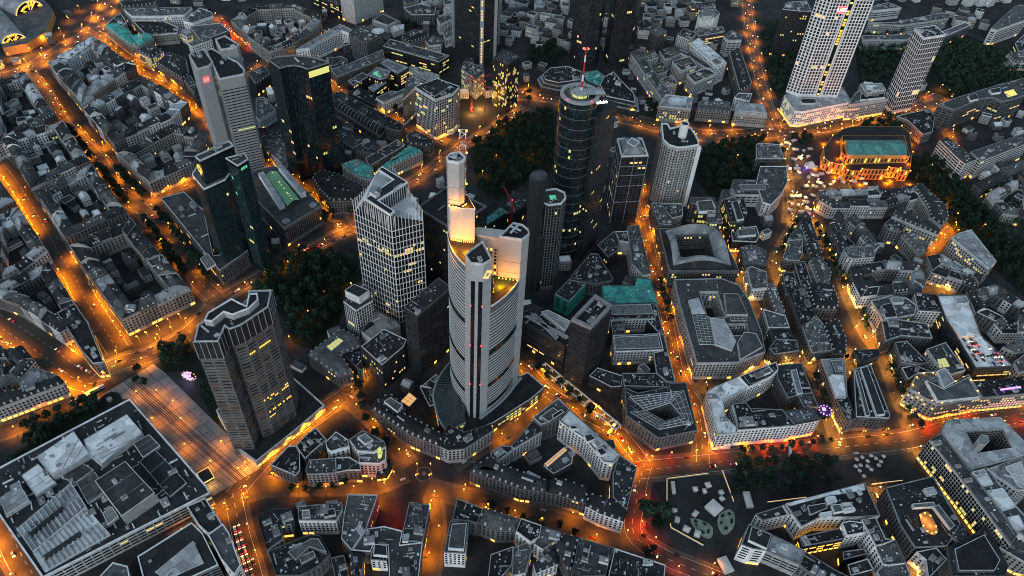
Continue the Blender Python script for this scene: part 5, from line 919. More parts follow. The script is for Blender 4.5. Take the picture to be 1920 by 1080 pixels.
B('gr p l F', 16.14, 'pale metal roofed house at the left tram stop', '-419.3,396.0 -410.0,409.9 -386.9,402.9 -410.5,385.2')
B('lt p d M', 18.07, 'pink-lit old house row behind the gardens', '-435.2,377.6 -412.3,383.5 -385.5,401.5 -378.5,396.2 -378.4,393.3 -426.2,360.4', shop=0.5)
B('gr p d F', 20.00, 'brown roofed point house with bright white-lit shop ends', '-418.1,471.1 -407.7,484.0 -385.8,462.1 -352.4,417.4 -360.8,415.2 -375.6,427.7', units=3, shop=1)
B('gr p m F', 20.93, 'angular office with a folded roof at the foot of the black tower', '-384.8,643.7 -364.6,657.0 -333.4,627.8 -301.3,559.2 -269.6,570.1 -288.5,538.6', units=4, shop=0.2)
feature('huge stepped bank office with gridded skylights and two courts', 'skylight', 'rim', 'grid_glass', 23.60, 0.8, '174.5,515.6 190.8,514.4 190.9,478.9 176.6,478.5')
feature('huge stepped bank office with gridded skylights and two courts', 'skylight', 'rim', 'grid_glass', 23.60, 0.8, '211.2,517.8 226.6,517.4 226.6,512.2 210.8,510.8')
feature('huge stepped bank office with gridded skylights and two courts', 'roof_terrace', 'wall_lt', 'roof_m', 23.60, 3, '209.0,545.3 223.6,545.7 228.1,518.1 207.2,516.3')
feature('huge stepped bank office with gridded skylights and two courts', 'roof_terrace', 'wall_lt', 'roof_l', 23.60, 1.5, '190.9,512.0 204.3,511.4 211.4,484.0 205.8,472.2 191.3,478.3')
feature('huge stepped bank office with gridded skylights and two courts', 'roof_terrace', 'wall_lt', 'roof_m', 23.60, 2.5, '212.0,481.6 220.5,495.6 231.7,494.8 235.0,478.5 211.0,460.6')
feature('huge stepped bank office with gridded skylights and two courts', 'roof_terrace', 'wall_lt', 'roof_l', 23.60, 1.2, '172.6,534.7 183.6,539.4 187.3,518.1 174.3,517.0')
feature('hexagonal stone office with a gridded dark roof', 'roof_grid', 'rim', 'grid_dark', 18.88, 0.6, '108.3,416.3 157.4,426.6 144.2,412.5 121.3,402.3')
feature('hexagonal stone office with a gridded dark roof', 'roof_grid', 'rim', 'grid_dark', 18.88, 0.6, '157.4,426.6 161.5,392.8 152.0,399.0 144.2,412.5')
feature('hexagonal stone office with a gridded dark roof', 'roof_grid', 'rim', 'grid_dark', 18.88, 0.6, '161.5,392.8 131.7,383.7 137.6,392.4 152.0,399.0')
feature('hexagonal stone office with a gridded dark roof', 'roof_grid', 'rim', 'grid_dark', 18.88, 0.6, '131.7,383.7 107.9,399.8 121.3,402.3 137.6,392.4')
feature('dark bank wing with a white windowed court front and roof pipes', 'plant_deck', 'wall_dk', 'glint', 19.23, 2.5, '97.3,524.0 136.0,528.7 137.5,515.8 97.1,511.5')
feature('second dark bank wing with a glinting plant roof', 'plant_deck', 'wall_dk', 'glint', 19.16, 2.5, '97.9,482.7 139.6,488.6 140.6,473.0 98.4,468.0')
feature('long dark slab with white louvre rows on its roof', 'louvre_row', 'wall_dk', 'louvre', 33.74, 2, '18.8,491.8 23.1,493.9 44.9,465.9 42.5,462.5')
feature('long dark slab with white louvre rows on its roof', 'louvre_row', 'wall_dk', 'louvre', 33.74, 2, '12.7,488.7 16.4,490.7 54.6,467.5 52.2,464.1')
feature('long dark slab with white louvre rows on its roof', 'roof_vault', 'unit', 'roof_l', 33.74, 4, '28.6,494.1 34.8,497.2 55.8,484.6 50.8,472.7')
feature('narrow house with a curved pale zinc roof between two lit streets', 'zinc_roof', 'roof_l', 'roof_w', 19.23, 2.5, '290.2,450.8 294.7,454.2 305.0,453.5 300.9,428.7 291.2,427.9')
feature('narrow house with a curved pale zinc roof between two lit streets', 'plant_deck', 'wall_dk', 'glint', 19.23, 2, '297.8,471.1 309.3,472.6 305.7,458.6 298.8,457.0')
feature('long black roofed market hall with ridge skylights', 'ridge_skylight', 'rim', 'roof_d', 20.09, 3, '322.3,462.6 329.6,465.2 329.9,411.7 321.8,410.1')
feature('long black roofed market hall with ridge skylights', 'ridge_skylight', 'rim', 'roof_m', 20.09, 2, '316.7,459.8 319.6,460.0 316.8,410.5 312.6,409.2')
feature('dark roof office with a band of white plant units', 'plant_band', 'unit', 'glint', 20.51, 3, '256.9,453.9 262.3,456.4 261.9,429.2 256.9,427.8')
feature('white office with solar panels and a roof garden', 'solar_row', 'pipe', 'louvre', 23.37, 0.8, '200.0,398.3 212.5,400.2 212.6,396.5 199.9,395.1')
feature('white office with solar panels and a roof garden', 'solar_row', 'pipe', 'louvre', 23.37, 0.8, '199.0,392.3 215.4,394.9 215.3,390.3 198.7,387.7')
feature('white office with solar panels and a roof garden', 'roof_garden', 'rim', 'leaf_b', 23.37, 0.8, '212.4,408.1 225.1,410.5 225.4,407.7 212.7,405.3')
feature('white office with a dark sunken roof square and louvred bay', 'sunken_roof', 'roof_w', 'roof_d', 24.58, 0.6, '211.9,442.9 225.9,450.1 229.1,441.2 215.9,434.2')
feature('white office with a dark sunken roof square and louvred bay', 'plant_box', 'wall_wh', 'roof_m', 24.58, 3, '227.3,448.3 236.2,453.1 236.9,448.0 229.8,444.4')
feature('white-walled office with dark roof and white roof boxes', 'plant_box', 'wall_wh', 'roof_w', 21.46, 3.5, '256.6,325.4 264.0,326.8 264.8,322.1 257.2,319.8')
feature('white-walled office with dark roof and white roof boxes', 'plant_box', 'wall_wh', 'roof_w', 21.46, 3.5, '267.6,321.0 275.5,322.4 276.2,319.4 268.3,317.6')
feature('white-walled office with dark roof and white roof boxes', 'plant_box', 'wall_wh', 'roof_w', 21.46, 3.5, '268.0,316.2 276.4,318.5 277.6,315.6 268.8,313.3')
feature('white-walled office with dark roof and white roof boxes', 'plant_box', 'wall_wh', 'roof_w', 21.46, 3.5, '248.4,311.1 257.9,313.4 257.6,309.2 249.6,306.5')
feature('white-walled office with dark roof and white roof boxes', 'plant_well', 'rim', 'wall_dk', 21.46, 1.5, '240.9,317.7 255.8,321.3 256.4,317.0 241.4,310.0')
feature('white-walled office with dark roof and white roof boxes', 'plant_box', 'wall_wh', 'roof_m', 21.46, 3, '259.5,319.0 266.9,320.3 267.7,314.4 260.1,312.1')
feature('white-walled office with dark roof and white roof boxes', 'edge_band', 'wall_wh', 'roof_w', 21.46, 1.2, '224.8,318.9 291.8,341.3 291.5,335.9 255.8,327.2 227.6,317.4')
feature('white gridded corner block with a square rimmed roof terrace', 'roof_terrace', 'wall_wh', 'roof_d', 23.65, 3, '188.0,283.9 192.5,295.1 206.3,289.5 200.6,278.0')
feature('white gridded corner block with a square rimmed roof terrace', 'stair_house', 'wall_gr', 'roof_m', 23.65, 4, '195.5,290.3 198.1,292.1 198.6,288.5 195.7,287.1')
feature('long pale metal roofed hall with ribbon windows', 'roof_hatch', 'rim', 'roof_l', 18.58, 1, '215.4,287.7 221.0,285.6 219.4,281.5 213.8,283.6')
feature('dark flat office with an oval amber rooftop garden', 'roof_house', 'wall_lt', 'roof_l', 18.95, 3, '339.7,340.4 348.5,342.8 349.7,336.9 341.4,334.5')
feature('dark flat office with an oval amber rooftop garden', 'glass_gallery', 'rim', 'glint', 18.95, 2.5, '326.1,326.1 344.1,329.1 344.8,325.0 326.1,322.6')
feature('dark flat office with an oval amber rooftop garden', 'terrace_wall', 'wall_lt', 'roof_m', 18.95, 3, '342.3,324.6 347.2,326.7 353.7,309.4 349.2,305.8')
feature('grand stone bank with a square courtyard and a round turret', 'round_turret', 'roof_l', 'roof_l', 29.60, 10, '388.8,378.4 394.9,384.1 400.0,383.2 399.0,377.9 394.1,373.6 388.7,373.9')
feature('grand stone bank with a square courtyard and a round turret', 'plant_row', 'unit', 'roof_l', 29.60, 3, '378.2,351.9 389.1,355.1 389.9,351.5 380.1,348.3')
feature('pale roofed hall joined behind the long gridded office', 'roof_panel', 'rim', 'roof_w', 25.53, 2, '381.4,354.0 393.5,357.3 395.2,345.2 384.3,342.0')
feature('pale roofed hall joined behind the long gridded office', 'roof_panel', 'rim', 'roof_w', 25.53, 2, '387.3,338.6 401.4,342.0 405.3,325.8 393.1,321.5')
feature('pale roofed hall joined behind the long gridded office', 'roof_panel', 'rim', 'roof_w', 25.53, 2, '393.9,315.9 404.5,318.8 404.9,307.7 395.0,303.7')
feature('striped white roof block on the right edge', 'slat_field', 'rim', 'louvre_w', 26.46, 1.5, '411.5,362.1 427.2,368.3 424.1,348.2 415.3,345.1')
feature('dark stepped roof block at the bottom right', 'upper_roof', 'wall_gr', 'roof_d', 19.81, 3.5, '345.5,288.5 373.0,302.2 377.2,282.1 369.7,273.4 342.3,271.6')
feature('dark stepped roof block at the bottom right', 'skylight', 'rim', 'roof_l', 19.81, 0.8, '347.6,291.0 353.2,292.5 354.7,288.3 348.1,286.8')
feature('grand corner office with lamps along its eaves', 'upper_roof', 'wall_wh', 'roof_m', 23.23, 3.5, '376.6,450.1 389.5,440.6 416.8,456.3 419.4,434.7 379.3,426.6')
feature('grand corner office with lamps along its eaves', 'stair_tower', 'wall_wh', 'roof_l', 23.23, 5, '389.8,460.7 398.5,464.5 401.5,449.3 388.9,440.8')
feature('slim grey office slab with yellow lit windows', 'yellow_window_box', 'wall_lt', 'lit_grid', 24.37, 0.5, '397.1,477.4 405.3,479.7 406.0,469.4 395.3,466.9')
feature('white office with grey flat roof beside the exchange square', 'upper_roof', 'wall_wh', 'roof_d', 19.39, 3.5, '366.1,546.0 378.1,550.7 377.5,531.6 365.0,528.7')
feature('white office with grey flat roof beside the exchange square', 'plant_box', 'wall_wh', 'roof_l', 19.39, 3, '379.4,558.7 390.8,560.6 390.8,552.3 379.9,551.3')
feature('department store with lamp-lit roof car park and pale canopy', 'deck_spine', 'rim', 'roof_w', 24.51, 2.5, '443.0,506.4 448.6,507.8 450.6,487.2 443.6,485.0')
feature('department store with lamp-lit roof car park and pale canopy', 'deck_spine', 'rim', 'roof_l', 24.51, 3, '441.6,559.1 454.3,561.1 453.9,552.7 440.8,549.8')
feature('white-rimmed terraced office with a lit glass stair', 'upper_roof', 'wall_wh', 'roof_m', 27.60, 4, '198.2,683.0 215.8,687.1 216.9,668.5 199.0,665.6')
feature('long office with a white rimmed roof before the stalls', 'plant_row', 'pipe', 'glint', 18.53, 2.5, '255.7,732.9 287.6,737.5 286.5,727.2 257.2,723.0')
feature('dark office slab with a white rim and lit base', 'upper_roof', 'rim', 'roof_d', 27.46, 3, '238.6,688.4 244.8,690.2 247.0,659.2 239.3,656.2')
feature('dark arcaded house with lamps on its terraces', 'upper_roof', 'rim', 'roof_m', 15.39, 3, '242.1,655.0 261.6,658.0 261.3,647.9 241.7,643.8')
feature('white apartment slab with a bright slanted roof', 'attic_box', 'wall_wh', 'roof_d', 27.58, 3, '54.1,373.5 58.9,374.5 62.6,371.6 56.2,370.5')
feature('white apartment slab with a bright slanted roof', 'attic_box', 'wall_wh', 'roof_d', 27.58, 3, '66.1,364.9 72.0,367.8 75.5,362.5 68.6,358.9')
feature('white apartment slab with a bright slanted roof', 'attic_box', 'wall_wh', 'roof_d', 27.58, 3, '75.7,352.1 81.0,354.9 84.4,349.7 79.7,346.9')
feature('white apartment slab with a bright slanted roof', 'attic_box', 'wall_wh', 'roof_l', 27.58, 2.5, '73.4,359.6 77.7,362.4 81.2,358.3 76.9,354.9')
feature('grey flat office corner pointing at the street bend', 'upper_roof', 'wall_gr', 'roof_m', 24.51, 4, '30.7,382.9 40.9,392.9 47.9,386.8 37.2,377.5')
feature('grey flat office corner pointing at the street bend', 'stair_house', 'wall_gr', 'roof_d', 24.51, 6, '39.7,383.4 47.8,389.9 49.9,387.5 41.3,379.6')
feature('low courtyard hall with a line of amber skylights', 'amber_skylight', 'rim', 'lit_dots', 7.30, 0.8, '35.4,350.2 51.9,367.6 54.6,365.2 38.1,347.3')
feature('low courtyard hall with a line of amber skylights', 'pale_skylight', 'rim', 'roof_l', 7.30, 0.8, '49.7,356.1 53.5,358.9 56.7,356.0 52.9,352.7')
feature('low courtyard hall with a line of amber skylights', 'pale_skylight', 'rim', 'roof_l', 7.30, 0.8, '55.1,362.8 58.9,365.6 62.1,362.0 58.3,358.0')
feature('white house with a bright rimmed rectangular roof box', 'roof_box', 'metal_white', 'roof_m', 22.23, 4, '-33.8,282.2 -22.9,283.5 -23.1,262.9 -34.8,263.1')
feature('white slab with yellow lit stair column and roof boxes', 'roof_box', 'unit', 'roof_l', 21.46, 3, '-147.1,286.4 -141.9,287.8 -139.5,281.4 -145.1,280.0')
feature('white slab with yellow lit stair column and roof boxes', 'roof_box', 'unit', 'roof_d', 21.46, 3, '-131.8,287.4 -123.3,290.2 -121.2,284.8 -129.6,282.1')
feature('dark folded-roof hall behind the white slab', 'plant_row', 'unit', 'glint', 17.39, 2.5, '-142.1,252.1 -132.7,257.8 -129.9,253.9 -139.0,247.2')
feature('dark folded-roof hall behind the white slab', 'folded_slope', 'roof_m', 'roof_m', 17.39, 5, '-150.0,254.4 -136.1,265.6 -130.3,266.0 -122.4,256.2 -135.7,259.4 -142.9,248.8')
feature('white office corner with a plant roof in the square block', 'plant_row', 'unit', 'glint', 23.74, 3, '-117.5,352.5 -111.8,356.8 -104.3,350.9 -110.0,346.6')
feature('pale corner house with a glowing round sign tower', 'sign_drum', 'lit_yellow', 'lit_yellow', 20.67, 6, '-100.1,342.4 -98.0,345.7 -96.0,343.3 -96.3,338.3 -98.3,337.5')
feature('plain dark roofed wing left of the red-lit court', 'skylight', 'rim', 'louvre', 20.65, 1, '-105.9,276.5 -102.4,278.9 -97.6,274.9 -99.8,270.5')
feature('wide grey connecting roof behind the red-lit court', 'stair_house', 'wall_wh', 'roof_d', 19.51, 3, '-88.9,264.5 -80.0,264.1 -78.2,256.0 -88.4,256.3')
feature('plain grey roofed wing right of the red-lit court', 'skylight_box', 'rim', 'roof_l', 20.58, 2.5, '-69.5,272.9 -64.7,274.3 -64.8,267.9 -69.2,267.6')
feature('low pavilion with a white fascia and terraced roof among trees', 'upper_slab', 'wall_wh', 'roof_m', 8.60, 3, '-233.1,1103.2 -224.5,1124.3 -198.2,1105.7 -210.7,1088.8')
feature('white-gridded glass office tower with dark panelled roof', 'plant_panel', 'rim', 'roof_d', 57.95, 1.2, '-124.4,838.3 -105.9,856.3 -91.0,848.6 -107.8,821.7')
feature('long office with a smooth grey roof and lit yellow storeys', 'edge_strip', 'rim', 'roof_m', 22.51, 0.7, '-196.2,1002.5 -191.8,1016.7 -116.4,985.8 -124.5,975.5')
feature('terraced office with bright yellow windows and rooftop slots', 'rooftop_slot', 'rim', 'glint', 23.30, 1, '-194.8,953.7 -189.7,961.6 -164.7,946.6 -172.0,935.0')
feature('dark office with a green glowing skylight on a tilted roof', 'green_skylight', 'rim', 'lit_green', 24.37, 0.8, '-203.3,924.3 -199.2,931.8 -189.1,924.3 -191.8,913.6')
feature('flat dark wing with open light wells along the barrel vault', 'light_well_shade', 'rim', 'wall_dk', 16.60, 0.9, '-209.7,844.1 -205.3,857.1 -197.5,851.7 -198.1,836.1')  # near-black cap paints the shade inside an open well; no hole is cut
feature('flat dark wing with open light wells along the barrel vault', 'light_well_shade', 'rim', 'wall_dk', 16.60, 0.9, '-182.4,822.6 -177.3,832.3 -170.5,827.0 -172.7,814.7')
feature('flat dark wing with open light wells along the barrel vault', 'light_well_shade', 'rim', 'wall_dk', 16.60, 0.9, '-240.2,869.1 -235.4,879.5 -227.3,873.9 -229.9,860.7')
feature('low dark office with square light courts below the barrel vault', 'light_well_shade', 'rim', 'wall_dk', 16.53, 0.9, '-214.7,775.5 -205.2,785.0 -192.1,775.1 -201.0,763.0')  # same dark caps, the shade of the square courts put into colour
feature('low dark office with square light courts below the barrel vault', 'light_well_shade', 'rim', 'wall_dk', 16.53, 0.9, '-189.5,769.8 -184.2,776.0 -176.9,771.2 -181.8,762.3')
feature('white grid office with a lit base right of the rounded podium', 'upper_roof', 'wall_wh', 'roof_d', 24.67, 3, '455.4,946.9 488.3,954.2 485.9,940.3 448.7,929.2')
feature('setback roof pavilion with pale skylights above the grid office', 'pale_skylight', 'rim', 'roof_w', 32.60, 0.8, '462.0,958.7 479.5,962.5 478.5,946.8 461.2,943.1')
feature('wave-fronted office with long white storey bands', 'roof_box', 'rim', 'roof_d', 32.39, 3, '595.8,945.4 609.2,952.0 607.5,938.3 594.3,931.7')
feature('wave-fronted office with long white storey bands', 'roof_box', 'rim', 'roof_d', 32.39, 3, '632.4,965.1 649.9,972.4 646.6,959.9 631.9,954.7')
feature('wave-fronted office with long white storey bands', 'lit_well', 'rim', 'lit_amber', 32.39, 0.6, '653.4,964.7 669.9,973.6 669.5,959.7 653.2,951.0')
feature('rounded white podium with a lit roof rim under the tallest white tower', 'dark_oval', 'rim', 'wall_dk', 24.74, 2, '366.5,919.5 371.3,925.1 387.8,927.0 388.9,920.5 385.0,915.0 368.6,913.2')
feature('rear comb block with a bronze roof panel', 'bronze_panel', 'rim', 'bronze', 21.88, 0.7, '198.1,1044.2 214.8,1055.5 219.2,1042.9 204.6,1031.2')
feature('middle comb block with a bronze roof panel', 'bronze_panel', 'rim', 'bronze', 21.81, 0.7, '213.0,1011.3 231.4,1023.1 235.8,1012.2 218.4,1000.7')
feature('front comb block on dark arcades by the square', 'bronze_panel', 'rim', 'bronze', 21.74, 0.7, '229.8,978.3 248.9,989.7 255.5,983.2 236.0,968.2')
feature('first comb wing with terraced dark roofs', 'bronze_panel', 'rim', 'bronze', 20.09, 0.7, '168.7,1034.0 182.7,1040.5 186.6,1030.4 173.5,1022.1')
feature('second comb wing with a flat dark roof', 'bronze_panel', 'rim', 'bronze', 20.02, 0.7, '179.9,997.3 190.9,1004.3 194.4,991.7 184.4,984.9')
feature('third comb wing nearest the small square', 'bronze_panel', 'rim', 'bronze', 19.95, 0.7, '188.8,962.1 200.5,968.9 203.8,956.8 192.3,951.2')
feature('long pale office spine of the comb-shaped complex', 'green_panel', 'rim', 'bronze_g', 20.16, 0.7, '161.1,1009.8 169.0,1014.6 174.2,985.2 168.0,977.2')
feature('long pale office spine of the comb-shaped complex', 'green_panel', 'rim', 'bronze_g', 20.16, 0.7, '171.4,974.0 178.1,976.6 185.6,947.2 178.8,943.0')
feature('long pale office spine of the comb-shaped complex', 'green_panel', 'rim', 'bronze_g', 20.16, 0.7, '156.0,1032.2 165.9,1035.4 166.9,1023.9 158.0,1018.9')
feature('classical bank with tall pilasters and a glass roof lantern', 'glass_lantern', 'rim', 'roof_w', 21.60, 3, '189.8,905.8 195.9,913.2 215.0,910.4 213.7,898.7 192.5,897.9')
feature('broad stone corner house with a sunken light roof', 'sunken_court', 'rim', 'roof_l', 23.06, 0.5, '284.3,900.4 310.9,901.9 312.0,889.1 282.7,890.6')
feature('tall white windowless house with a stepped glass roof', 'glass_step', 'rim', 'glint', 30.58, 5, '263.2,1142.5 267.8,1154.4 280.6,1157.6 282.6,1142.9 277.5,1135.6 262.9,1132.7')
feature('old stone house with a yellow-green glowing roof light', 'glowing_skylight', 'rim', 'lit_grid', 20.99, 1, '-163.7,449.5 -155.1,460.7 -150.3,457.8 -158.6,445.2')
feature('dark mansard house with lantern roof by the amber court', 'lantern_roof', 'rim', 'roof_m', 22.90, 3, '-102.0,390.3 -97.1,394.9 -85.8,387.4 -89.2,380.3')
feature('pale flat terrace roof at the foot of the white tower', 'opening_shade', 'rim', 'wall_dk', 20.44, 0.8, '-138.0,473.4 -128.8,484.3 -125.6,480.3 -134.9,469.5')  # dark sheet painted as the shade within a roof gap
feature('black flat roof with white outlined plant deck', 'amber_court', 'rim', 'lit_dots', 12.23, 0.5, '-90.2,401.0 -84.1,410.9 -76.9,404.9 -82.0,396.0')
feature('angular office with a folded roof at the foot of the black tower', 'glass_end', 'rim', 'glint', 20.95, 2, '-311.9,552.1 -306.7,560.5 -294.0,546.0 -300.4,537.7')
feature('white waffle-grid tower with a pale crown frame', 'crown_frame', 'wall_wh', 'roof_d', 46.51, 9, '-151.6,489.0 -144.7,497.6 -129.7,491.0 -137.1,481.1')
villas('-59.2,1261.7 63.8,1279.4 60.5,1067.4 9.7,1065.9 -3.4,1100.8 -47.7,1095.1', 'upper quarter left of the black twin towers', 100, 11)
villas('178.2,1295.8 364.1,1322.5 355.6,1239.9 313.8,1273.8 258.7,1152.5 204.9,1159.7 192.9,1117.8 166.9,1097.5', 'upper quarter right of the black twin towers', 101, 11)
villas('118.0,1287.2 132.6,1289.3 121.7,1083.4 110.9,1073.8', 'gap between the black twin towers', 102, 11)
villas('587.5,1398.8 891.6,1443.5 827.7,1335.5 729.5,1295.3 695.2,1327.3 584.5,1295.4', 'hillside quarter at the top right', 103, 11)
villas('-217.4,1259.6 -129.7,1272.3 -113.2,1103.6 -157.5,1132.9 -196.3,1173.5', 'upper quarter near the pale twin shafts', 104, 11)
villas('-674.4,1213.5 -395.4,1297.4 -361.4,1228.5 -440.5,1168.0 -475.4,1144.2 -577.0,1148.8 -636.3,1140.5', 'top left corner beyond the boulevard', 105, 11)
villas('585.7,811.8 657.2,853.5 638.8,795.3 604.2,775.9 579.2,778.7', 'right edge gardens below the banded office', 106, 11)
villas('672.3,1273.5 748.6,1274.0 747.8,1226.2 698.4,1210.4 672.3,1234.9', 'slope behind the tall white tower', 107, 11)
K('block with white end roofs', ['station square', 'boulevard', 'narrow red street', 'tree avenue'], 20, '-631.9,908.4 -605.1,986.3 -519.1,916.7 -547.7,818.0', 19, white=1)
K('block below narrow red street', ['narrow red street', 'boulevard', 'lane', 'white-windowed street', 'tree avenue'], 20, '-539.6,805.4 -501.7,893.7 -420.0,832.7 -428.3,797.7 -476.0,740.1', 13)
K('block before the twin-slab tower', ['white-windowed street', 'lane', 'bank tower', 'lit pavement', 'tree avenue'], 20, '-463.5,720.0 -422.7,781.9 -377.9,775.3 -372.9,710.7 -408.1,671.0', 13, facade='st')
K('upper avenue-side block', ['station square', 'tree avenue', 'pink facade street', 'pink facade street', 'back lane'], 19, '-681.6,853.6 -649.6,882.9 -569.0,792.9 -582.5,757.7 -610.0,711.0', 13)
K('lantern street block', ['pink facade street', 'tree avenue', 'red lantern street', 'wide orange street'], 19, '-603.6,734.2 -553.1,778.2 -489.8,706.0 -530.4,650.4', 13)
K('middle orange-street block', ['red lantern street', 'tree avenue', 'dim cross street', 'wide orange street'], 19, '-520.7,641.0 -484.1,698.4 -413.3,620.6 -458.4,575.1', 13)
K('far left upper block', ['left edge', 'wide orange street', 'cross street', 'back yard'], 18, '-609.2,674.7 -566.1,656.6 -535.5,627.0 -554.1,598.5', 12)
K('far left cross-street block', ['cross street', 'wide orange street', 'lit side street', 'left edge'], 18, '-548.8,599.0 -528.5,618.6 -468.7,556.6 -480.6,524.4 -499.1,499.2', 12)
K('wedge block between orange streets', ['lit side street', 'wide orange street', 'broad tram street'], 18, '-494.8,491.0 -460.5,541.5 -391.9,466.7 -406.5,449.1 -459.1,480.1', 12)
K('courtyard block by red-lit street', ['red-lit street', 'top edge', 'far lane', 'orange street', 'low corner'], 22, '-432.6,1052.7 -413.1,1100.9 -348.3,1114.3 -309.3,1088.6 -304.9,1055.1 -325.5,996.0 -351.3,966.0', 13, facade='st')
K('long block facing opera stalls', ['opera square', 'park lane', 'lamp-lit lane'], 18, '349.5,734.5 422.5,746.9 466.6,751.9 468.7,734.3 424.8,712.7 358.8,706.2 347.0,717.3', 12)
K('block below the louvred court', ['lit lane', 'court', 'lower street', 'leafy lane'], 18, '346.6,672.2 360.4,694.5 378.9,690.4 386.3,673.7 395.3,643.4 385.3,633.8 381.5,620.8 350.2,609.7', 12)
K('row block below orange lane', ['orange lane', 'triangular office', 'lower street', 'square lane'], 17, '441.7,629.5 459.2,638.5 490.2,603.0 480.6,587.3 439.9,607.6', 12)
K('villa block behind the park', ['park', 'villa street', 'right edge'], 14, '556.0,753.2 601.6,786.6 621.6,772.7 595.4,712.5 561.1,718.8', 12)
K('row block by terrace office', ['lower lane', 'square lane', 'orange windows street', 'leafy lane'], 17, '354.0,607.0 389.7,618.5 429.3,617.9 432.3,605.9 425.5,585.3 420.0,577.1 352.8,561.7 350.8,584.6', 12)
K('rows behind the car park', ['upper lane', 'right edge', 'pink lane'], 17, '465.9,579.2 499.7,591.9 527.7,563.6 512.2,527.9 481.0,525.4 478.1,537.5 463.9,548.9', 12)
K('old rows by tram stop', ['tram cutting', 'tram stop', 'lower gardens'], 17, '-462.8,424.7 -432.8,433.4 -414.6,417.9 -418.6,395.3 -438.9,383.7', 12)
K('ornate corner-turret block', ['tree avenue', 'plaza street', 'wide orange street', 'wide orange street', 'dim cross street'], 21, '-447.3,561.6 -403.6,607.7 -308.2,512.1 -355.0,465.4 -402.6,513.8', 15, facade='st')
# ------------------------------------------------------------------ landmark towers
def tp(n): return PT(TP[n][1])
def tz(n): return TP[n][0]
def sign(text, pos, right, up, size, mk, parent, off, depth=.25):
    """flat lettering standing on a facade; right and up are unit world vectors"""
    cu = bpy.data.curves.new('lettering', 'FONT'); cu.body = text; cu.size = size; cu.extrude = depth; cu.align_x = 'CENTER'; cu.align_y = 'CENTER'
    to = bpy.data.objects.new('lettering', cu); C.objects.link(to)
    dg = bpy.context.evaluated_depsgraph_get(); me = bpy.data.meshes.new_from_object(to.evaluated_get(dg))
    bpy.data.objects.remove(to); me.materials.clear(); me.materials.append(MT[mk])
    o = bpy.data.objects.new('sign_lettering', me); C.objects.link(o); o.parent = parent
    r, u = Vector(right).normalized(), Vector(up).normalized(); nrm = r.cross(u)
    o.matrix_local = Matrix.Translation(Vector(pos)-Vector(off)) @ Matrix((r, u, nrm)).transposed().to_4x4()
    return o
def edge_frame(a, b):
    """a->b is a counter-clockwise footprint edge seen from outside: right vector and outward normal"""
    L = dist(a, b); r = ((b[0]-a[0])/L, (b[1]-a[1])/L, 0); return r, (r[1], -r[0], 0)
def fins(mb, pts, z0, z1, sp, w=.35, d=.35, m=0, closed=True):
    for i in range(len(pts) if closed else len(pts)-1):
        a, b = pts[i], pts[(i+1) % len(pts)]; L = dist(a, b); n = max(1, int(L/sp)); ang = math.atan2(b[1]-a[1], b[0]-a[0])
        ux, uy = (b[0]-a[0])/L, (b[1]-a[1])/L
        for j in range(n+1):
            q = lerp(a, b, j/n); mb.box((q[0]+uy*d/2, q[1]-ux*d/2), (w, d), z0, z1, ang, m)
def bands(mb, pts, zs, h, d=.3, m=0, closed=True):
    q = inset(pts, -d) if closed else None
    for z in zs:
        if closed: mb.sides(q, z, z+h, m); mb.loft(q, z+h, pts, z+h, m)
        else:
            for i in range(len(pts)-1):
                r, n = edge_frame(pts[i], pts[i+1]); a = (pts[i][0]+n[0]*d, pts[i][1]+n[1]*d); b = (pts[i+1][0]+n[0]*d, pts[i+1][1]+n[1]*d)
                mb.face([(*a,z),(*b,z),(*b,z+h),(*a,z+h)], m); mb.face([(*a,z+h),(*b,z+h),(*pts[i+1],z+h),(*pts[i],z+h)], m)
def tower(label, pts, z0, h, wk, wn, rk, lit=.01, litcol=None, rimk='rim', rimh=1.4, rimw=.9, units=4, name='office_tower', base=5, rowlit=0.0, origin=None):
    NB[0] += 1; rng = random.Random(NB[0]*31337); p = ccw(pts); c = origin or cen(p); off = (*c, 0)
    root = thing(name, c, label, 'tower'); wall, roof, par, win = MB(), MB(), MB(), MB()
    wall.sides(p, z0-(.3 if not z0 else 0), h); roof.poly(p, h); q = inset(p, rimw)
    par.sides(p, h, h+rimh); par.sides(q, h+.002, h+rimh, flip=True); par.loft(p, h+rimh, q, h+rimh)
    windows(win, p, z0, h, wn, lit, base, rng=rng, rowlit=rowlit)
    wall.build('wall', [wk], root, off); roof.build('roof', [rk], root, off); par.build('parapet', [rimk], root, off)
    if win.f: tag(win.build('window', ['glass','lit_yellow','lit_warm','glass_teal'] if wk == 'wall_gl' else list(LITC[litcol]), root, off), kind='stuff')
    if units: add_units(root, p, h, units, rng, c)
    return root, p, off, rng
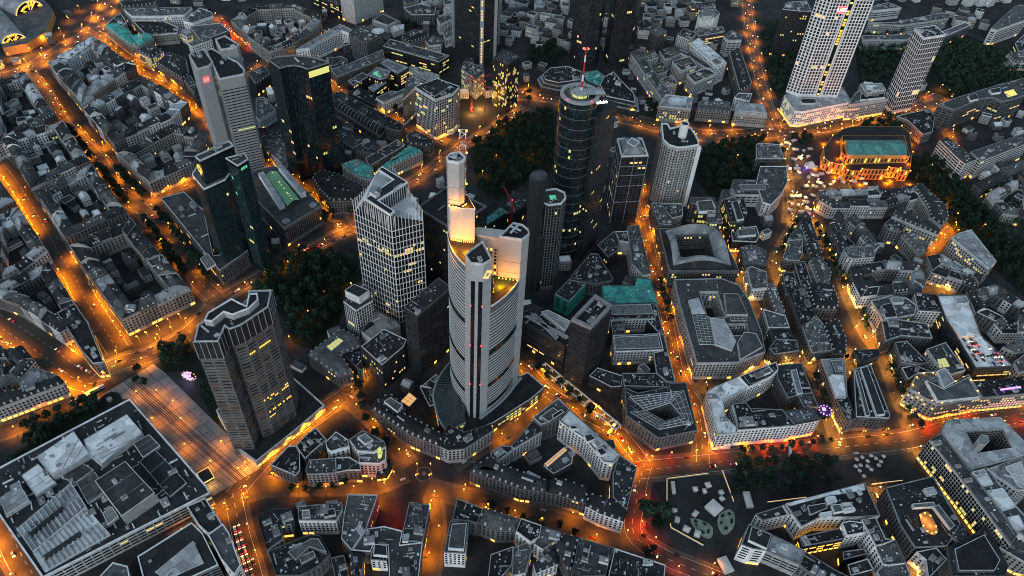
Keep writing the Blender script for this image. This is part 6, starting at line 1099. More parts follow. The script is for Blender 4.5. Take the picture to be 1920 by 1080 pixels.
# --- triangular tower with three corner cores around an open court, tallest in view
def commerz():
    F_, L_, R_ = (ccw(tp(k)) for k in ('c_front', 'c_left', 'c_right')); c = cen([cen(F_), cen(L_), cen(R_)]); off = (*c, 0)
    root = thing('office_tower', c, 'tallest pale triangular tower with orange-lit upper stages and a mast', 'tower')
    rng = random.Random(5); hF, hL, hR, hD, hG, hS = 193, 250, 186, 184, 146, 214
    # two bulging office wings, tops at the side deck and the garden terrace
    def arc(a, b, bulge, n=10):
        r, nn = edge_frame(a, b); L = dist(a, b)
        return [(a[0]+r[0]*L*t+nn[0]*bulge*4*t*(1-t), a[1]+r[1]*L*t+nn[1]*bulge*4*t*(1-t)) for t in (i/n for i in range(n+1))]
    lw = min(L_, key=lambda q: q[0]); fl = min(F_, key=lambda q: q[0]); fr = max(F_, key=lambda q: q[0]); rs = min(R_, key=lambda q: q[1]); lb = max(L_, key=lambda q: q[0]+q[1]); rb = max(R_, key=lambda q: q[1])
    inner = cen([cen(F_), cen(L_), cen(R_)])
    def wing(outer, top, back_shift, nm):
        inn = [lerp(q, inner, back_shift) for q in outer]; poly = outer+inn[::-1]
        w, ro, pa, wi = MB(), MB(), MB(), MB()
        w.sides(ccw(poly), 0, top); ro.poly(ccw(poly), top)
        windows(wi, outer, 0, top, 'b', .01, 16, rng=rng, closed=False)
        windows(wi, inn[::-1], 0, top, 'b', .05, 16, rng=rng, closed=False)
        bands(pa, outer, [top-.2], 1.6, .4, closed=False)
        bands(pa, outer, [18.6+3.6*k for k in range(int((top-22)/3.6))], .5, .22, closed=False)
        w.build('wing_wall', ['wall_gr'], root, off); pa.build('parapet', ['metal_white'], root, off); ro.build('wing_roof', ['roof_d'], root, off)
        tag(wi.build('window', ['glass','lit_warm','lit_yellow','glass_b'], root, off), kind='stuff')
        return poly
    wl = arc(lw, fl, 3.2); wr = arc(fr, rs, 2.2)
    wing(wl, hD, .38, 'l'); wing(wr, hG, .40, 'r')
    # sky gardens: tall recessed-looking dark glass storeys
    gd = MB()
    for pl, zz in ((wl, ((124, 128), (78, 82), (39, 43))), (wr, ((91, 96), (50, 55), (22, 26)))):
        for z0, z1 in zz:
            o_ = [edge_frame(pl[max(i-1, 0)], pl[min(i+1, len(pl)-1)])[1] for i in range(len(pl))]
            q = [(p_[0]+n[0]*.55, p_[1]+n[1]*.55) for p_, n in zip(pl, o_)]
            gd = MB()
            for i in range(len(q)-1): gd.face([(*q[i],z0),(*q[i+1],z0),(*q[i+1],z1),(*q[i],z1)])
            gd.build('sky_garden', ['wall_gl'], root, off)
    # back bridge between left and right cores
    bk = ccw(tp('c_back')); w = MB(); w.prism(bk, 0, hD-8); w.build('rear_wing', ['core_clad'], root, off)
    wi = MB(); windows(wi, bk, 60, hD-9, 'p', .25, 2, rng=rng); tag(wi.build('window', ['glass','lit_amber','lit_warm','glass_b'], root, off), kind='stuff')
    cap = MB(); q = inset(bk, .8); cap.prism(inset(bk, -.3), hD-8, hD+1); cap.build('bridge_cap', ['core_clad'], root, off)
    # cores
    for nm, P_, h in (('front_core', F_, hF), ('left_core', L_, hL), ('right_core', R_, hR)):
        m_ = MB(); m_.sides(P_, 0, h); m_.poly(P_, h, 1); o = m_.build(nm, ['core_clad','roof_d'], root, off); fb = MB(); bands(fb, P_, [20+11*k for k in range(int((h-26)/11))], .3, .06); fb.build('cladding_joint', ['pipe'], root, off)
        r_ = MB(); q = inset(P_, .7); r_.sides(inset(P_, -.15), h-.5, h+1.6); r_.sides(q, h+.002, h+1.6, flip=True); r_.loft(inset(P_, -.15), h+1.6, q, h+1.6); e = r_.build('core_rim', ['rim'], root, off)
        add_units(root, P_, h, 3, rng, c)
    # dark glazed spine on the front core
    fa = sorted([q for q in F_], key=lambda q: q[1])[:2]; fa.sort(key=lambda q: q[0]); a, b = fa
    r, n = edge_frame(a, b); s_ = MB(); a2, b2 = lerp(a, b, .02), lerp(a, b, .98); a2 = (a2[0]+n[0]*.3, a2[1]+n[1]*.3); b2 = (b2[0]+n[0]*.3, b2[1]+n[1]*.3)
    s_.face([(*a2,10),(*b2,10),(*b2,hF-16),(*a2,hF-16)]); s_.build('glass_spine', ['wall_gl'], root, off)
    s_ = MB(); m0, m1 = lerp(a2, b2, .36), lerp(a2, b2, .64)
    for k in range(24): s_.face([(m0[0]+n[0]*.2,m0[1]+n[1]*.2,12+k*7),(m1[0]+n[0]*.2,m1[1]+n[1]*.2,12+k*7),(m1[0]+n[0]*.2,m1[1]+n[1]*.2,18.8+k*7),(m0[0]+n[0]*.2,m0[1]+n[1]*.2,18.8+k*7)])
    s_.build('lift_shaft', ['metal_grey'], root, off)
    s_ = MB()
    for z in (60, 108, 152):
        for q in (a2, b2): s_.box((q[0]+n[0]*.5, q[1]+n[1]*.5), (.9,.9), z, z+.9)
    s_.build('warning_lamp', ['lit_red'], root, off)
    # emblem: yellow rhombus folded from two bands, on the right pier of the front core
    i = F_.index(fr); a, b = F_[i-1], F_[i]; r, n = edge_frame(a, b); ctr = lerp(a, b, .5)
    def plate(u, v, d=.4): return (ctr[0]+r[0]*u+n[0]*d, ctr[1]+r[1]*u+n[1]*d, hF-11+v)
    em = MB()
    for k in range(4):
        A_ = [(-4.6,-1.1),(-.6,4.6),(4.6,1.1),(.6,-4.6)]; Bn = [(-2,-.5),(-.3,2),(2,.5),(.3,-2)]
        em.face([plate(*A_[k]), plate(*Bn[k]), plate(*Bn[(k+1)%4]), plate(*A_[(k+1)%4])])
    em.build('emblem', ['lit_warm'], root, off)
    # lit stage at the left core and its lamps
    st = ccw(tp('c_stage')); w = MB(); w.prism(st, 0, hS, 0, 1); w.build('upper_stage', ['core_clad','roof_d'], root, off)
    r_ = MB(); r_.sides(inset(st, -.2), hS, hS+1.0); r_.build('core_rim', ['rim'], root, off)
    de = ccw(tp('c_deck')); w = MB(); w.prism(de, hD-6, hD+.3); w.build('side_deck', ['roof_d'], root, off)
    lm = MB()
    fs = sorted(st, key=lambda q: q[1])[:3]; fs.sort(key=lambda q: q[0])
    for e in range(2):
        a, b = fs[e], fs[e+1]; r, n = edge_frame(a, b)
        for k in range(6):
            q = lerp(a, b, (k+.5)/6); lm.box((q[0]+n[0]*1.6, q[1]+n[1]*1.6), (.7,.7), hD+.6, hD+1.4)
        q = lerp(a, b, .5); light('uplight', (q[0]+n[0]*13-c[0], q[1]+n[1]*13-c[1], hD+3), 13000, (1,.31,.0), root, .8)
    fs = sorted(L_, key=lambda q: q[1])[:3]; fs.sort(key=lambda q: q[0])
    for e in range(2):
        a, b = fs[e], fs[e+1]; r, n = edge_frame(a, b); q = lerp(a, b, .5)
        light('uplight', (q[0]+n[0]*5.5-c[0], q[1]+n[1]*5.5-c[1], hS+2), 3500, (1,.31,.0), root, .8)
        for k in range(3): q = lerp(a, b, (k+.5)/3); lm.box((q[0]+n[0]*3, q[1]+n[1]*3), (.7,.7), hS+.6, hS+1.4)
    fs = sorted(R_, key=lambda q: q[0]-q[1]*.0)[:3]; fs.sort(key=lambda q: q[1])
    low = sorted(R_, key=lambda q: q[1])[:2]; low.sort(key=lambda q: q[0]); a, b = low; r, n = edge_frame(a, b)
    a0 = min(R_, key=lambda q: q[0])
    for (u, v), pw in (((a0, a), 7000), ((a, b), 7000)):
        if dist(u, v) < 1: continue
        r, n = edge_frame(u, v)
        for t in (.25, .75):
            q = lerp(u, v, t); light('uplight', (q[0]+n[0]*11-c[0], q[1]+n[1]*11-c[1], hG+3), pw, (1,.31,.0), root, .8)
        for k in range(6): q = lerp(u, v, (k+.5)/6); lm.box((q[0]+n[0]*2, q[1]+n[1]*2), (.7,.7), hG+.6, hG+1.4)
    lm.build('flood_lamp', ['lamp_o'], root, off)
    gar = ccw(tp('c_fr')); w = MB(); w.poly(inset(gar, 1.2), hG+.35); tag(w.build('roof_garden', ['leaf_a'], root, off))
    # lattice mast, red and white
    ma = cen(tp('mast')); mm = MB(); r0 = 2.0; top = hS+48
    cor = [(ma[0]+x*r0, ma[1]+y*r0) for x, y in ((-1,-1),(1,-1),(1,1),(-1,1))]
    for k in range(10):
        z0, z1 = hS+k*4.8, hS+(k+1)*4.8; mi = k % 2
        for i in range(4):
            a, b = cor[i], cor[(i+1) % 4]
            mm.tube((*a, z0), (*a, z1), .28, 4, mi); mm.tube((*a, z0), (*b, z1), .2, 4, mi); mm.tube((*a, z1), (*b, z1), .2, 4, mi)
    mm.build('lattice_mast', ['lit_red' if 0 else 'mast_red','metal_white'], root, off)
    lb_ = MB()
    for k, z in enumerate((hS+3, hS+30, top)):
        for x, y in ((-2.6,0),(2.6,0)): lb_.box((ma[0]+x, ma[1]+y), (1,1), z, z+1.1)
    lb_.build('mast_lamp', ['lamp_o'], root, off); light('mast_light', (ma[0]-c[0], ma[1]-3-c[1], hS+5), 1200, (1,.36,.03), root)
mat('core_clad', (.40,.42,.43), .45, noise=.1, vary=0)
mat('mast_red', (.45,.03,.03), .6, noise=.1, vary=0)
commerz()
# podium and glass ring round its foot: one building of its own
def podium():
    pr, rl, rr = ccw(tp('c_podium')), tp('c_ringL'), tp('c_ringR'); c = cen(pr); off = (*c, 0)
    root = thing('podium_building', c, 'low curved podium with green ribbed glass roof round the tallest tower', 'building')
    w = MB(); w.prism(pr, -.3, 14, 0, 1); w.build('wall', ['wall_gr','roof_d'], root, off)
    wi = MB(); windows(wi, pr, 0, 14, 'w', .45, 1, rng=random.Random(3)); tag(wi.build('window', ['glass','lit_yellow','lit_warm','glass_b'], root, off), kind='stuff')
    sh = MB(); shopfront(sh, pr, 0, random.Random(4), .5); tag(sh.build('shopfront', ['shop'], root, off), kind='stuff')
    hub = cen(tp('c_left')); hub = lerp(hub, cen(tp('c_front')), .5); gl, ri = MB(), MB(); ring = smooth(rl, 4)
    for i in range(len(ring)-1):
        a, b = ring[i], ring[i+1]; a2, b2 = lerp(a, hub, .82), lerp(b, hub, .82)
        gl.face([(*a,16),(*b,16),(*b2,24),(*a2,24)])
        ri.tube((*a,16.2),(*a2,24.2),.35,4); 
    gl.build('glass_roof', ['glass_teal'], root, off); ri.build('roof_rib', ['roof_m'], root, off)
    rm = MB()
    for line, z in ((ring, 15.2), (smooth(rr, 4), 15.6)):
        ribbon(rm, line, 3.0, z); 
        for i in range(len(line)-1):
            a, b = line[i], line[i+1]; rm.face([(*a,z-1.6),(*b,z-1.6),(*b,z+.6),(*a,z+.6)])
    rm.build('rim_ring', ['metal_grey'], root, off)
    q = inset(pr, .6); pa = MB(); pa.sides(pr, 14, 14.8); pa.loft(pr, 14.8, q, 14.8); pa.sides(q, 14, 14.8, flip=True); pa.build('parapet', ['rim'], root, off)
podium()
# --- white-gridded tower with a folded crown
def folded():
    b = ccw(tp('t_body2')); z = ccw(tp('t_z')); c = cen(b); off = (*c, 0); hz, hb = 140, 124
    root = thing('office_tower', c, 'white-gridded glass tower with a folded Z-shaped roof crown', 'tower'); rng = random.Random(9)
    w = MB(); w.sides(b, -.3, hb); w.poly(b, hb); w.build('wall', ['wall_gl'], root, off)
    wi = MB(); windows(wi, b, 0, hb, 'g', .02, 5, rng=rng, rowlit=.03); tag(wi.build('window', ['glass','lit_warm','lit_yellow','glass_b'], root, off), kind='stuff')
    f = MB(); fins(f, b, 0, hb+14, 3.0, .45, .5); f.build('mullion', ['metal_white'], root, off)
    f = MB(); bands(f, b, [7.2*k for k in range(1, 18)], .55, .45); f.build('storey_band', ['metal_white'], root, off)
    cr = MB(); cr.sides(z, hb, hz); cr.poly(z, hz, 1); cr.build('crown', ['wall_gl','roof_d'], root, off)
    rm = MB(); q = inset(z, 1.0); rm.sides(inset(z, -.2), hz-1, hz+.8); rm.loft(inset(z, -.2), hz+.8, q, hz+.8); rm.build('crown_rim', ['metal_white'], root, off)
    f = MB(); fins(f, z, hb, hz, 2.6, .4, .4); f.build('crown_fin', ['metal_white'], root, off)
    t = tp('t_z'); A = lambda q, zz: (q[0], q[1], zz); bb = tp('t_body2')
    s = MB(); s.face([A(t[7],hz-.5), A(t[6],hz-.5), A(t[5],hz-.5), A(bb[0],hb+.6)]); s.build('sloped_roof', ['roof_l'], root, off)
    s = MB(); s.face([A(t[2],hb+1), A(t[3],hz-4), A(bb[2],hb+.6), A(t[1],hb+1)]); s.build('terrace_roof', ['roof_w'], root, off)
    f = MB()
    for k in range(9):
        p0 = lerp(A(t[7],hz-.3), A(t[5],hz-.3), k/8); f.tube(p0, A(bb[0],hb+.9), .22, 4)
    f.build('roof_rib', ['metal_white'], root, off); add_units(root, [lerp(t[1],t[2],.3), lerp(t[1],t[2],.9), lerp(t[6],t[5],.9), lerp(t[6],t[5],.3)], hz, 5, rng, c)
folded()
# --- twin-winged dark tower by the plaza
def winged():
    root, p, off, rng = tower('dark twin-winged tower with white-barred crown above the paved plaza', tp('e_body'), 0, 142, 'wall_br', 'n', 'roof_d', units=6, rimk='rim')
    c = off[:2]; wi = MB(); windows(wi, p, 8, 124, 't', .012, 2, rng=rng); tag(wi.build('window', ['glass','lit_amber','lit_warm','dim_amber'], root, off), kind='stuff')
    f = MB(); bands(f, p, [10+3.2*k for k in range(36)], .35, .35); f.build('storey_band', ['wall_br'], root, off)
    cw = MB(); cw.sides(inset(p, -.3), 125, 142.5); cw.build('crown_panel', ['wall_dk'], root, off)
    f = MB(); fins(f, inset(p, -.3), 125, 143, 4.2, .4, .4); f.build('crown_fin', ['metal_grey'], root, off)
    u = ccw(tp('e_crown')); w = MB(); w.prism(u, 142, 147, 0, 1); w.build('attic', ['wall_lt','roof_d'], root, off)
    r_ = MB(); q = inset(u, .8); r_.loft(u, 148, q, 148); r_.sides(u, 147, 148); r_.sides(q, 147.002, 148, flip=True); r_.build('attic_rim', ['rim'], root, off)
    # row of lit storeys on the right wing
    ri = sorted(p, key=lambda q: q[0])[-3:]; e = None
    for i in range(len(p)):
        r, n = edge_frame(p[i], p[(i+1)%len(p)])
        if n[1] < -.3 and dist(p[i], p[(i+1)%len(p)]) > 15 and (e is None or cen([p[i], p[(i+1)%len(p)]])[0] > cen([p[e], p[(e+1)%len(p)]])[0]): e = i
    if e is not None:
        a, b = p[e], p[(e+1)%len(p)]; r, n = edge_frame(a, b); l = MB()
        for z in (36, 50, 53, 110):
            k = 14
            for t in range(k):
                if rng.random() < .4: continue
                q0, q1 = lerp(a, b, (t+.15)/k), lerp(a, b, (t+.85)/k); o_ = .5
                l.face([(q0[0]+n[0]*o_,q0[1]+n[1]*o_,z),(q1[0]+n[0]*o_,q1[1]+n[1]*o_,z),(q1[0]+n[0]*o_,q1[1]+n[1]*o_,z+1.7),(q0[0]+n[0]*o_,q0[1]+n[1]*o_,z+1.7)])
        l.build('lit_window', ['lit_amber'], root, off)
    pd = ccw(tp('e_pod')); c2 = cen(pd); o2 = (*c2, 0)
    r2 = thing('podium_building', c2, 'flat grey podium deck at the foot of the twin-winged dark tower', 'building'); w = MB(); w.prism(pd, -.3, 8.5, 0, 1); w.build('wall', ['wall_lt','roof_d'], r2, o2)
    q = inset(pd, 1.2); pa = MB(); pa.sides(pd, 8.5, 9.3); pa.sides(q, 8.5, 9.3, flip=True); pa.loft(pd, 9.3, q, 9.3); pa.build('parapet', ['rim'], r2, o2)
    sh = MB(); shopfront(sh, pd, 0, rng, .6); tag(sh.build('shopfront', ['shop'], r2, o2), kind='stuff')
winged()
# --- round dark tower with square neighbour shaft and striped mast
def round_tower():
    a, b = tp('m_round'); c = lerp(a, b, .5); R_ = dist(a, b)/2; h = 190; off = (*c, 0)
    circ = [(c[0]+R_*math.cos(q*math.pi/18), c[1]+R_*math.sin(q*math.pi/18)) for q in range(36)]
    root, p, off, rng = tower('dark round glass tower with ring roof and a striped mast', circ, 0, h, 'wall_gl', 'g', 'roof_m', lit=.018, units=0, rimk='metal_grey', rimw=3.2, rimh=2.2, rowlit=.08)
    f = MB(); bands(f, p, [12+10.8*k for k in range(17)], .5, .15); f.build('storey_band', ['pipe'], root, off)
    sq = ccw(tp('m_sq')); w = MB(); w.prism(sq, -.3, 175, 0, 1); w.build('square_shaft', ['wall_dk','roof_d'], root, off)
    wi = MB(); windows(wi, sq, 0, 175, 'p', .015, rng=rng); tag(wi.build('window', ['glass','lit_warm','lit_yellow','glass_b'], root, off), kind='stuff')
    lk = [lerp(c, cen(sq), .3), lerp(c, cen(sq), .8)]; d = Vector((lk[1][0]-lk[0][0], lk[1][1]-lk[0][1])).normalized(); w = MB()
    w.box(lerp(lk[0], lk[1], .5), (dist(*lk)+8, 11), 0, h+3, math.atan2(d.y, d.x), 0, 1); w.build('link_block', ['wall_gl','roof_l'], root, off)
    r, n = edge_frame((c[0]+R_*.5, c[1]-R_*.4), (c[0]+R_*1.5, c[1]-R_*.05))
    sign('helaba', (c[0]+R_*1.0+n[0]*2.5, c[1]-R_*.35+n[1]*2.5, h-1), r, (0,0,1), 5.2, 'lit_white', root, off)
    w = MB()
    for k in range(10):
        w.tube((c[0]+R_*.5*math.cos(k*.63), c[1]+R_*.5*math.sin(k*.63), h), (c[0]+R_*.52*math.cos(k*.63), c[1]+R_*.52*math.sin(k*.63), h+7), .35, 5)
    w.prism([(c[0]+R_*.42*math.cos(q*.5236), c[1]+R_*.42*math.sin(q*.5236)) for q in range(12)], h, h+3.5); w.build('roof_crown', ['unit'], root, off)
    w = MB(); w.sides([(c[0]+R_*.43*math.cos(q*.5236), c[1]+R_*.43*math.sin(q*.5236)) for q in range(12)], h+.4, h+2.6); w.build('crown_light', ['lit_yellow'], root, off)
    mm = MB(); segs = 7
    for k in range(segs): mm.tube((c[0]+1,c[1]+3,h+k*6.3), (c[0]+1,c[1]+3,h+(k+1)*6.3), 1.05-.07*k, 8, (1,0,1,0,0,1,0)[6-k] if 0 else (0,1,0,1,1,0,1)[k] ^ 1)
    mm.build('mast', ['mast_red','metal_white'], root, off)
    l = MB(); l.box((c[0]-.4,c[1]+3), (1.1,1), h+43.5, h+45); l.box((c[0]+2.4,c[1]+3), (1.1,1), h+43.5, h+45)
    for q in (4.0, 5.3): l.box((c[0]+R_*math.cos(q), c[1]+R_*math.sin(q)), (1.2,1.2), h+2.3, h+3.4)
    l.build('warning_lamp', ['lit_red'], root, off)
round_tower()
# --- curved tower with white cylinder on its roof
def curved():
    root, p, off, rng = tower('curved dark-gridded tower with white rims and a white roof drum', tp('g_body'), 0, 83, 'wall_lt', 'p', 'roof_d', units=3, rimk='metal_white', rimh=1.5, rimw=1.3)
    c = off[:2]; a, b = tp('g_cyl'); ce = lerp(a, b, .5); r = dist(a, b)/2; w = MB()
    ring = [(ce[0]+r*math.cos(q*.3142), ce[1]+r*math.sin(q*.3142)) for q in range(20)]; w.prism(ring, 83, 99); w.build('roof_drum', ['metal_white'], root, off)
    w = MB(); q2 = inset(ring, 1.0); w.poly(q2, 99.05); w.build('drum_deck', ['roof_d'], root, off); w = MB(); w.sides(ring, 99, 100); w.loft(ring, 100, q2, 100); w.sides(q2, 99.06, 100, flip=True); w.build('drum_rim', ['metal_white'], root, off)
    br = max(p, key=lambda q: q[0]-q[1]); w = MB(); w.box((br[0]+.5, br[1]-.2), (4.5, 4.5), 0, 82, .1); w.build('corner_pier', ['metal_white'], root, off)
    gl = MB(); fins(gl, inset(p, -.05), 0, 78, 2.2, .25, .3); gl.build('mullion', ['pipe'], root, off)
curved()
# --- square tower with a pagoda-like cap
def capped():
    root, p, off, rng = tower('square dark tower with a white-edged diamond cap', tp('japan'), 0, 90, 'wall_dk', 'w', 'roof_m', lit=.02, units=0, rimk='metal_white', rimh=1.6, rimw=1.4, rowlit=.03)
    f = MB(); fins(f, p, 0, 90, 10.5, .45, .4); bands(f, p, [30, 52, 66, 78], .6, .4); f.build('grid_rib', ['metal_grey'], root, off)
    i1, i2 = inset(p, 3), inset(p, 7); w = MB(); w.loft(i1, 90.1, i2, 97); w.poly(i2, 97); w.build('cap', ['roof_l'], root, off)
    w = MB(); m = [lerp(i2[k], i2[(k+1)%4], .5) for k in range(4)]; q = inset(m, 1.0)
    w.sides(m, 97.01, 97.8); w.loft(m, 97.8, q, 97.8); w.sides(q, 97.01, 97.8, flip=True)
    for k in range(4): w.tube((*p[k], 91.6), (*i2[k], 97.2), .35, 4)
    w.build('cap_rib', ['metal_white'], root, off)
capped()
# --- twin-slab bank tower, two boxes and a lift block
def slabs():
    A_, B_, D_ = (ccw(tp(k)) for k in ('s_a', 's_b', 's_c')); c = cen(A_+B_); off = (*c, 0); rng = random.Random(8)
    root = thing('office_tower', c, 'silver twin-slab bank tower with a red square emblem', 'tower')
    for nm, p, h, wn in (('left_slab', A_, 130, 'n'), ('right_slab', B_, 128, 't'), ('lift_block', D_, 138, 'n')):
        w = MB(); w.prism(p, -.3, h, 0, 1); w.build(nm, ['metal_grey','roof_d'], root, off)
        q = inset(p, 1.2); r_ = MB(); r_.sides(inset(p,-.1), h-.5, h+1.4); r_.loft(inset(p,-.1), h+1.4, q, h+1.4); r_.sides(q, h+.002, h+1.4, flip=True); r_.build('parapet', ['rim'], root, off)
        if wn != 'n': wi = MB(); windows(wi, p, 0, h-9, wn, .008, rng=rng, rowlit=.03); tag(wi.build('window', ['glass','lit_yellow','lit_yellow','glass_b'], root, off), kind='stuff')
        else: f = MB(); fins(f, p, 0, h-1, 2.4, .3, .3); f.build('facade_fin', ['metal_grey'], root, off)
        add_units(root, p, h, 3, rng, c)
    i = min(range(len(A_)), key=lambda k: cen([A_[k], A_[(k+1)%len(A_)]])[1]+.6*cen([A_[k], A_[(k+1)%len(A_)]])[0]); a, b = A_[i], A_[(i+1)%len(A_)]; r, n = edge_frame(a, b); m = lerp(a, b, .5)
    e = MB(); P_ = lambda u, v, d: (m[0]+r[0]*u+n[0]*d, m[1]+r[1]*u+n[1]*d, 117+v)
    e.face([P_(-3.2,-3.2,.7),P_(3.2,-3.2,.7),P_(3.2,3.2,.7),P_(-3.2,3.2,.7)]); e.build('emblem_panel', ['lit_red'], root, off)
    sign('DB', (m[0]+n[0]*.9, m[1]+n[1]*.9, 117), r, (0,0,1), 4.6, 'lit_pink', root, off)
slabs()
# --- dark stepped glass tower with glowing ring emblem
def stepped():
    A_, B_, D_ = (ccw(tp(k)) for k in ('ga_a', 'ga_b', 'ga_c')); c = cen(A_+B_); off = (*c, 0); rng = random.Random(18)
    root = thing('office_tower', c, 'black stepped glass tower with a glowing yellow ring emblem', 'tower')
    for nm, p, h in (('tall_slab', A_, 138), ('stepped_block', B_, 112), ('rear_shaft', D_, 134)):
        w = MB(); w.prism(p, -.3, h, 0, 1); w.build(nm, ['wall_gl','roof_m'], root, off)
        q = inset(p, .8); r_ = MB(); r_.sides(inset(p,-.1), h-.3, h+1.2); r_.loft(inset(p,-.1), h+1.2, q, h+1.2); r_.sides(q, h+.002, h+1.2, flip=True); r_.build('parapet', ['rim'], root, off)
        wi = MB(); windows(wi, p, 0, h, 'g', .006, rng=rng); tag(wi.build('window', ['glass_teal','lit_yellow','lit_green','glass_b'], root, off), kind='stuff'); add_units(root, p, h, 2, rng, c)
    i = min(range(len(A_)), key=lambda k: cen([A_[k], A_[(k+1)%len(A_)]])[1]); a, b = A_[i], A_[(i+1)%len(A_)]; r, n = edge_frame(a, b); m = lerp(a, b, .42); e = MB()
    P_ = lambda u, v: (m[0]+r[0]*u+n[0]*.6, m[1]+r[1]*u+n[1]*.6, 127+v)
    for k in range(16):
        q0, q1 = k*math.pi/8, (k+1)*math.pi/8; e.face([P_(4.6*math.cos(q0),4.6*math.sin(q0)),P_(4.6*math.cos(q1),4.6*math.sin(q1)),P_(2.3*math.cos(q1),2.3*math.sin(q1)),P_(2.3*math.cos(q0),2.3*math.sin(q0))])
    e.face([P_(-.8,-7),P_(.8,-7),P_(.8,-4.6),P_(-.8,-4.6)]); e.build('ring_emblem', ['lit_amber'], root, off)
    light('emblem_light', (m[0]+n[0]*5-c[0], m[1]+n[1]*5-c[1], 127), 500, (1,.5,.1), root)
stepped()
root, p, off, rng = tower('blue-green glass tower with a concave front and grey fan roof', tp('skyper'), 0, 145, 'wall_gl', 'g', 'roof_m', lit=.008, units=4, rimk='pipe')
l = MB()
for i in range(len(p)):
    a, b = p[i], p[(i+1)%len(p)]; r, n = edge_frame(a, b)
    if r[0] > .3 and cen([a,b])[0] > off[0]+13 and n[1] < 0: l.face([(a[0]+n[0]*.5,a[1]+n[1]*.5,136),(b[0]+n[0]*.5,b[1]+n[1]*.5,136),(b[0]+n[0]*.5,b[1]+n[1]*.5,143),(a[0]+n[0]*.5,a[1]+n[1]*.5,143)])
if l.f: l.build('lit_storey', ['lit_yellow'], root, off)
root, p, off, rng = tower('dark triangular tower with pale corner strips reaching past the top edge', tp('trianon'), 0, 186, 'wall_dk', 'b', 'roof_d', lit=.006, units=0, rowlit=.02)
f = MB()
for q in p: f.box(q, (4.2, 4.2), 0, 184, .5)
f.build('corner_strip', ['metal_grey'], root, off); f = MB(); q = min(p, key=lambda t: t[1])
for k in range(40):
    if rng.random() < .75: f.box((q[0], q[1]-2.6), (2.2, .6), 6+k*4.2, 8.6+k*4.2, .5)
tag(f.build('strip_window', ['lit_warm'], root, off), kind='stuff')
for nm, lab in (('db_l', 'left black glass twin tower behind the striped mast'), ('db_r', 'right black glass twin tower behind the striped mast')):
    root, p, off, rng = tower(lab, tp(nm), 0, 155, 'wall_dk', 'g', 'roof_d', lit=.006, units=0, rowlit=.04)
l = MB(); r, n = edge_frame(p[0], p[1]); q = min(p, key=lambda t: t[1]); l.box((q[0]+2, q[1]-2), (4, 1), 116, 121); l.build('emblem_panel', ['lit_red'], root, off)
# --- tallest white tower at the upper right
def white_tower():
    root, p, off, rng = tower('tall white stone-gridded tower with glowing central slot and red sign', tp('opern'), 25, 170, 'wall_wh', 'o', 'roof_l', lit=.015, units=2, rimk='metal_white', rowlit=.03, base=4)
    q = sorted(p, key=lambda t: t[1])[:2]; q.sort(key=lambda t: t[0]); a, b = q; r, n = edge_frame(a, b); L = dist(a, b)
    s = MB(); u = lambda t, d, z: (a[0]+(b[0]-a[0])*t+n[0]*d, a[1]+(b[1]-a[1])*t+n[1]*d, z)
    s.face([u(.455,.4,28),u(.545,.4,28),u(.545,.4,166),u(.455,.4,166)]); s.build('glass_slot', ['wall_gl'], root, off)
    l = MB()
    for k in range(38):
        if rng.random() < .6: z = 29+k*3.6; l.face([u(.47,.6,z),u(.53,.6,z),u(.53,.6,z+2.2),u(.47,.6,z+2.2)])
    tag(l.build('slot_light', ['lit_amber'], root, off), kind='stuff')
    e = MB()
    for t in (.0, .43, .57, 1.0): e.box((u(t,.3,0)[0], u(t,.3,0)[1]), (1.6,.9), 25, 170, math.atan2(r[1], r[0]))
    e.build('pilaster', ['metal_white'], root, off)
    z = 147; e = MB(); e.face([u(.24,.9,z-4),u(.43,.9,z-4),u(.43,.9,z+4),u(.24,.9,z+4)]); e.build('sign_panel', ['lit_red'], root, off)
    x = u(.335,1.2,z); sign('UBS', x, r, (0,0,1), 7, 'lit_white', root, off)
white_tower()
root, p, off, rng = tower('plain dark octagonal concrete shaft beside the mast tower', tp('oct0'), 0, 140, 'wall_dk', 'n', 'roof_m', units=0, rimh=.3, rimk='roof_m')
root, p, off, rng = tower('octagonal glass tower with pale rim and a green-lit roof pad', tp('octa'), 0, 110, 'wall_gr', 'g', 'roof_m', lit=.012, units=3, rimh=1.2, rimw=1.6, rowlit=.01)
w = MB(); w.box(lerp(p[0], p[4], .5), (6, 6), 110.1, 110.6, .2); w.build('roof_pad', ['lit_green'], root, off)
root, p, off, rng = tower('lower plain dark octagonal shaft in front of the glass octagon', tp('octc'), 0, 72, 'wall_dk', 'n', 'roof_m', units=0, rimh=.3, rimk='roof_m')
root, p, off, rng = tower('black rectangular tower behind the tallest tower with a pale-edged roof', tp('box16'), 0, 95, 'wall_dk', 'p', 'roof_d', lit=.012, units=4, rimk='pipe', rimw=1.6)
root, p, off, rng = tower('black banded tower with a bowl-shaped parapet and white plant boxes', tp('hex'), 0, 82, 'wall_dk', 'b', 'roof_d', lit=.004, units=9, rimk='pipe', rimh=3.5, rimw=2.6)
f = MB(); bands(f, p, [6+3.6*k for k in range(20)], .7, .3); f.build('storey_band', ['roof_d'], root, off)

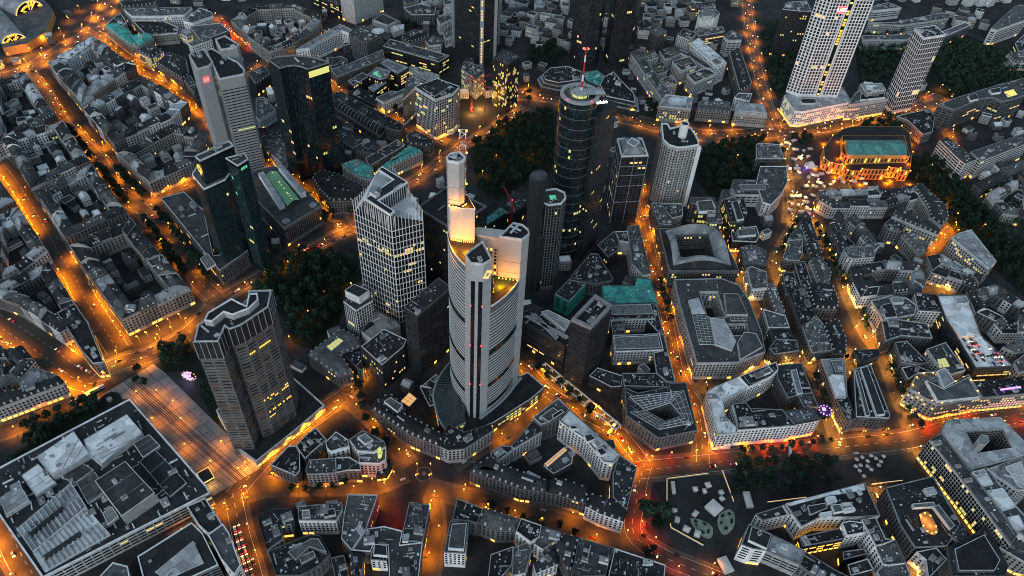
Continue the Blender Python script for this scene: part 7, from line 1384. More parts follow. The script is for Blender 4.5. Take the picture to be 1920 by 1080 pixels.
# ------------------------------------------------------------------ bank hall with green atrium, vaulted office roofs
def special_roofs():
    for o in list(C.objects):
        if o.get('label') == 'long bank hall with green glass atrium roof and two white roof wings': hall = o
        if o.get('label') == 'stone office carrying four vaulted roofs around a deep court': vau = o
    P_ = PT(HALL); hw, ge, gl = MB(), MB(), MB(); off = (*hall.location[:2], 0)
    a0, a1, b0, b1 = P_[0], P_[1], P_[2], P_[3]        # centre strip: two ends of left edge, two of right edge
    for u, v in ((a0, a1), (b0, b1)):
        r, n = edge_frame(u, v); m = lerp(u, v, .5); hw.box(m, (dist(u, v), 6), 26.1, 33, math.atan2(v[1]-u[1], v[0]-u[0]), 0, 1)
    hw.build('roof_wing', ['wall_wh','roof_l'], hall, off)
    q = [lerp(a0, b0, .22), lerp(a1, b1, .22), lerp(a1, b1, .78), lerp(a0, b0, .78)]; m0, m1 = lerp(q[0], q[3], .5), lerp(q[1], q[2], .5); A = lambda t, z: (t[0], t[1], z)
    gl.face([A(q[0],27),A(q[1],27),A(m1,30),A(m0,30)]); gl.face([A(m0,30),A(m1,30),A(q[2],27),A(q[3],27)]); gl.build('atrium_glass', ['atrium_green'], hall, off)
    for k in range(15):
        t = k/14; u, m, w = lerp(q[0],q[1],t), lerp(m0,m1,t), lerp(q[3],q[2],t); ge.tube(A(u,27.1), A(m,30.1), .2, 4); ge.tube(A(m,30.1), A(w,27.1), .2, 4)
    ge.build('atrium_rib', ['rim'], hall, off)
    l = MB(); rr = random.Random(2)
    for k in range(9): t = lerp(lerp(q[0],q[1],rr.random()), lerp(q[3],q[2],rr.random()), .5); l.box(t, (1.1,1.1), 30.2, 30.8)
    l.build('atrium_lamp', ['lit_yellow'], hall, off)
    d = MB()
    for t in (P_[4], P_[5]):
        d.prism([(t[0]+4.2*math.cos(k*.3927), t[1]+4.2*math.sin(k*.3927)) for k in range(16)], 26.05, 26.9)
    d.build('helipad_disc', ['roof_l'], hall, off)
    # vaulted roofs: half-barrels along the four sides of a deep court
    V = PT(VAULT); I_ = PT(VCOURT); vm, gm, off = MB(), MB(), (*vau.location[:2], 0); h = 22.3
    for i in range(4):
        a, b = V[i], V[(i+1)%4]; a2, b2 = I_[i], I_[(i+1)%4]; n = 14; prev = None
        for k in range(n+1):                       # lens-shaped shell rising to the middle of each side
            t = k/n; e = math.sin(math.pi*t); o_ = lerp(a, b, t); q = lerp(lerp(a2, b2, t), o_, .05); mid = lerp(o_, q, .5)
            row = [(*o_, h+.05), (*lerp(o_, q, .25), h+.6+7.5*e), (*mid, h+1.2+8.8*e), (*lerp(o_, q, .8), h+.8+6*e), (*q, h-1+1*e)]
            if prev:
                for j in range(4): (gm if j == 0 else vm).face([prev[j], row[j], row[j+1], prev[j+1]])
            prev = row
    vm.build('vaulted_roof', ['roof_l'], vau, off); gm.build('vault_glazing', ['roof_d'], vau, off)
mat('atrium_green', (.03,.09,.06), .2, .5, emit=(.06,.22,.11), estr=.35)
special_roofs()
# ------------------------------------------------------------------ opera house
def opera():
    b, m_, r_ = ccw(tp('op_base')), ccw(tp('op_mid')), ccw(tp('op_roof')); c = cen(b); off = (*c, 0)
    root = thing('opera_house', c, 'floodlit orange opera house with a turquoise roof and arched fronts', 'building')
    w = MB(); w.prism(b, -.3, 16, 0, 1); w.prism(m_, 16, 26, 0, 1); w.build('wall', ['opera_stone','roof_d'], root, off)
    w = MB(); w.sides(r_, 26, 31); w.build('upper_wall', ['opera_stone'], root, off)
    w = MB(); e = 0 if dist(r_[0], r_[1]) > dist(r_[1], r_[2]) else 1; p = [r_[(e+k)%4] for k in range(4)]; m0, m1 = lerp(p[0],p[3],.5), lerp(p[1],p[2],.5); A = lambda t, z: (t[0], t[1], z)
    w.face([A(p[0],31),A(p[1],31),A(m1,36),A(m0,36)]); w.face([A(p[2],31),A(p[3],31),A(m0,36),A(m1,36)]); w.face([A(p[1],31),A(p[2],31),A(m1,36)]); w.face([A(p[3],31),A(p[0],31),A(m0,36)]); w.build('roof', ['roof_opera'], root, off)
    co = MB()
    for z, P_ in ((8, b), (15.4, b), (25.4, m_)): bands(co, P_, [z], .8, .6)
    co.build('cornice', ['opera_stone'], root, off)
    ar, pil = MB(), MB()
    for P_, z0, z1 in ((b, 1.5, 7), (b, 9.3, 14.6), (m_, 18, 24.6)):
        for i in range(len(P_)):
            a, q = P_[i], P_[(i+1)%len(P_)]; L = dist(a, q)
            if L < 4: continue
            r, n = edge_frame(a, q); k = max(1, int(L/4.4))
            for j in range(k):
                t = (j+.5)*L/k; f = lambda u, z: (a[0]+r[0]*(t+u)+n[0]*.08, a[1]+r[1]*(t+u)+n[1]*.08, z)
                ar.face([f(-.95,z0),f(.95,z0),f(.95,z1-1),f(.65,z1-.25),f(0,z1),f(-.65,z1-.25),f(-.95,z1-1)], 0 if random.random() < .85 else 1)
                s = a[0]+r[0]*j*L/k+n[0]*.3, a[1]+r[1]*j*L/k+n[1]*.3; pil.box(s, (.8,.6), z0-1, z1+.8, math.atan2(r[1], r[0]))
    ar.build('arched_window', ['glass','lit_amber'], root, off); pil.build('pilaster', ['opera_stone'], root, off)
    for q in inset(b, -7)[::2]: light('flood_light', (q[0]-c[0], q[1]-c[1], 1.5), 15000, (1,.19,.0), root, .7)
    for q in inset(m_, -2.5): light('flood_light', (q[0]-c[0], q[1]-c[1], 17.2), 4500, (1,.2,.0), root, .5)
    for q in inset(r_, -2.2): light('flood_light', (q[0]-c[0], q[1]-c[1], 27), 3800, (1,.2,.0), root, .5)
    gl = MB()
    for q in inset(b, -1.2):
        gl.box(q, (.9,.9), 16.4, 17.5)
    gl.build('globe_lamp', ['lamp_o'], root, off)
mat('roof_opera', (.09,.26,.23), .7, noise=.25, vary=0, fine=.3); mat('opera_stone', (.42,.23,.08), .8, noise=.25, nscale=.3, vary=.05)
opera()
# ------------------------------------------------------------------ theatre complex, lower left
def theatre():
    b = ccw(tp('theatre')); c = cen(b); off = (*c, 0); rng = random.Random(77)
    root = thing('theatre_building', c, 'huge low theatre complex with pale stage roofs at the lower left', 'building')
    w = MB(); w.sides(b, -.3, 17); w.build('wall', ['wall_lt'], root, off); w = MB(); w.poly(b, 17); w.build('roof', ['roof_d'], root, off)
    wi = MB(); windows(wi, b, 0, 17, 'b', .08, 2, rng=rng); tag(wi.build('window', list(LITC[None]), root, off), kind='stuff')
    q = inset(b, 1.3); pa = MB(); pa.sides(b, 17, 18); pa.loft(b, 18, q, 18); pa.sides(q, 17, 18, flip=True); pa.build('parapet', ['rim'], root, off)
    for k, rk, nm in (('th_a','roof_w','stage_roof'),('th_b','roof_w','stage_roof'),('th_c','roof_w','stage_roof'),('th_d','roof_l','stage_roof'),('th_e','roof_m','fly_tower'),('th_f','roof_l','ribbed_roof'),('th_g','roof_w','ribbed_roof'),('th_h','roof_m','roof_panel'),('th_i','roof_d','roof_terrace'),('th_j','roof_l','plant_box'),('th_k','roof_m','roof_panel'),('th_l','roof_m','plant_box')):
        p = ccw(tp(k)); z = tz(k); w = MB(); w.prism(p, 17, z, 0, 1); o = w.build(nm, ['wall_lt', rk], root, off)
        q = inset(p, .4); r_ = MB(); r_.sides(inset(p,-.05), z-.2, z+.35); r_.loft(inset(p,-.05), z+.35, q, z+.35); r_.build('roof_edge', ['rim'], root, off)
        if k in ('th_a','th_b','th_e'): add_units(root, p, z, 6, rng, c)
        e = 0 if dist(p[0], p[1]) > dist(p[1], p[2]) else 1
        if k in ('th_f','th_g'):
            f = MB()
            for t in range(1, 13):
                u, v = lerp(p[e], p[(e+1)%len(p)], t/13), lerp(p[(e+3)%len(p)], p[(e+2)%len(p)], t/13); f.tube((*lerp(u,v,.02), z+.5), (*lerp(u,v,.45), z+.5), .7, 5); f.tube((*lerp(u,v,.55), z+.5), (*lerp(u,v,.97), z+.5), .5, 5)
            f.build('roof_rib', ['roof_l'], root, off)
            f = MB(); u0, u1 = lerp(p[e],p[(e+3)%len(p)],.5), lerp(p[(e+1)%len(p)],p[(e+2)%len(p)],.47); f.tube((*lerp(u0,u1,.1), z+.3), (*lerp(u0,u1,.7), z+.3), 2.2, 8); f.build('roof_slot', ['wall_dk'], root, off)
        else:
            f = MB()
            for t in (.33, .66): u, v = lerp(p[e], p[(e+1)%len(p)], t), lerp(p[(e+3)%len(p)], p[(e+2)%len(p)], t); f.tube((*u, z+.1), (*v, z+.1), .25, 4)
            f.build('roof_seam', ['pipe'], root, off)
    add_units(root, b, 17, 60, rng, c); vn = MB(); ib = inset(b, 3); xs = [q[0] for q in b]; ys = [q[1] for q in b]
    for t in range(420):
        q_ = (rng.uniform(min(xs), max(xs)), rng.uniform(min(ys), max(ys)))
        if inside(q_, ib): s_ = rng.uniform(.6, 1.6); vn.box(q_, (s_*rng.choice((1,1,5)), s_*.8), 17, 17+rng.uniform(.4, 1.2), .72+rng.choice((0,1.571)), rng.choice((0,1,2)))
    tag(vn.build('roof_vents', ['unit','pipe','roof_w'], root, off), kind='stuff')
    for k in range(26):
        t = cen(b); u = lerp(b[rng.randrange(len(b))], t, rng.uniform(.15, .8)); v = lerp(u, b[rng.randrange(len(b))], .12); f = MB(); f.tube((*u, 17.6), (*v, 17.6), .5, 5); f.build('roof_duct', ['unit'], root, off)
    for k, lab, h, nm in (('lowhall','long ribbed-roof hall at the bottom left across the dim lane',18,'roof_l'),('lowoff','white-framed flat office at the junction corner with rim lamps',24,'roof_d'),('lowtower','white-gridded office wedge below the junction corner',26,'roof_m'),('bl','small dark flat house at the very bottom left',18,'roof_m')):
        p = ccw(tp(k)); c2 = cen(p); o2 = (*c2, 0); r2 = thing('office_building', c2, lab, 'building'); w = MB(); w.sides(p, -.3, h); w.build('wall', ['wall_wh' if h > 20 else 'wall_gr'], r2, o2); w = MB(); w.poly(p, h); w.build('roof', [nm if k != 'lowhall' else 'roof_d'], r2, o2)
        q = inset(p, .8); pa = MB(); pa.sides(p, h, h+1); pa.loft(p, h+1, q, h+1); pa.sides(q, h, h+1, flip=True); pa.build('parapet', ['rim'], r2, o2); wi = MB(); windows(wi, p, 0, h, 'w' if h > 20 else 'b', .04, 1.5, rng=rng); tag(wi.build('window', list(LITC[None]), r2, o2), kind='stuff'); add_units(r2, p, h, 4, rng, c2)
        if k == 'lowhall':
            f = MB(); ctr = cen(p)
            for t in range(14): u, v = lerp(lerp(p[0],ctr,.35), lerp(p[1],ctr,.35), t/13), lerp(lerp(p[3],ctr,.35), lerp(p[2],ctr,.35), t/13); f.tube((*u, h+.5), (*v, h+.5), .8, 5)
            f.build('roof_rib', ['roof_l'], r2, o2)
theatre()
# ------------------------------------------------------------------ station sheds, far upper left
def station():
    p = ccw(tp('station')); c = cen(p); off = (*c, 0); root = thing('railway_station', c, 'arched railway station halls with golden lit end arches at the top left corner', 'station')
    w = MB(); w.prism(p, -.3, 12, 0, 1); w.build('wall', ['opera_stone','roof_m'], root, off)
    r0 = un2 = None; ax = Vector((-.86, -.42)); ay = Vector((.42, -.86)).normalized(); ax = Vector((-ay.y, ay.x))*1
    ends = PT(STN); s_, g_, l_ = MB(), MB(), MB()
    for i in range(2):
        a, b = ends[2*i], ends[2*i+1]; r, n = edge_frame(a, b); R_ = dist(a, b)/2; m = lerp(a, b, .5); K_ = 12; back = (-n[0]*120, -n[1]*120)
        for k in range(K_):
            q0, q1 = math.pi*k/K_, math.pi*(k+1)/K_
            f = lambda q, d, s=1: (m[0]+r[0]*R_*s*math.cos(q)+n[0]*d, m[1]+r[1]*R_*s*math.cos(q)+n[1]*d, 9+R_*.8*s*math.sin(q))
            s_.face([f(q0,0), f(q1,0), f(q1,-120), f(q0,-120)]); l_.face([f(q0,.2), f(q1,.2), f(q1,.2,.9), f(q0,.2,.9)])
            for s0, s1 in ((.9,.72),(.68,.5),(.46,.25)):
                g_.face([f(q0+.03,.1,s0), f(q1-.03,.1,s0), f(q1-.03,.1,s1), f(q0+.03,.1,s1)], 0 if random.random() < .55 else 1)
        light('arch_light', (m[0]+n[0]*10-c[0], m[1]+n[1]*10-c[1], 8), 9000, (1,.5,.1), root, 1)
        s_.build('shed_roof', ['roof_l'], root, off); g_.build('arch_glazing', ['lit_amber','glass'], root, off); l_.build('arch_rim', ['lit_warm'], root, off); s_, g_, l_ = MB(), MB(), MB()
station()
# ------------------------------------------------------------------ streets
for i, (w, sp, col, pw, mk, nm, pl) in enumerate(STREETS):
    pl = smooth(PT(pl)); STREETS[i] = (w, sp, col, pw, mk, nm, pl)
    r = MB(); ribbon(r, pl, w+7, .02+.002*i); tag(r.build('pavement', ['pavement']), kind='structure')
    r = MB(); ribbon(r, pl, w, .14+.002*i); tag(r.build('road', ['asphalt']), kind='structure')
    if mk:
        r = MB(); L = [0] if mk == 1 else [-w/6, w/6]
        for o_ in L:
            pts = along(pl, 9)
            for x, y, h in pts: r.box((x-math.sin(h)*o_, y+math.cos(h)*o_), (4, .25), .255, .26, h)
        for s_ in (-1, 1): ribbon(r, pl, .25, .262, s_*(w/2-.6))
        tag(r.build('road_markings', ['paint']), kind='structure')
for p in LAWNS:
    r = MB(); r.poly(ccw(PT(p)), .27+.01*LAWNS.index(p)); tag(r.build('lawn', ['lawn']), kind='structure')
def plaza():
    p = ccw(tp('plaza')); r = MB(); r.poly(p, .4); tag(r.build('plaza', ['plaza_stone']), kind='structure')
    t = tp('plaza'); r = MB(); q = [t[1], t[3], t[4], t[0]]
    for k in range(1, 16): a, b = lerp(q[0],q[1],k/16), lerp(q[3],q[2],k/16); ribbon(r, [a, b], .35, .42)
    for k in range(1, 7): a, b = lerp(q[0],q[3],k/7), lerp(q[1],q[2],k/7); ribbon(r, [a, b], .35, .424)
    for k in (.36, .39, .46, .49): a, b = lerp(q[0],q[3],k), lerp(q[1],q[2],k); ribbon(r, [a, b], .7, .43)
    tag(r.build('plaza_joints', ['roof_d']), kind='structure')
    m = ccw(tp('market')); r = MB(); r.poly(m, .45); tag(r.build('market_square', ['city_ground']), kind='structure')
plaza()
# ------------------------------------------------------------------ street lamps
def lamp_mesh(k):
    mb = MB(); mb.tube((0,0,0), (0,0,8.4), .14, 5); mb.tube((0,0,8.4), (1.7,0,8.9), .1, 4); s = .46
    for a, z0, z1 in ((.7, 8.35, 8.8), (1.0, 8.8, 9.3)):
        mb.prism([(1.7+s*a*math.cos(q*.785), s*a*math.sin(q*.785)) for q in range(8)], z0, z1, 1)
    o = mb.build('street_lamp', ['metal_grey', k]); me = o.data; bpy.data.objects.remove(o); return me
LM = {'o': lamp_mesh('lamp_o'), 'r': lamp_mesh('lamp_r'), 'w': lamp_mesh('lamp_w')}
LC = {'o': (1,.25,.0), 'r': (1,.07,.0), 'w': (1,.38,.05)}; LN = {'o': 'orange', 'r': 'reddish', 'w': 'warm white'}
SOLID = []
for o in C.objects:
    if o.get('category') in ('building','tower','house'):
        for ch in o.children:
            if ch.name.split('.')[0] in ('roof','wall','left_slab','right_slab','tall_slab','stepped_block','rear_shaft','wing_roof','front_core','right_core','left_core','square_shaft'):
                vs = [(v.co.x, v.co.y) for v in ch.data.vertices]; fs = [[vs[i] for i in f.vertices] for f in ch.data.polygons if abs(f.normal.z) > .3]
                if fs: xs = [q[0] for f in fs for q in f]; ys = [q[1] for f in fs for q in f]; SOLID.append((o.location.x, o.location.y, min(xs), max(xs), min(ys), max(ys), fs))
def hull_hit(x, y, g=0):
    for ox, oy, x0, x1, y0, y1, fs in SOLID:
        if x0-g <= x-ox <= x1+g and y0-g <= y-oy <= y1+g:
            for f in fs:
                if inside((x-ox, y-oy), f): return True
    return False
NL = 0; LPW = 9500.0; LSP = []; rl = random.Random(21)
for w, sp, col, pw, mk, nm, pl in STREETS:
    side = 1; c0 = col
    for x, y, h in along(pl, sp, sp*.4):
        col = 'o' if c0 == 'r' and rl.random() < .4 else c0
        side = -side; sgn = (1 if nm == 'red-lit main street' else side)*(w/2+1.2 if w > 10 else w/2-1); px, py = x-math.sin(h)*sgn, y+math.cos(h)*sgn
        if hull_hit(px, py):
            sgn = -sgn; px, py = x-math.sin(h)*sgn, y+math.cos(h)*sgn
            if hull_hit(px, py): continue
        if not (-950 < px < 950 and 215 < py < 1420): continue
        LSP.append((math.hypot(px, py), px, py, h-math.pi/2*(1 if sgn > 0 else -1), col, nm, LPW*pw*rl.choice((.5,.8,1,1,1.3,1.7))))
for x, y, col, pw, nm in LAMPX: LSP.append((math.hypot(x, y)-(500 if 'facade' in nm or 'plaza' in nm else 0), x, y, -1.57, col, nm, LPW*pw))
LSP.sort(); far = MB(); FK = {'o': 1, 'r': 2, 'w': 3}
for k, (_, px, py, a, col, nm, pwr) in enumerate(LSP):
    if k < 290:
        o = bpy.data.objects.new('street_lamp', LM[col]); C.objects.link(o); o.location = (px, py, .1); o.rotation_euler = (0, 0, a)
        tag(o, '%s street lamp on a pole, %s' % (LN[col], nm), 'street lamp', 'street lamps of the '+nm)
        light('lamp_light', (1.7, 0, 8.0), pwr, LC[col], o, .5, 146)
    else:
        x, y = px+1.7*math.cos(a), py+1.7*math.sin(a); far.tube((px,py,.1), (px,py,8.5), .14, 4); far.tube((px,py,8.5), (x,y,9), .1, 4)
        far.prism([(x+.55*math.cos(q*1.05), y+.55*math.sin(q*1.05)) for q in range(6)], 8.5, 9.4, FK[col]); light('lamp_light', (x, y, 8.1), pwr, LC[col], None, .5, 146)
tag(far.build('street_lamps', ['metal_grey','lamp_o','lamp_r','lamp_w']), 'far street lamps lining the upper streets', 'street lamps', None, 'stuff')
NL = len(LSP)
print('lamps', NL)
# ------------------------------------------------------------------ small rear buildings in the empty courts
NAMED = [(o.location.x, o.location.y, o['label']) for o in C.objects if o.get('category') in ('building','house','tower') and not o.get('group') and len(o['label'].replace('-', ' ').split()) <= 9]
def near_road(x, y, m_):
    for w, sp, col, pw, mk, nm, pl in STREETS:
        for i in range(len(pl)-1):
            a, b = pl[i], pl[i+1]
            if abs(x-a[0]) > 60 and abs(x-b[0]) > 60 or abs(y-a[1]) > 60 and abs(y-b[1]) > 60: continue
            L2 = (b[0]-a[0])**2+(b[1]-a[1])**2 or 1; t = max(0, min(1, ((x-a[0])*(b[0]-a[0])+(y-a[1])*(b[1]-a[1]))/L2))
            if dist((x, y), lerp(a, b, t)) < w/2+m_: return True
    return False
OPEN = [ccw(PT(p)) for p in LAWNS+WOODS]+[ccw(tp('plaza')), ccw(tp('market')), ccw(tp('theatre')), ccw(tp('op_base')), ccw(PT(GROVE)), ccw(PT(STALLSQ)), ccw(PT(CIRCSQ)), ccw(PT(LANESQ)), ccw(PT(EXCHSQ)), ccw(tp('e_pod')), ccw(tp('station')), ccw(tp('c_podium'))]
rf = random.Random(404); got = []
for t in range(9000):
    if len(got) >= 230: break
    y = rf.uniform(240, 1150); x = rf.uniform(-.62*y-150, .62*y+120); w_, d_, a_ = rf.uniform(7, 13), rf.uniform(6, 11), rf.choice((-.45, .2, .6, -.1)); ca, sa = math.cos(a_), math.sin(a_)
    cs = [(x+u*ca-v*sa, y+u*sa+v*ca) for u, v in ((0,0),(-w_/2-1,-d_/2-1),(w_/2+1,-d_/2-1),(w_/2+1,d_/2+1),(-w_/2-1,d_/2+1))]
    if any(dist((x, y), g) < 13 for g in got) or near_road(x, y, 12) or any(inside(q, p) for p in OPEN for q in cs) or any(hull_hit(*q) for q in cs): continue
    got.append((x, y)); n_ = min(NAMED, key=lambda q: dist(q, (x, y))); yard(x, y, w_, d_, a_, rf.uniform(4, 13), 'court', 1, rf)
    o = [q for q in C.objects if q.name.startswith('rear_building')][-1] if 0 else bpy.data.objects[LASTY[0]]
    o['label'] = '%s beside the %s' % (o['label'].split(',')[0].replace('rear house', 'yard house'), n_[2]); o['group'] = 'yard houses beside the '+n_[2]
print('fill', len(got))
# ------------------------------------------------------------------ trees
def crown_mesh(seed, R_, H, dens):
    rg = random.Random(seed); mb = MB(); cl = []
    for k in range(15):
        a = rg.uniform(0, 6.283); e = rg.uniform(-.5, 1); rr = math.sqrt(1-e*e)*rg.uniform(.35, .8)
        cl.append((math.cos(a)*rr*R_, math.sin(a)*rr*R_, H*.62+e*H*.3, R_*rg.uniform(.28, .48)))
    for cx, cy, cz, cr in cl:
        for k in range(dens):
            d = Vector((rg.gauss(0,1), rg.gauss(0,1), rg.gauss(.25,1))).normalized()*cr*rg.uniform(.6, 1.12); p = Vector((cx, cy, cz))+d
            u = Vector((rg.gauss(0,1), rg.gauss(0,1), rg.gauss(0,.6))).normalized(); v = u.cross(d.normalized()+Vector((rg.gauss(0,.4),rg.gauss(0,.4),rg.gauss(0,.4)))).normalized(); u = v.cross(d).normalized(); s = rg.uniform(.45, .95)
            mb.face([tuple(p+u*s), tuple(p+v*s*.7), tuple(p-u*s), tuple(p-v*s*.7)], 0 if rg.random() < .6 else 1)
    o = mb.build('crown', ['leaf_a','leaf_b']); me = o.data; bpy.data.objects.remove(o); return me
def trunk_mesh(seed, R_, H):
    rg = random.Random(seed); mb = MB(); mb.tube((0,0,-.2), (0,0,H*.45), .42, 6, 0, .26)
    for k in range(5):
        a = k*1.257+rg.uniform(-.3,.3); mb.tube((0,0,H*.38), (math.cos(a)*R_*.55, math.sin(a)*R_*.55, H*.68), .2, 5, 0, .07)
    o = mb.build('trunk', ['bark']); me = o.data; bpy.data.objects.remove(o); return me
CRM = [crown_mesh(50+k, 4.6, 11, 30) for k in range(6)]; TRM = [trunk_mesh(k, 4.6, 11) for k in range(3)]
SIZE = ('small','low','medium','broad','large')
NT = [0]; rt = random.Random(31); TSP = []
def tree(x, y, r, lab, group): TSP.append((math.hypot(x, y), x, y, r/4.6*rt.uniform(.8, 1.2), lab, group, rt.uniform(0, 6.28), rt.uniform(.9, 1.15)))
ROWN = 'lower station avenue|upper station avenue|left side of the middle avenue stretch|right side of the middle avenue stretch|left side of the lower avenue stretch|right side of the lower avenue stretch|arcade street lower row|arcade street upper row|lane of the flatiron block|leafy lane right of the flatiron|exchange square left row|exchange square right row|pedestrian street below the exchange|lane beside the zinc-roofed house|upper white-lit lane|pavement of the red-lit street|verge left of the circular square|cafe street|opera crossroads verge|long orange street|front of the old stone house|lane above the circular square|plaza corner'.split('|')
for k, (sp, r, pl) in enumerate(TREE_ROWS):
    for x, y, h in along(smooth(PT(pl)), sp, sp*.5):
        if not hull_hit(x, y): tree(x+rt.uniform(-1,1), y+rt.uniform(-1,1), r, 'dark green street tree, '+ROWN[k], 'street trees '+ROWN[k])
for sp, r, lab, pg in TREE_AREAS:
    p = PT(pg); xs = [q[0] for q in p]; ys = [q[1] for q in p]; y = min(ys); row = 0; st = sp*1.22 if 'park' in lab else sp
    while y < max(ys):
        x = min(xs)+(row % 2)*st/2
        while x < max(xs):
            q = (x+rt.uniform(-.3,.3)*st, y+rt.uniform(-.3,.3)*st)
            if inside(q, p) and not hull_hit(*q) and rt.random() < .93: tree(q[0], q[1], r, lab, lab+'s')
            x += st
        y += st*.87; row += 1
TSP.sort(); NT[0] = len(TSP); fm = MB()
for k, (_, x, y, s, lab, grp, a, zs) in enumerate(TSP):
    if k < 290:
        o = thing('tree', (x, y, .1), lab, 'tree', grp); o.rotation_euler = (0, 0, a); o.scale = (s, s, s*zs)
        for nm, me in (('trunk', TRM[k % 3]), ('crown', CRM[k % 6])):
            c = bpy.data.objects.new(nm, me); C.objects.link(c); c.parent = o
    else:
        ca, sa = math.cos(a)*s, math.sin(a)*s
        for me, mo in ((CRM[k % 6], 0), (TRM[k % 3], 2)):
            n = len(fm.v); fm.v.extend((x+v.co.x*ca-v.co.y*sa, y+v.co.x*sa+v.co.y*ca, .1+v.co.z*s*zs) for v in me.vertices)
            for f in me.polygons: fm.f.append(tuple(n+i for i in f.vertices)); fm.m.append(f.material_index+mo)
tag(fm.build('park_trees', ['leaf_a','leaf_b','bark']), 'far park and street trees in dense dark clumps', 'trees', None, 'stuff')
print('trees', NT[0])
wd = MB(); rw = random.Random(5)
for p in WOODS:
    p = PT(p); xs = [q[0] for q in p]; ys = [q[1] for q in p]
    for k in range(int(abs(area(p))/26)):
        x, y = rw.uniform(min(xs), max(xs)), rw.uniform(min(ys), max(ys))
        if not inside((x, y), p): continue
        R_ = rw.uniform(2.2, 4.5); z = rw.uniform(5, 11)
        for j in range(34):
            d = Vector((rw.gauss(0,1), rw.gauss(0,1), rw.gauss(.3,.8))).normalized()*R_*rw.uniform(.6,1.1); u = d.orthogonal().normalized(); v = u.cross(d).normalized(); s = rw.uniform(.6,1.3); c = Vector((x,y,z))+d
            wd.face([tuple(c+u*s), tuple(c+v*s), tuple(c-u*s), tuple(c-v*s)], j % 2)
tag(wd.build('woodland', ['leaf_a','leaf_b']), 'dark mass of garden trees beyond the tall white tower', 'trees', None, 'stuff')
# ------------------------------------------------------------------ cars
def car_mesh(col, lights):
    mb = MB(); W_ = .9
    prof = [(-2.2,.45),(-2.15,.85),(-1.5,.95),(.95,.95),(2.05,.8),(2.2,.45)]
    def slab(pf, w0, m):
        L = [(x,-w0,z) for x, z in pf]; Rr = [(x,w0,z) for x, z in pf]; mb.face(L, m); mb.face(Rr[::-1], m)
        for i in range(len(pf)): j = (i+1) % len(pf); mb.face([L[j], L[i], Rr[i], Rr[j]], m)
    slab(prof, W_, 0); slab([(-1.6,.93),(-1.15,1.4),(.2,1.42),(.85,.93)], .74, 1); slab([(-1.2,1.39),(-1.1,1.47),(.15,1.47),(.25,1.39)], .72, 0)
    for x in (-1.35, 1.35):
        for y in (-.82, .82): mb.tube((x,y-.1,.34), (x,y+.1,.34), .34, 8, 2); mb.face([(x+.34*math.cos(q*.785), y-.1, .34+.34*math.sin(q*.785)) for q in range(8)], 2)
    for y in (-.6, .6):
        mb.face([(2.22,y-.3,.5),(2.22,y+.3,.5),(2.12,y+.3,.82),(2.12,y-.3,.82)], 3 if lights else 0); mb.face([(-2.22,y+.3,.55),(-2.22,y-.3,.55),(-2.17,y-.3,.85),(-2.17,y+.3,.85)], 4 if lights else 0)
        if lights:
            mb.box((2.5,y), (.7,.5), .5, .62, 0, 3); mb.box((-2.4,y), (.4,.5), .6, .75, 0, 4)
    o = mb.build('car', [col,'glass','bark','lamp_w','lit_red']); me = o.data; bpy.data.objects.remove(o); return me
CCOL = {'white': (.7,.7,.7), 'silver': (.4,.41,.42), 'black': (.015,.015,.018), 'grey': (.12,.12,.13), 'red': (.3,.02,.02), 'blue': (.02,.05,.15)}
for k, v in CCOL.items(): mat('paint_'+k, v, .3, .5, noise=.05, vary=.1)
CARM = {(k, l): car_mesh('paint_'+k, l) for k in CCOL for l in (0, 1)}
NC = 0; rc = random.Random(41)
def car(x, y, h, where, lit, grp, z=.3):
    global NC
    k = rc.choice(('white','white','silver','black','black','grey','grey','red','blue')); o = bpy.data.objects.new('car', CARM[(k, lit)]); C.objects.link(o); o.location = (x, y, z); o.rotation_euler = (0, 0, h); NC += 1
    tag(o, '%s %s car, %s' % (k, 'moving lit' if lit else 'parked', where), 'car', '%s cars, %s' % (k+(' lit' if lit else ' parked'), grp))
for w, sp, col, pw, mk, nm, pl in STREETS:
    dens = {1: 17, 2: 13, 0: 40}[mk]; s = 0
    for x, y, h in along(pl, dens*rc.uniform(.8, 1.1), 9):
        if not (-900 < x < 900 and 225 < y < 1300): continue
        r_ = rc.random(); sd = rc.choice((-1, 1))
        if r_ < .38 and mk: o_ = sd*w*.2; car(x-math.sin(h)*o_, y+math.cos(h)*o_, h+(math.pi if sd > 0 else 0)+rc.uniform(-.05,.05), nm, 1, nm)
        elif r_ < .85:
            o_ = sd*(w/2-1.2); q = (x-math.sin(h)*o_, y+math.cos(h)*o_)
            if not hull_hit(*q): car(*q, h, nm, 0, nm)
def bus(x, y, h, lab):
    o = thing('city_bus', (x, y, .3), lab, 'bus'); o.rotation_euler = (0, 0, h); w = MB(); p = [(-8.5,-1.25),(8.5,-1.25),(8.5,1.25),(-8.5,1.25)]; w.prism(p, .5, 3.0); w.prism(inset(p, .25), 3.0, 3.2); w.box((-3, 0), (3, 1.6), 3.2, 3.6); w.build('body', ['metal_white'], o); w = MB(); w.sides(inset(p, -.03), 1.5, 2.6); w.build('window_band', ['glass'], o); w = MB()
    for x_ in (-5.5, 5.5):
        for y_ in (-1.15, 1.15): w.tube((x_, y_-.15, .5), (x_, y_+.15, .5), .5, 8)
    w.build('wheels', ['bark'], o)
for q, a_, lab in zip(PT(BUSES), (.75, .7, 1.0, -.5, 1.35), ('white articulated bus waiting at the plaza tram stop','second white bus behind it on the dim street','white bus beside the pergola of the arcade street','white coach on the street above the opera','white bus on the red-lit main street')): bus(q[0], q[1], a_, lab)
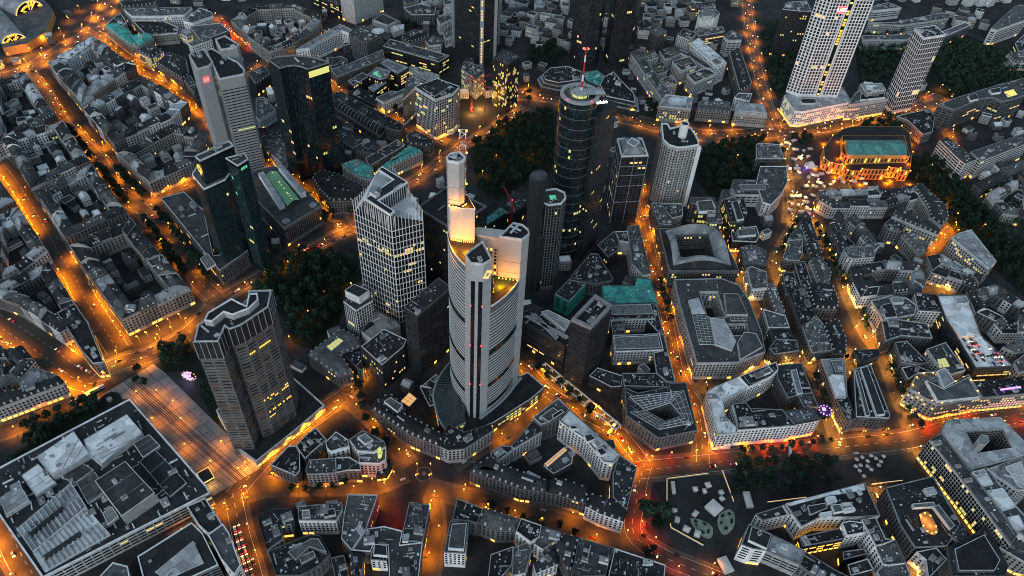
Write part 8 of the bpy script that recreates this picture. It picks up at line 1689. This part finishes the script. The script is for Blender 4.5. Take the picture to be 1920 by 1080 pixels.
# a queue of tail lights on the avenue at the bottom, and roof car park
for k, (x, y, h) in enumerate(along(STREETS[8][6], 6.5, 30)):
    if k < 16:
        for o_ in (-3.4, -.2): car(x-math.sin(h)*o_, y+math.cos(h)*o_, h+math.pi, 'queue on the avenue of red tail lights at the bottom', 1, 'tail light queue')
cp = PT(CARPARK); a, b, c_, d_ = cp
for i in range(9):
    for j in range(7):
        if rc.random() < .62: q = lerp(lerp(a,b,(i+.5)/9), lerp(d_,c_,(i+.5)/9), (j+.5)/7); car(q[0], q[1], math.atan2(c_[1]-b[1], c_[0]-b[0])+(math.pi if j % 2 else 0), 'on the department store roof deck', int(rc.random() < .3), 'roof car park', 24.4)
print('cars', NC)
# ------------------------------------------------------------------ stalls, kiosks and small things
def stall_mesh(k):
    mb = MB(); w, d = ((3.2,3.2),(4.6,3.2),(6.5,3.6))[k]
    for x in (-w/2+.2, w/2-.2):
        for y in (-d/2+.2, d/2-.2): mb.tube((x,y,0), (x,y,2.4), .06, 4, 1)
    p = [(-w/2,-d/2),(w/2,-d/2),(w/2,d/2),(-w/2,d/2)]; q = [(-w*.12,-d*.08),(w*.12,-d*.08),(w*.12,d*.08),(-w*.12,d*.08)]
    mb.sides(p, 2.2, 2.6); mb.loft(p, 2.6, q, 3.7); mb.poly(q, 3.7); mb.box((0, 0), (w*.8, .7), 0, 1, 0, 1)
    o = mb.build('market_stall', ['tent','metal_grey']); me = o.data; bpy.data.objects.remove(o); return me
mat('tent', (.62,.60,.57), .8, noise=.1, vary=.12)
SM = [stall_mesh(k) for k in range(3)]; rs = random.Random(6)
for i, q in enumerate(tp('stalls')):
    for j in range(2 if i % 2 else 1):
        x, y = q[0]+rs.uniform(-1,1)+j*10, q[1]+rs.uniform(-2,2)+j*6; k = rs.randrange(3)
        o = bpy.data.objects.new('market_stall', SM[k]); C.objects.link(o); o.location = (x, y, .4); o.rotation_euler = (0,0,rs.uniform(-.8,.8)); s = rs.uniform(1.0, 1.25); o.scale = (s,s,s)
        tag(o, '%s white market tent on the opera square' % ('small','oblong','long')[k], 'market stall', '%s market tents on the opera square' % ('small','oblong','long')[k])
    if i % 3 == 0: light('stall_light', (q[0], q[1]-3, 3.2), 900, (1,.55,.25))
t = tp('tent')[0]; o = thing('stage_tent', (*t, .4), 'white peaked stage tent glowing violet on the opera square', 'tent'); w = MB()
w.sides([(-6,-5),(6,-5),(6,5),(-6,5)], 3, 4); w.loft([(-6,-5),(6,-5),(6,5),(-6,5)], 4, [(-1,-1),(1,-1),(1,1),(-1,1)], 10); w.poly([(-1,-1),(1,-1),(1,1),(-1,1)], 10); w.build('canopy', ['tent'], o); light('stage_light', (-7, -4, 3), 2500, (.5,.2,1), o); light('stage_light', (0, 0, 2), 1500, (.6,.3,1), o)
w = MB()
for x in (-5.8, 5.8):
    for y in (-4.8, 4.8): w.tube((x,y,0), (x,y,3), .12, 5)
w.build('pole', ['metal_grey'], o)
# glowing currency sculpture beside the winged tower
e = tp('euro_sign')[0]; o = thing('light_sculpture', (*e, .3), 'glowing violet currency-sign sculpture ringed by yellow stars on the lawn', 'sculpture'); w = MB(); n = 14
for k in range(n):
    q0, q1 = math.radians(50+260*k/n), math.radians(50+260*(k+1)/n); w.tube((4.2*math.cos(q0), 0, 7+4.2*math.sin(q0)), (4.2*math.cos(q1), 0, 7+4.2*math.sin(q1)), .8, 6)
for z in (6.2, 7.9): w.tube((-5.6,0,z), (1.6,0,z), .55, 6)
w.build('currency_sign', ['lit_purple'], o); w = MB()
for k in range(12):
    q = k*math.pi/6; cx_, cz_ = 6*math.cos(q), 7+6*math.sin(q); w.face([(cx_+(1.1 if j % 2 == 0 else .45)*math.sin(j*math.pi/5), -.3, cz_+(1.1 if j % 2 == 0 else .45)*math.cos(j*math.pi/5)) for j in range(10)])
w.build('star', ['lit_warm'], o); w = MB(); w.box((0,0), (3,1.2), 0, 2.9); w.build('plinth', ['metal_grey'], o); light('sculpture_light', (0,-3,5), 1500, (.7,.55,1), o)
# round fountain on the circular square, lawn rotunda on the plaza
f = tp('fountain')[0]; o = thing('fountain', (*f, .3), 'round stone fountain basin on the circular square', 'fountain'); w = MB(); R_ = 7
ring = lambda r: [(r*math.cos(k*.2618), r*math.sin(k*.2618)) for k in range(24)]
w.sides(ring(R_), 0, .7); w.loft(ring(R_), .7, ring(R_-.8), .7); w.sides(ring(R_-.8), .3, .7, flip=True); w.prism(ring(1.6), 0, 2.2); w.build('basin', ['roof_m'], o); w = MB(); w.poly(ring(R_-.8), .5); w.build('water', ['wall_gl'], o)
f = tp('rotunda')[0]; o = thing('planter', (*f, .5), 'round green planter bed with a dark rim on the plaza corner', 'planter'); w = MB(); w.sides(ring(9), 0, .9); w.loft(ring(9), .9, ring(7.6), .9); w.build('rim_wall', ['roof_d'], o); w = MB(); w.poly(ring(7.6), .7); w.build('bed', ['lawn'], o); w = MB(); w.prism(ring(2.2), .7, 3.0); w.build('pedestal', ['roof_l'], o)
# pergola along the arcade street
pg = PT(PERGOLA); a, b = pg[0], pg[1]; o = thing('pergola', (*a, 0), 'long white-framed pergola with lit bays along the arcade street', 'pergola'); w = MB(); L = dist(a, b); r, n_ = edge_frame(a, b); N_ = int(L/9)
for k in range(N_+1):
    p0 = (r[0]*k*L/N_, r[1]*k*L/N_)
    for d in (0, 7):
        w.tube((p0[0]+n_[0]*d, p0[1]+n_[1]*d, 0), (p0[0]+n_[0]*d, p0[1]+n_[1]*d, 5), .3, 5)
    w.box((p0[0]+n_[0]*3.5, p0[1]+n_[1]*3.5), (1.3, 8), 5, 5.6, math.atan2(r[1], r[0]))
    if k < N_: light('bay_light', (p0[0]+r[0]*4+n_[0]*3.5, p0[1]+r[1]*4+n_[1]*3.5, 4), 700, (1,.5,.12), o)
for d in (0, 7): w.box((r[0]*L/2+n_[0]*d, r[1]*L/2+n_[1]*d), (L, 1.3), 5.05, 5.55, math.atan2(r[1], r[0]))
w.build('frame', ['metal_white'], o)
mat('flowerbed', (.20,.24,.18), .9, noise=.4, nscale=.4)
# market square: tents, lit low walls, flower islands, stone kiosk
for k, (q, lab, sz) in enumerate(zip(PT(KIOSKS), KLAB, KSZ)):
    o = thing('market_kiosk', (*q, .45), lab, 'kiosk'); w = MB(); a_ = .15*k
    hx, hy = sz[0]*.4, sz[1]*.4; p = [(-hx,-hy),(hx,-hy),(hx,hy),(-hx,hy)]; w.prism(inset(p,.4), 0, 2.6); w.build('body', ['wall_lt'], o); w = MB(); w.sides(p, 2.6, 3.0); w.loft(p, 3.0, [(x*.2,y*.2) for x, y in p], 4.0); w.poly([(x*.2,y*.2) for x, y in p], 4.0); w.build('awning', ['tent'], o); o.rotation_euler = (0,0,a_)
for k, pl in enumerate(LITWALLS):
    p = PT(pl); o = thing('lit_wall', (*p[0], .3), WLAB[k], 'low wall'); off = (*p[0], 0); w, l = MB(), MB()
    for i in range(len(p)-1):
        a, b = p[i], p[i+1]; ang = math.atan2(b[1]-a[1], b[0]-a[0]); w.box(lerp(a,b,.5), (dist(a,b), .9), 0, 1.0, ang); l.box(lerp(a,b,.5), (dist(a,b)*.97, .3), 1.02, 1.2, ang)
    w.build('wall_body', ['wall_lt'], o, off); l.build('light_strip', ['lit_warm'], o, off)
for k, pl in enumerate(FLOWER):
    p = smooth(PT(pl)+[PT(pl)[0]], 4)[:-1]; c = cen(p); o = thing('flower_island', (*c, .45), FLAB[k], 'planting bed'); w = MB(); w.prism(ccw(p), 0, .8); w.build('bed', ['flowerbed'], o, (*c, 0)); w = MB()
    for t in range(9): q = lerp(c, p[(t*5) % len(p)], .6); w.box(q, (1.6,1.6), .8, 2.2, t)
    w.build('shrub', ['leaf_a'], o, (*c, 0))
# purple drum, roof tube and corner sign tower accents
q = PT(DRUM)[0]; o = thing('glowing_drum', (*q, 22), 'violet glowing round glass drum on the department house corner', 'rooftop light'); w = MB(); w.prism(ring(6), 0, 5); w.build('drum_wall', ['wall_gl'], o); w = MB()
for k in range(0, 24, 2): w.box((5.2*math.cos(k*.2618), 5.2*math.sin(k*.2618)), (.9,.9), 5.1, 5.6)
w.box((-1,1), (3,3), 5.1, 6); w.build('violet_lamp', ['lit_purple'], o); light('drum_light', (0,0,9), 900, (.5,.2,1), o)
q0, q1 = PT(TUBE); o = thing('light_tube', (*q0, 22), 'long violet light tube on the store roof', 'rooftop light'); w = MB(); w.tube((0,0,2.5), (q1[0]-q0[0], q1[1]-q0[1], 2.5), .9, 8); w.build('tube', ['lit_purple'], o); w = MB()
for t in (.1, .5, .9): w.tube(((q1[0]-q0[0])*t, (q1[1]-q0[1])*t, 0), ((q1[0]-q0[0])*t, (q1[1]-q0[1])*t, 2), .2, 5)
w.build('stand', ['metal_grey'], o)
p = PT(CANOPY); c = cen(p); o = thing('roof_canopy', (*c, 24.3), 'big pale flat canopy above the roof car park', 'canopy'); w = MB(); w.prism(ccw(p), 4.2, 4.8); w.build('slab', ['roof_w'], o, (*c, 0)); w = MB()
for t in p: w.tube((*lerp(t, c, .08), 0), (*lerp(t, c, .08), 4.2), .3, 6)
w.build('post', ['metal_grey'], o, (*c, 0))
for t in (.3, .7): light('canopy_light', (0, (t-.5)*30, 3), 700, (1,.45,.12), o)
q = PT(DISC)[0]; o = thing('helipad', (*q, 34.3), 'round white helipad disc on stilts on the rounded grey office block', 'helipad'); w = MB(); w.prism(ring(9), 2, 2.6); w.build('deck', ['roof_w'], o); w = MB()
for k in range(0, 24, 4): w.tube((7*math.cos(k*.2618), 7*math.sin(k*.2618), 0), (7*math.cos(k*.2618), 7*math.sin(k*.2618), 2), .3, 5)
w.build('stilt', ['metal_grey'], o)
for x, y, pw, cl in PT3(GLOW): light('site_light', (x, y, 7), pw, (1, cl*.72, cl*cl*.2))
p = PT(OVAL); p = smooth(p+[p[0]], 5)[:-1]; c = cen(p); o = thing('roof_terrace', (*c, 19.4), 'oval amber-lit terrace garden on the dark flat office roof', 'terrace'); w = MB(); w.prism(ccw(p), 0, .5); w.build('deck', ['opera_stone'], o, (*c, 0)); w = MB()
for t in range(0, len(p), 3): w.box(lerp(p[t], c, .12), (.7,.7), .5, 1.3)
w.build('terrace_lamp', ['lamp_o'], o, (*c, 0))
for t in (.3, .6): q = lerp(p[0], p[len(p)//2], t); light('terrace_light', (q[0]-c[0], q[1]-c[1], 3), 800, (1,.4,.1), o)

# ------------------------------------------------------------------ cranes, underground entrance
for (q, H_, a_, lab) in zip(PT(CRANES), (48, 55, 42), (.6, 2.4, 1.9), ('red lattice tower crane beside the floodlit building site','second red tower crane right of the floodlit building site','thin red crane behind the tallest tower near the turquoise roof')):
    o = thing('tower_crane', (*q, 0), lab, 'crane'); w = MB()
    for k in range(int(H_/3)):
        z0, z1 = k*3, k*3+3; cr = ((-.8,-.8),(.8,-.8),(.8,.8),(-.8,.8))
        for i in range(4): p0, p1 = cr[i], cr[(i+1)%4]; w.tube((*p0,z0), (*p0,z1), .16, 4); w.tube((*p0,z0), (*p1,z1), .11, 4)
    w.build('mast', ['mast_red'], o); w = MB(); ca, sa = math.cos(a_), math.sin(a_); J = lambda u, z: (u*ca, u*sa, z)
    w.tube(J(-11,H_), J(30,H_), .35, 4); w.tube(J(-11,H_+1.2), J(30,H_+1.2), .22, 4)
    for k in range(14): w.tube(J(-11+k*3,H_), J(-9.5+k*3,H_+1.2), .12, 4)
    w.tube(J(0,H_+6), J(24,H_+1.2), .1, 4); w.tube(J(0,H_+6), J(-10,H_+1.2), .1, 4); w.tube(J(0,H_), J(0,H_+6), .3, 4); w.build('jib', ['mast_red'], o)
    w = MB(); w.box(J(-9,0)[:2], (3,1.6), H_-2.2, H_-.2, a_); w.build('counterweight', ['pipe'], o); w = MB(); w.box((1.4,0), (1.6,1.6), H_-2.6, H_-.4); w.build('cab', ['glass'], o); w = MB(); w.box((0,0), (1,1), H_+6, H_+7); w.build('warning_lamp', ['lit_red'], o)
q = PT(SUBWAY)[0]; o = thing('underground_entrance', (*q, .5), 'black roofed underground entrance with bright rim light on the plaza', 'kiosk'); o.rotation_euler = (0, 0, .72); w = MB(); p = [(-5,-6),(5,-6),(5,6),(-5,6)]
w.prism(inset(p, .5), 3.4, 4.0); w.build('roof', ['wall_dk'], o); w = MB(); w.sides(inset(p, 1), 0, 3.3); w.build('glass_wall', ['glass'], o); w = MB(); w.sides(p, 3.2, 4.1); w.sides(inset(p, .45), 3.2, 4.1, flip=True); w.loft(p, 4.1, inset(p, .45), 4.1); w.build('light_rim', ['lit_warm'], o); light('entrance_light', (0,-9,4), 1800, (1,.5,.12), o)
def parasol():
    mb = MB(); mb.tube((0,0,0), (0,0,2.5), .07, 5, 1); r1 = [(1.9*math.cos(k*.785), 1.9*math.sin(k*.785)) for k in range(8)]; r2 = [(.15*math.cos(k*.785), .15*math.sin(k*.785)) for k in range(8)]; mb.loft(r1, 2.3, r2, 3.1); mb.poly(r2, 3.1); mb.box((1.2,.6), (1,.7), .7, .78, 0, 1); mb.box((-1.1,-.5), (1,.7), .7, .78, 0, 1)
    o = mb.build('cafe_parasol', ['tent','metal_grey']); me = o.data; bpy.data.objects.remove(o); return me
PM = parasol()
for q in PT(PARASOLS): o = bpy.data.objects.new('cafe_parasol', PM); C.objects.link(o); o.location = (*q, .05); o.rotation_euler = (0, 0, q[0]); tag(o, 'small pale cafe parasol with two tables on the dark paving right of the tree grove', 'parasol', 'cafe parasols by the tree grove')
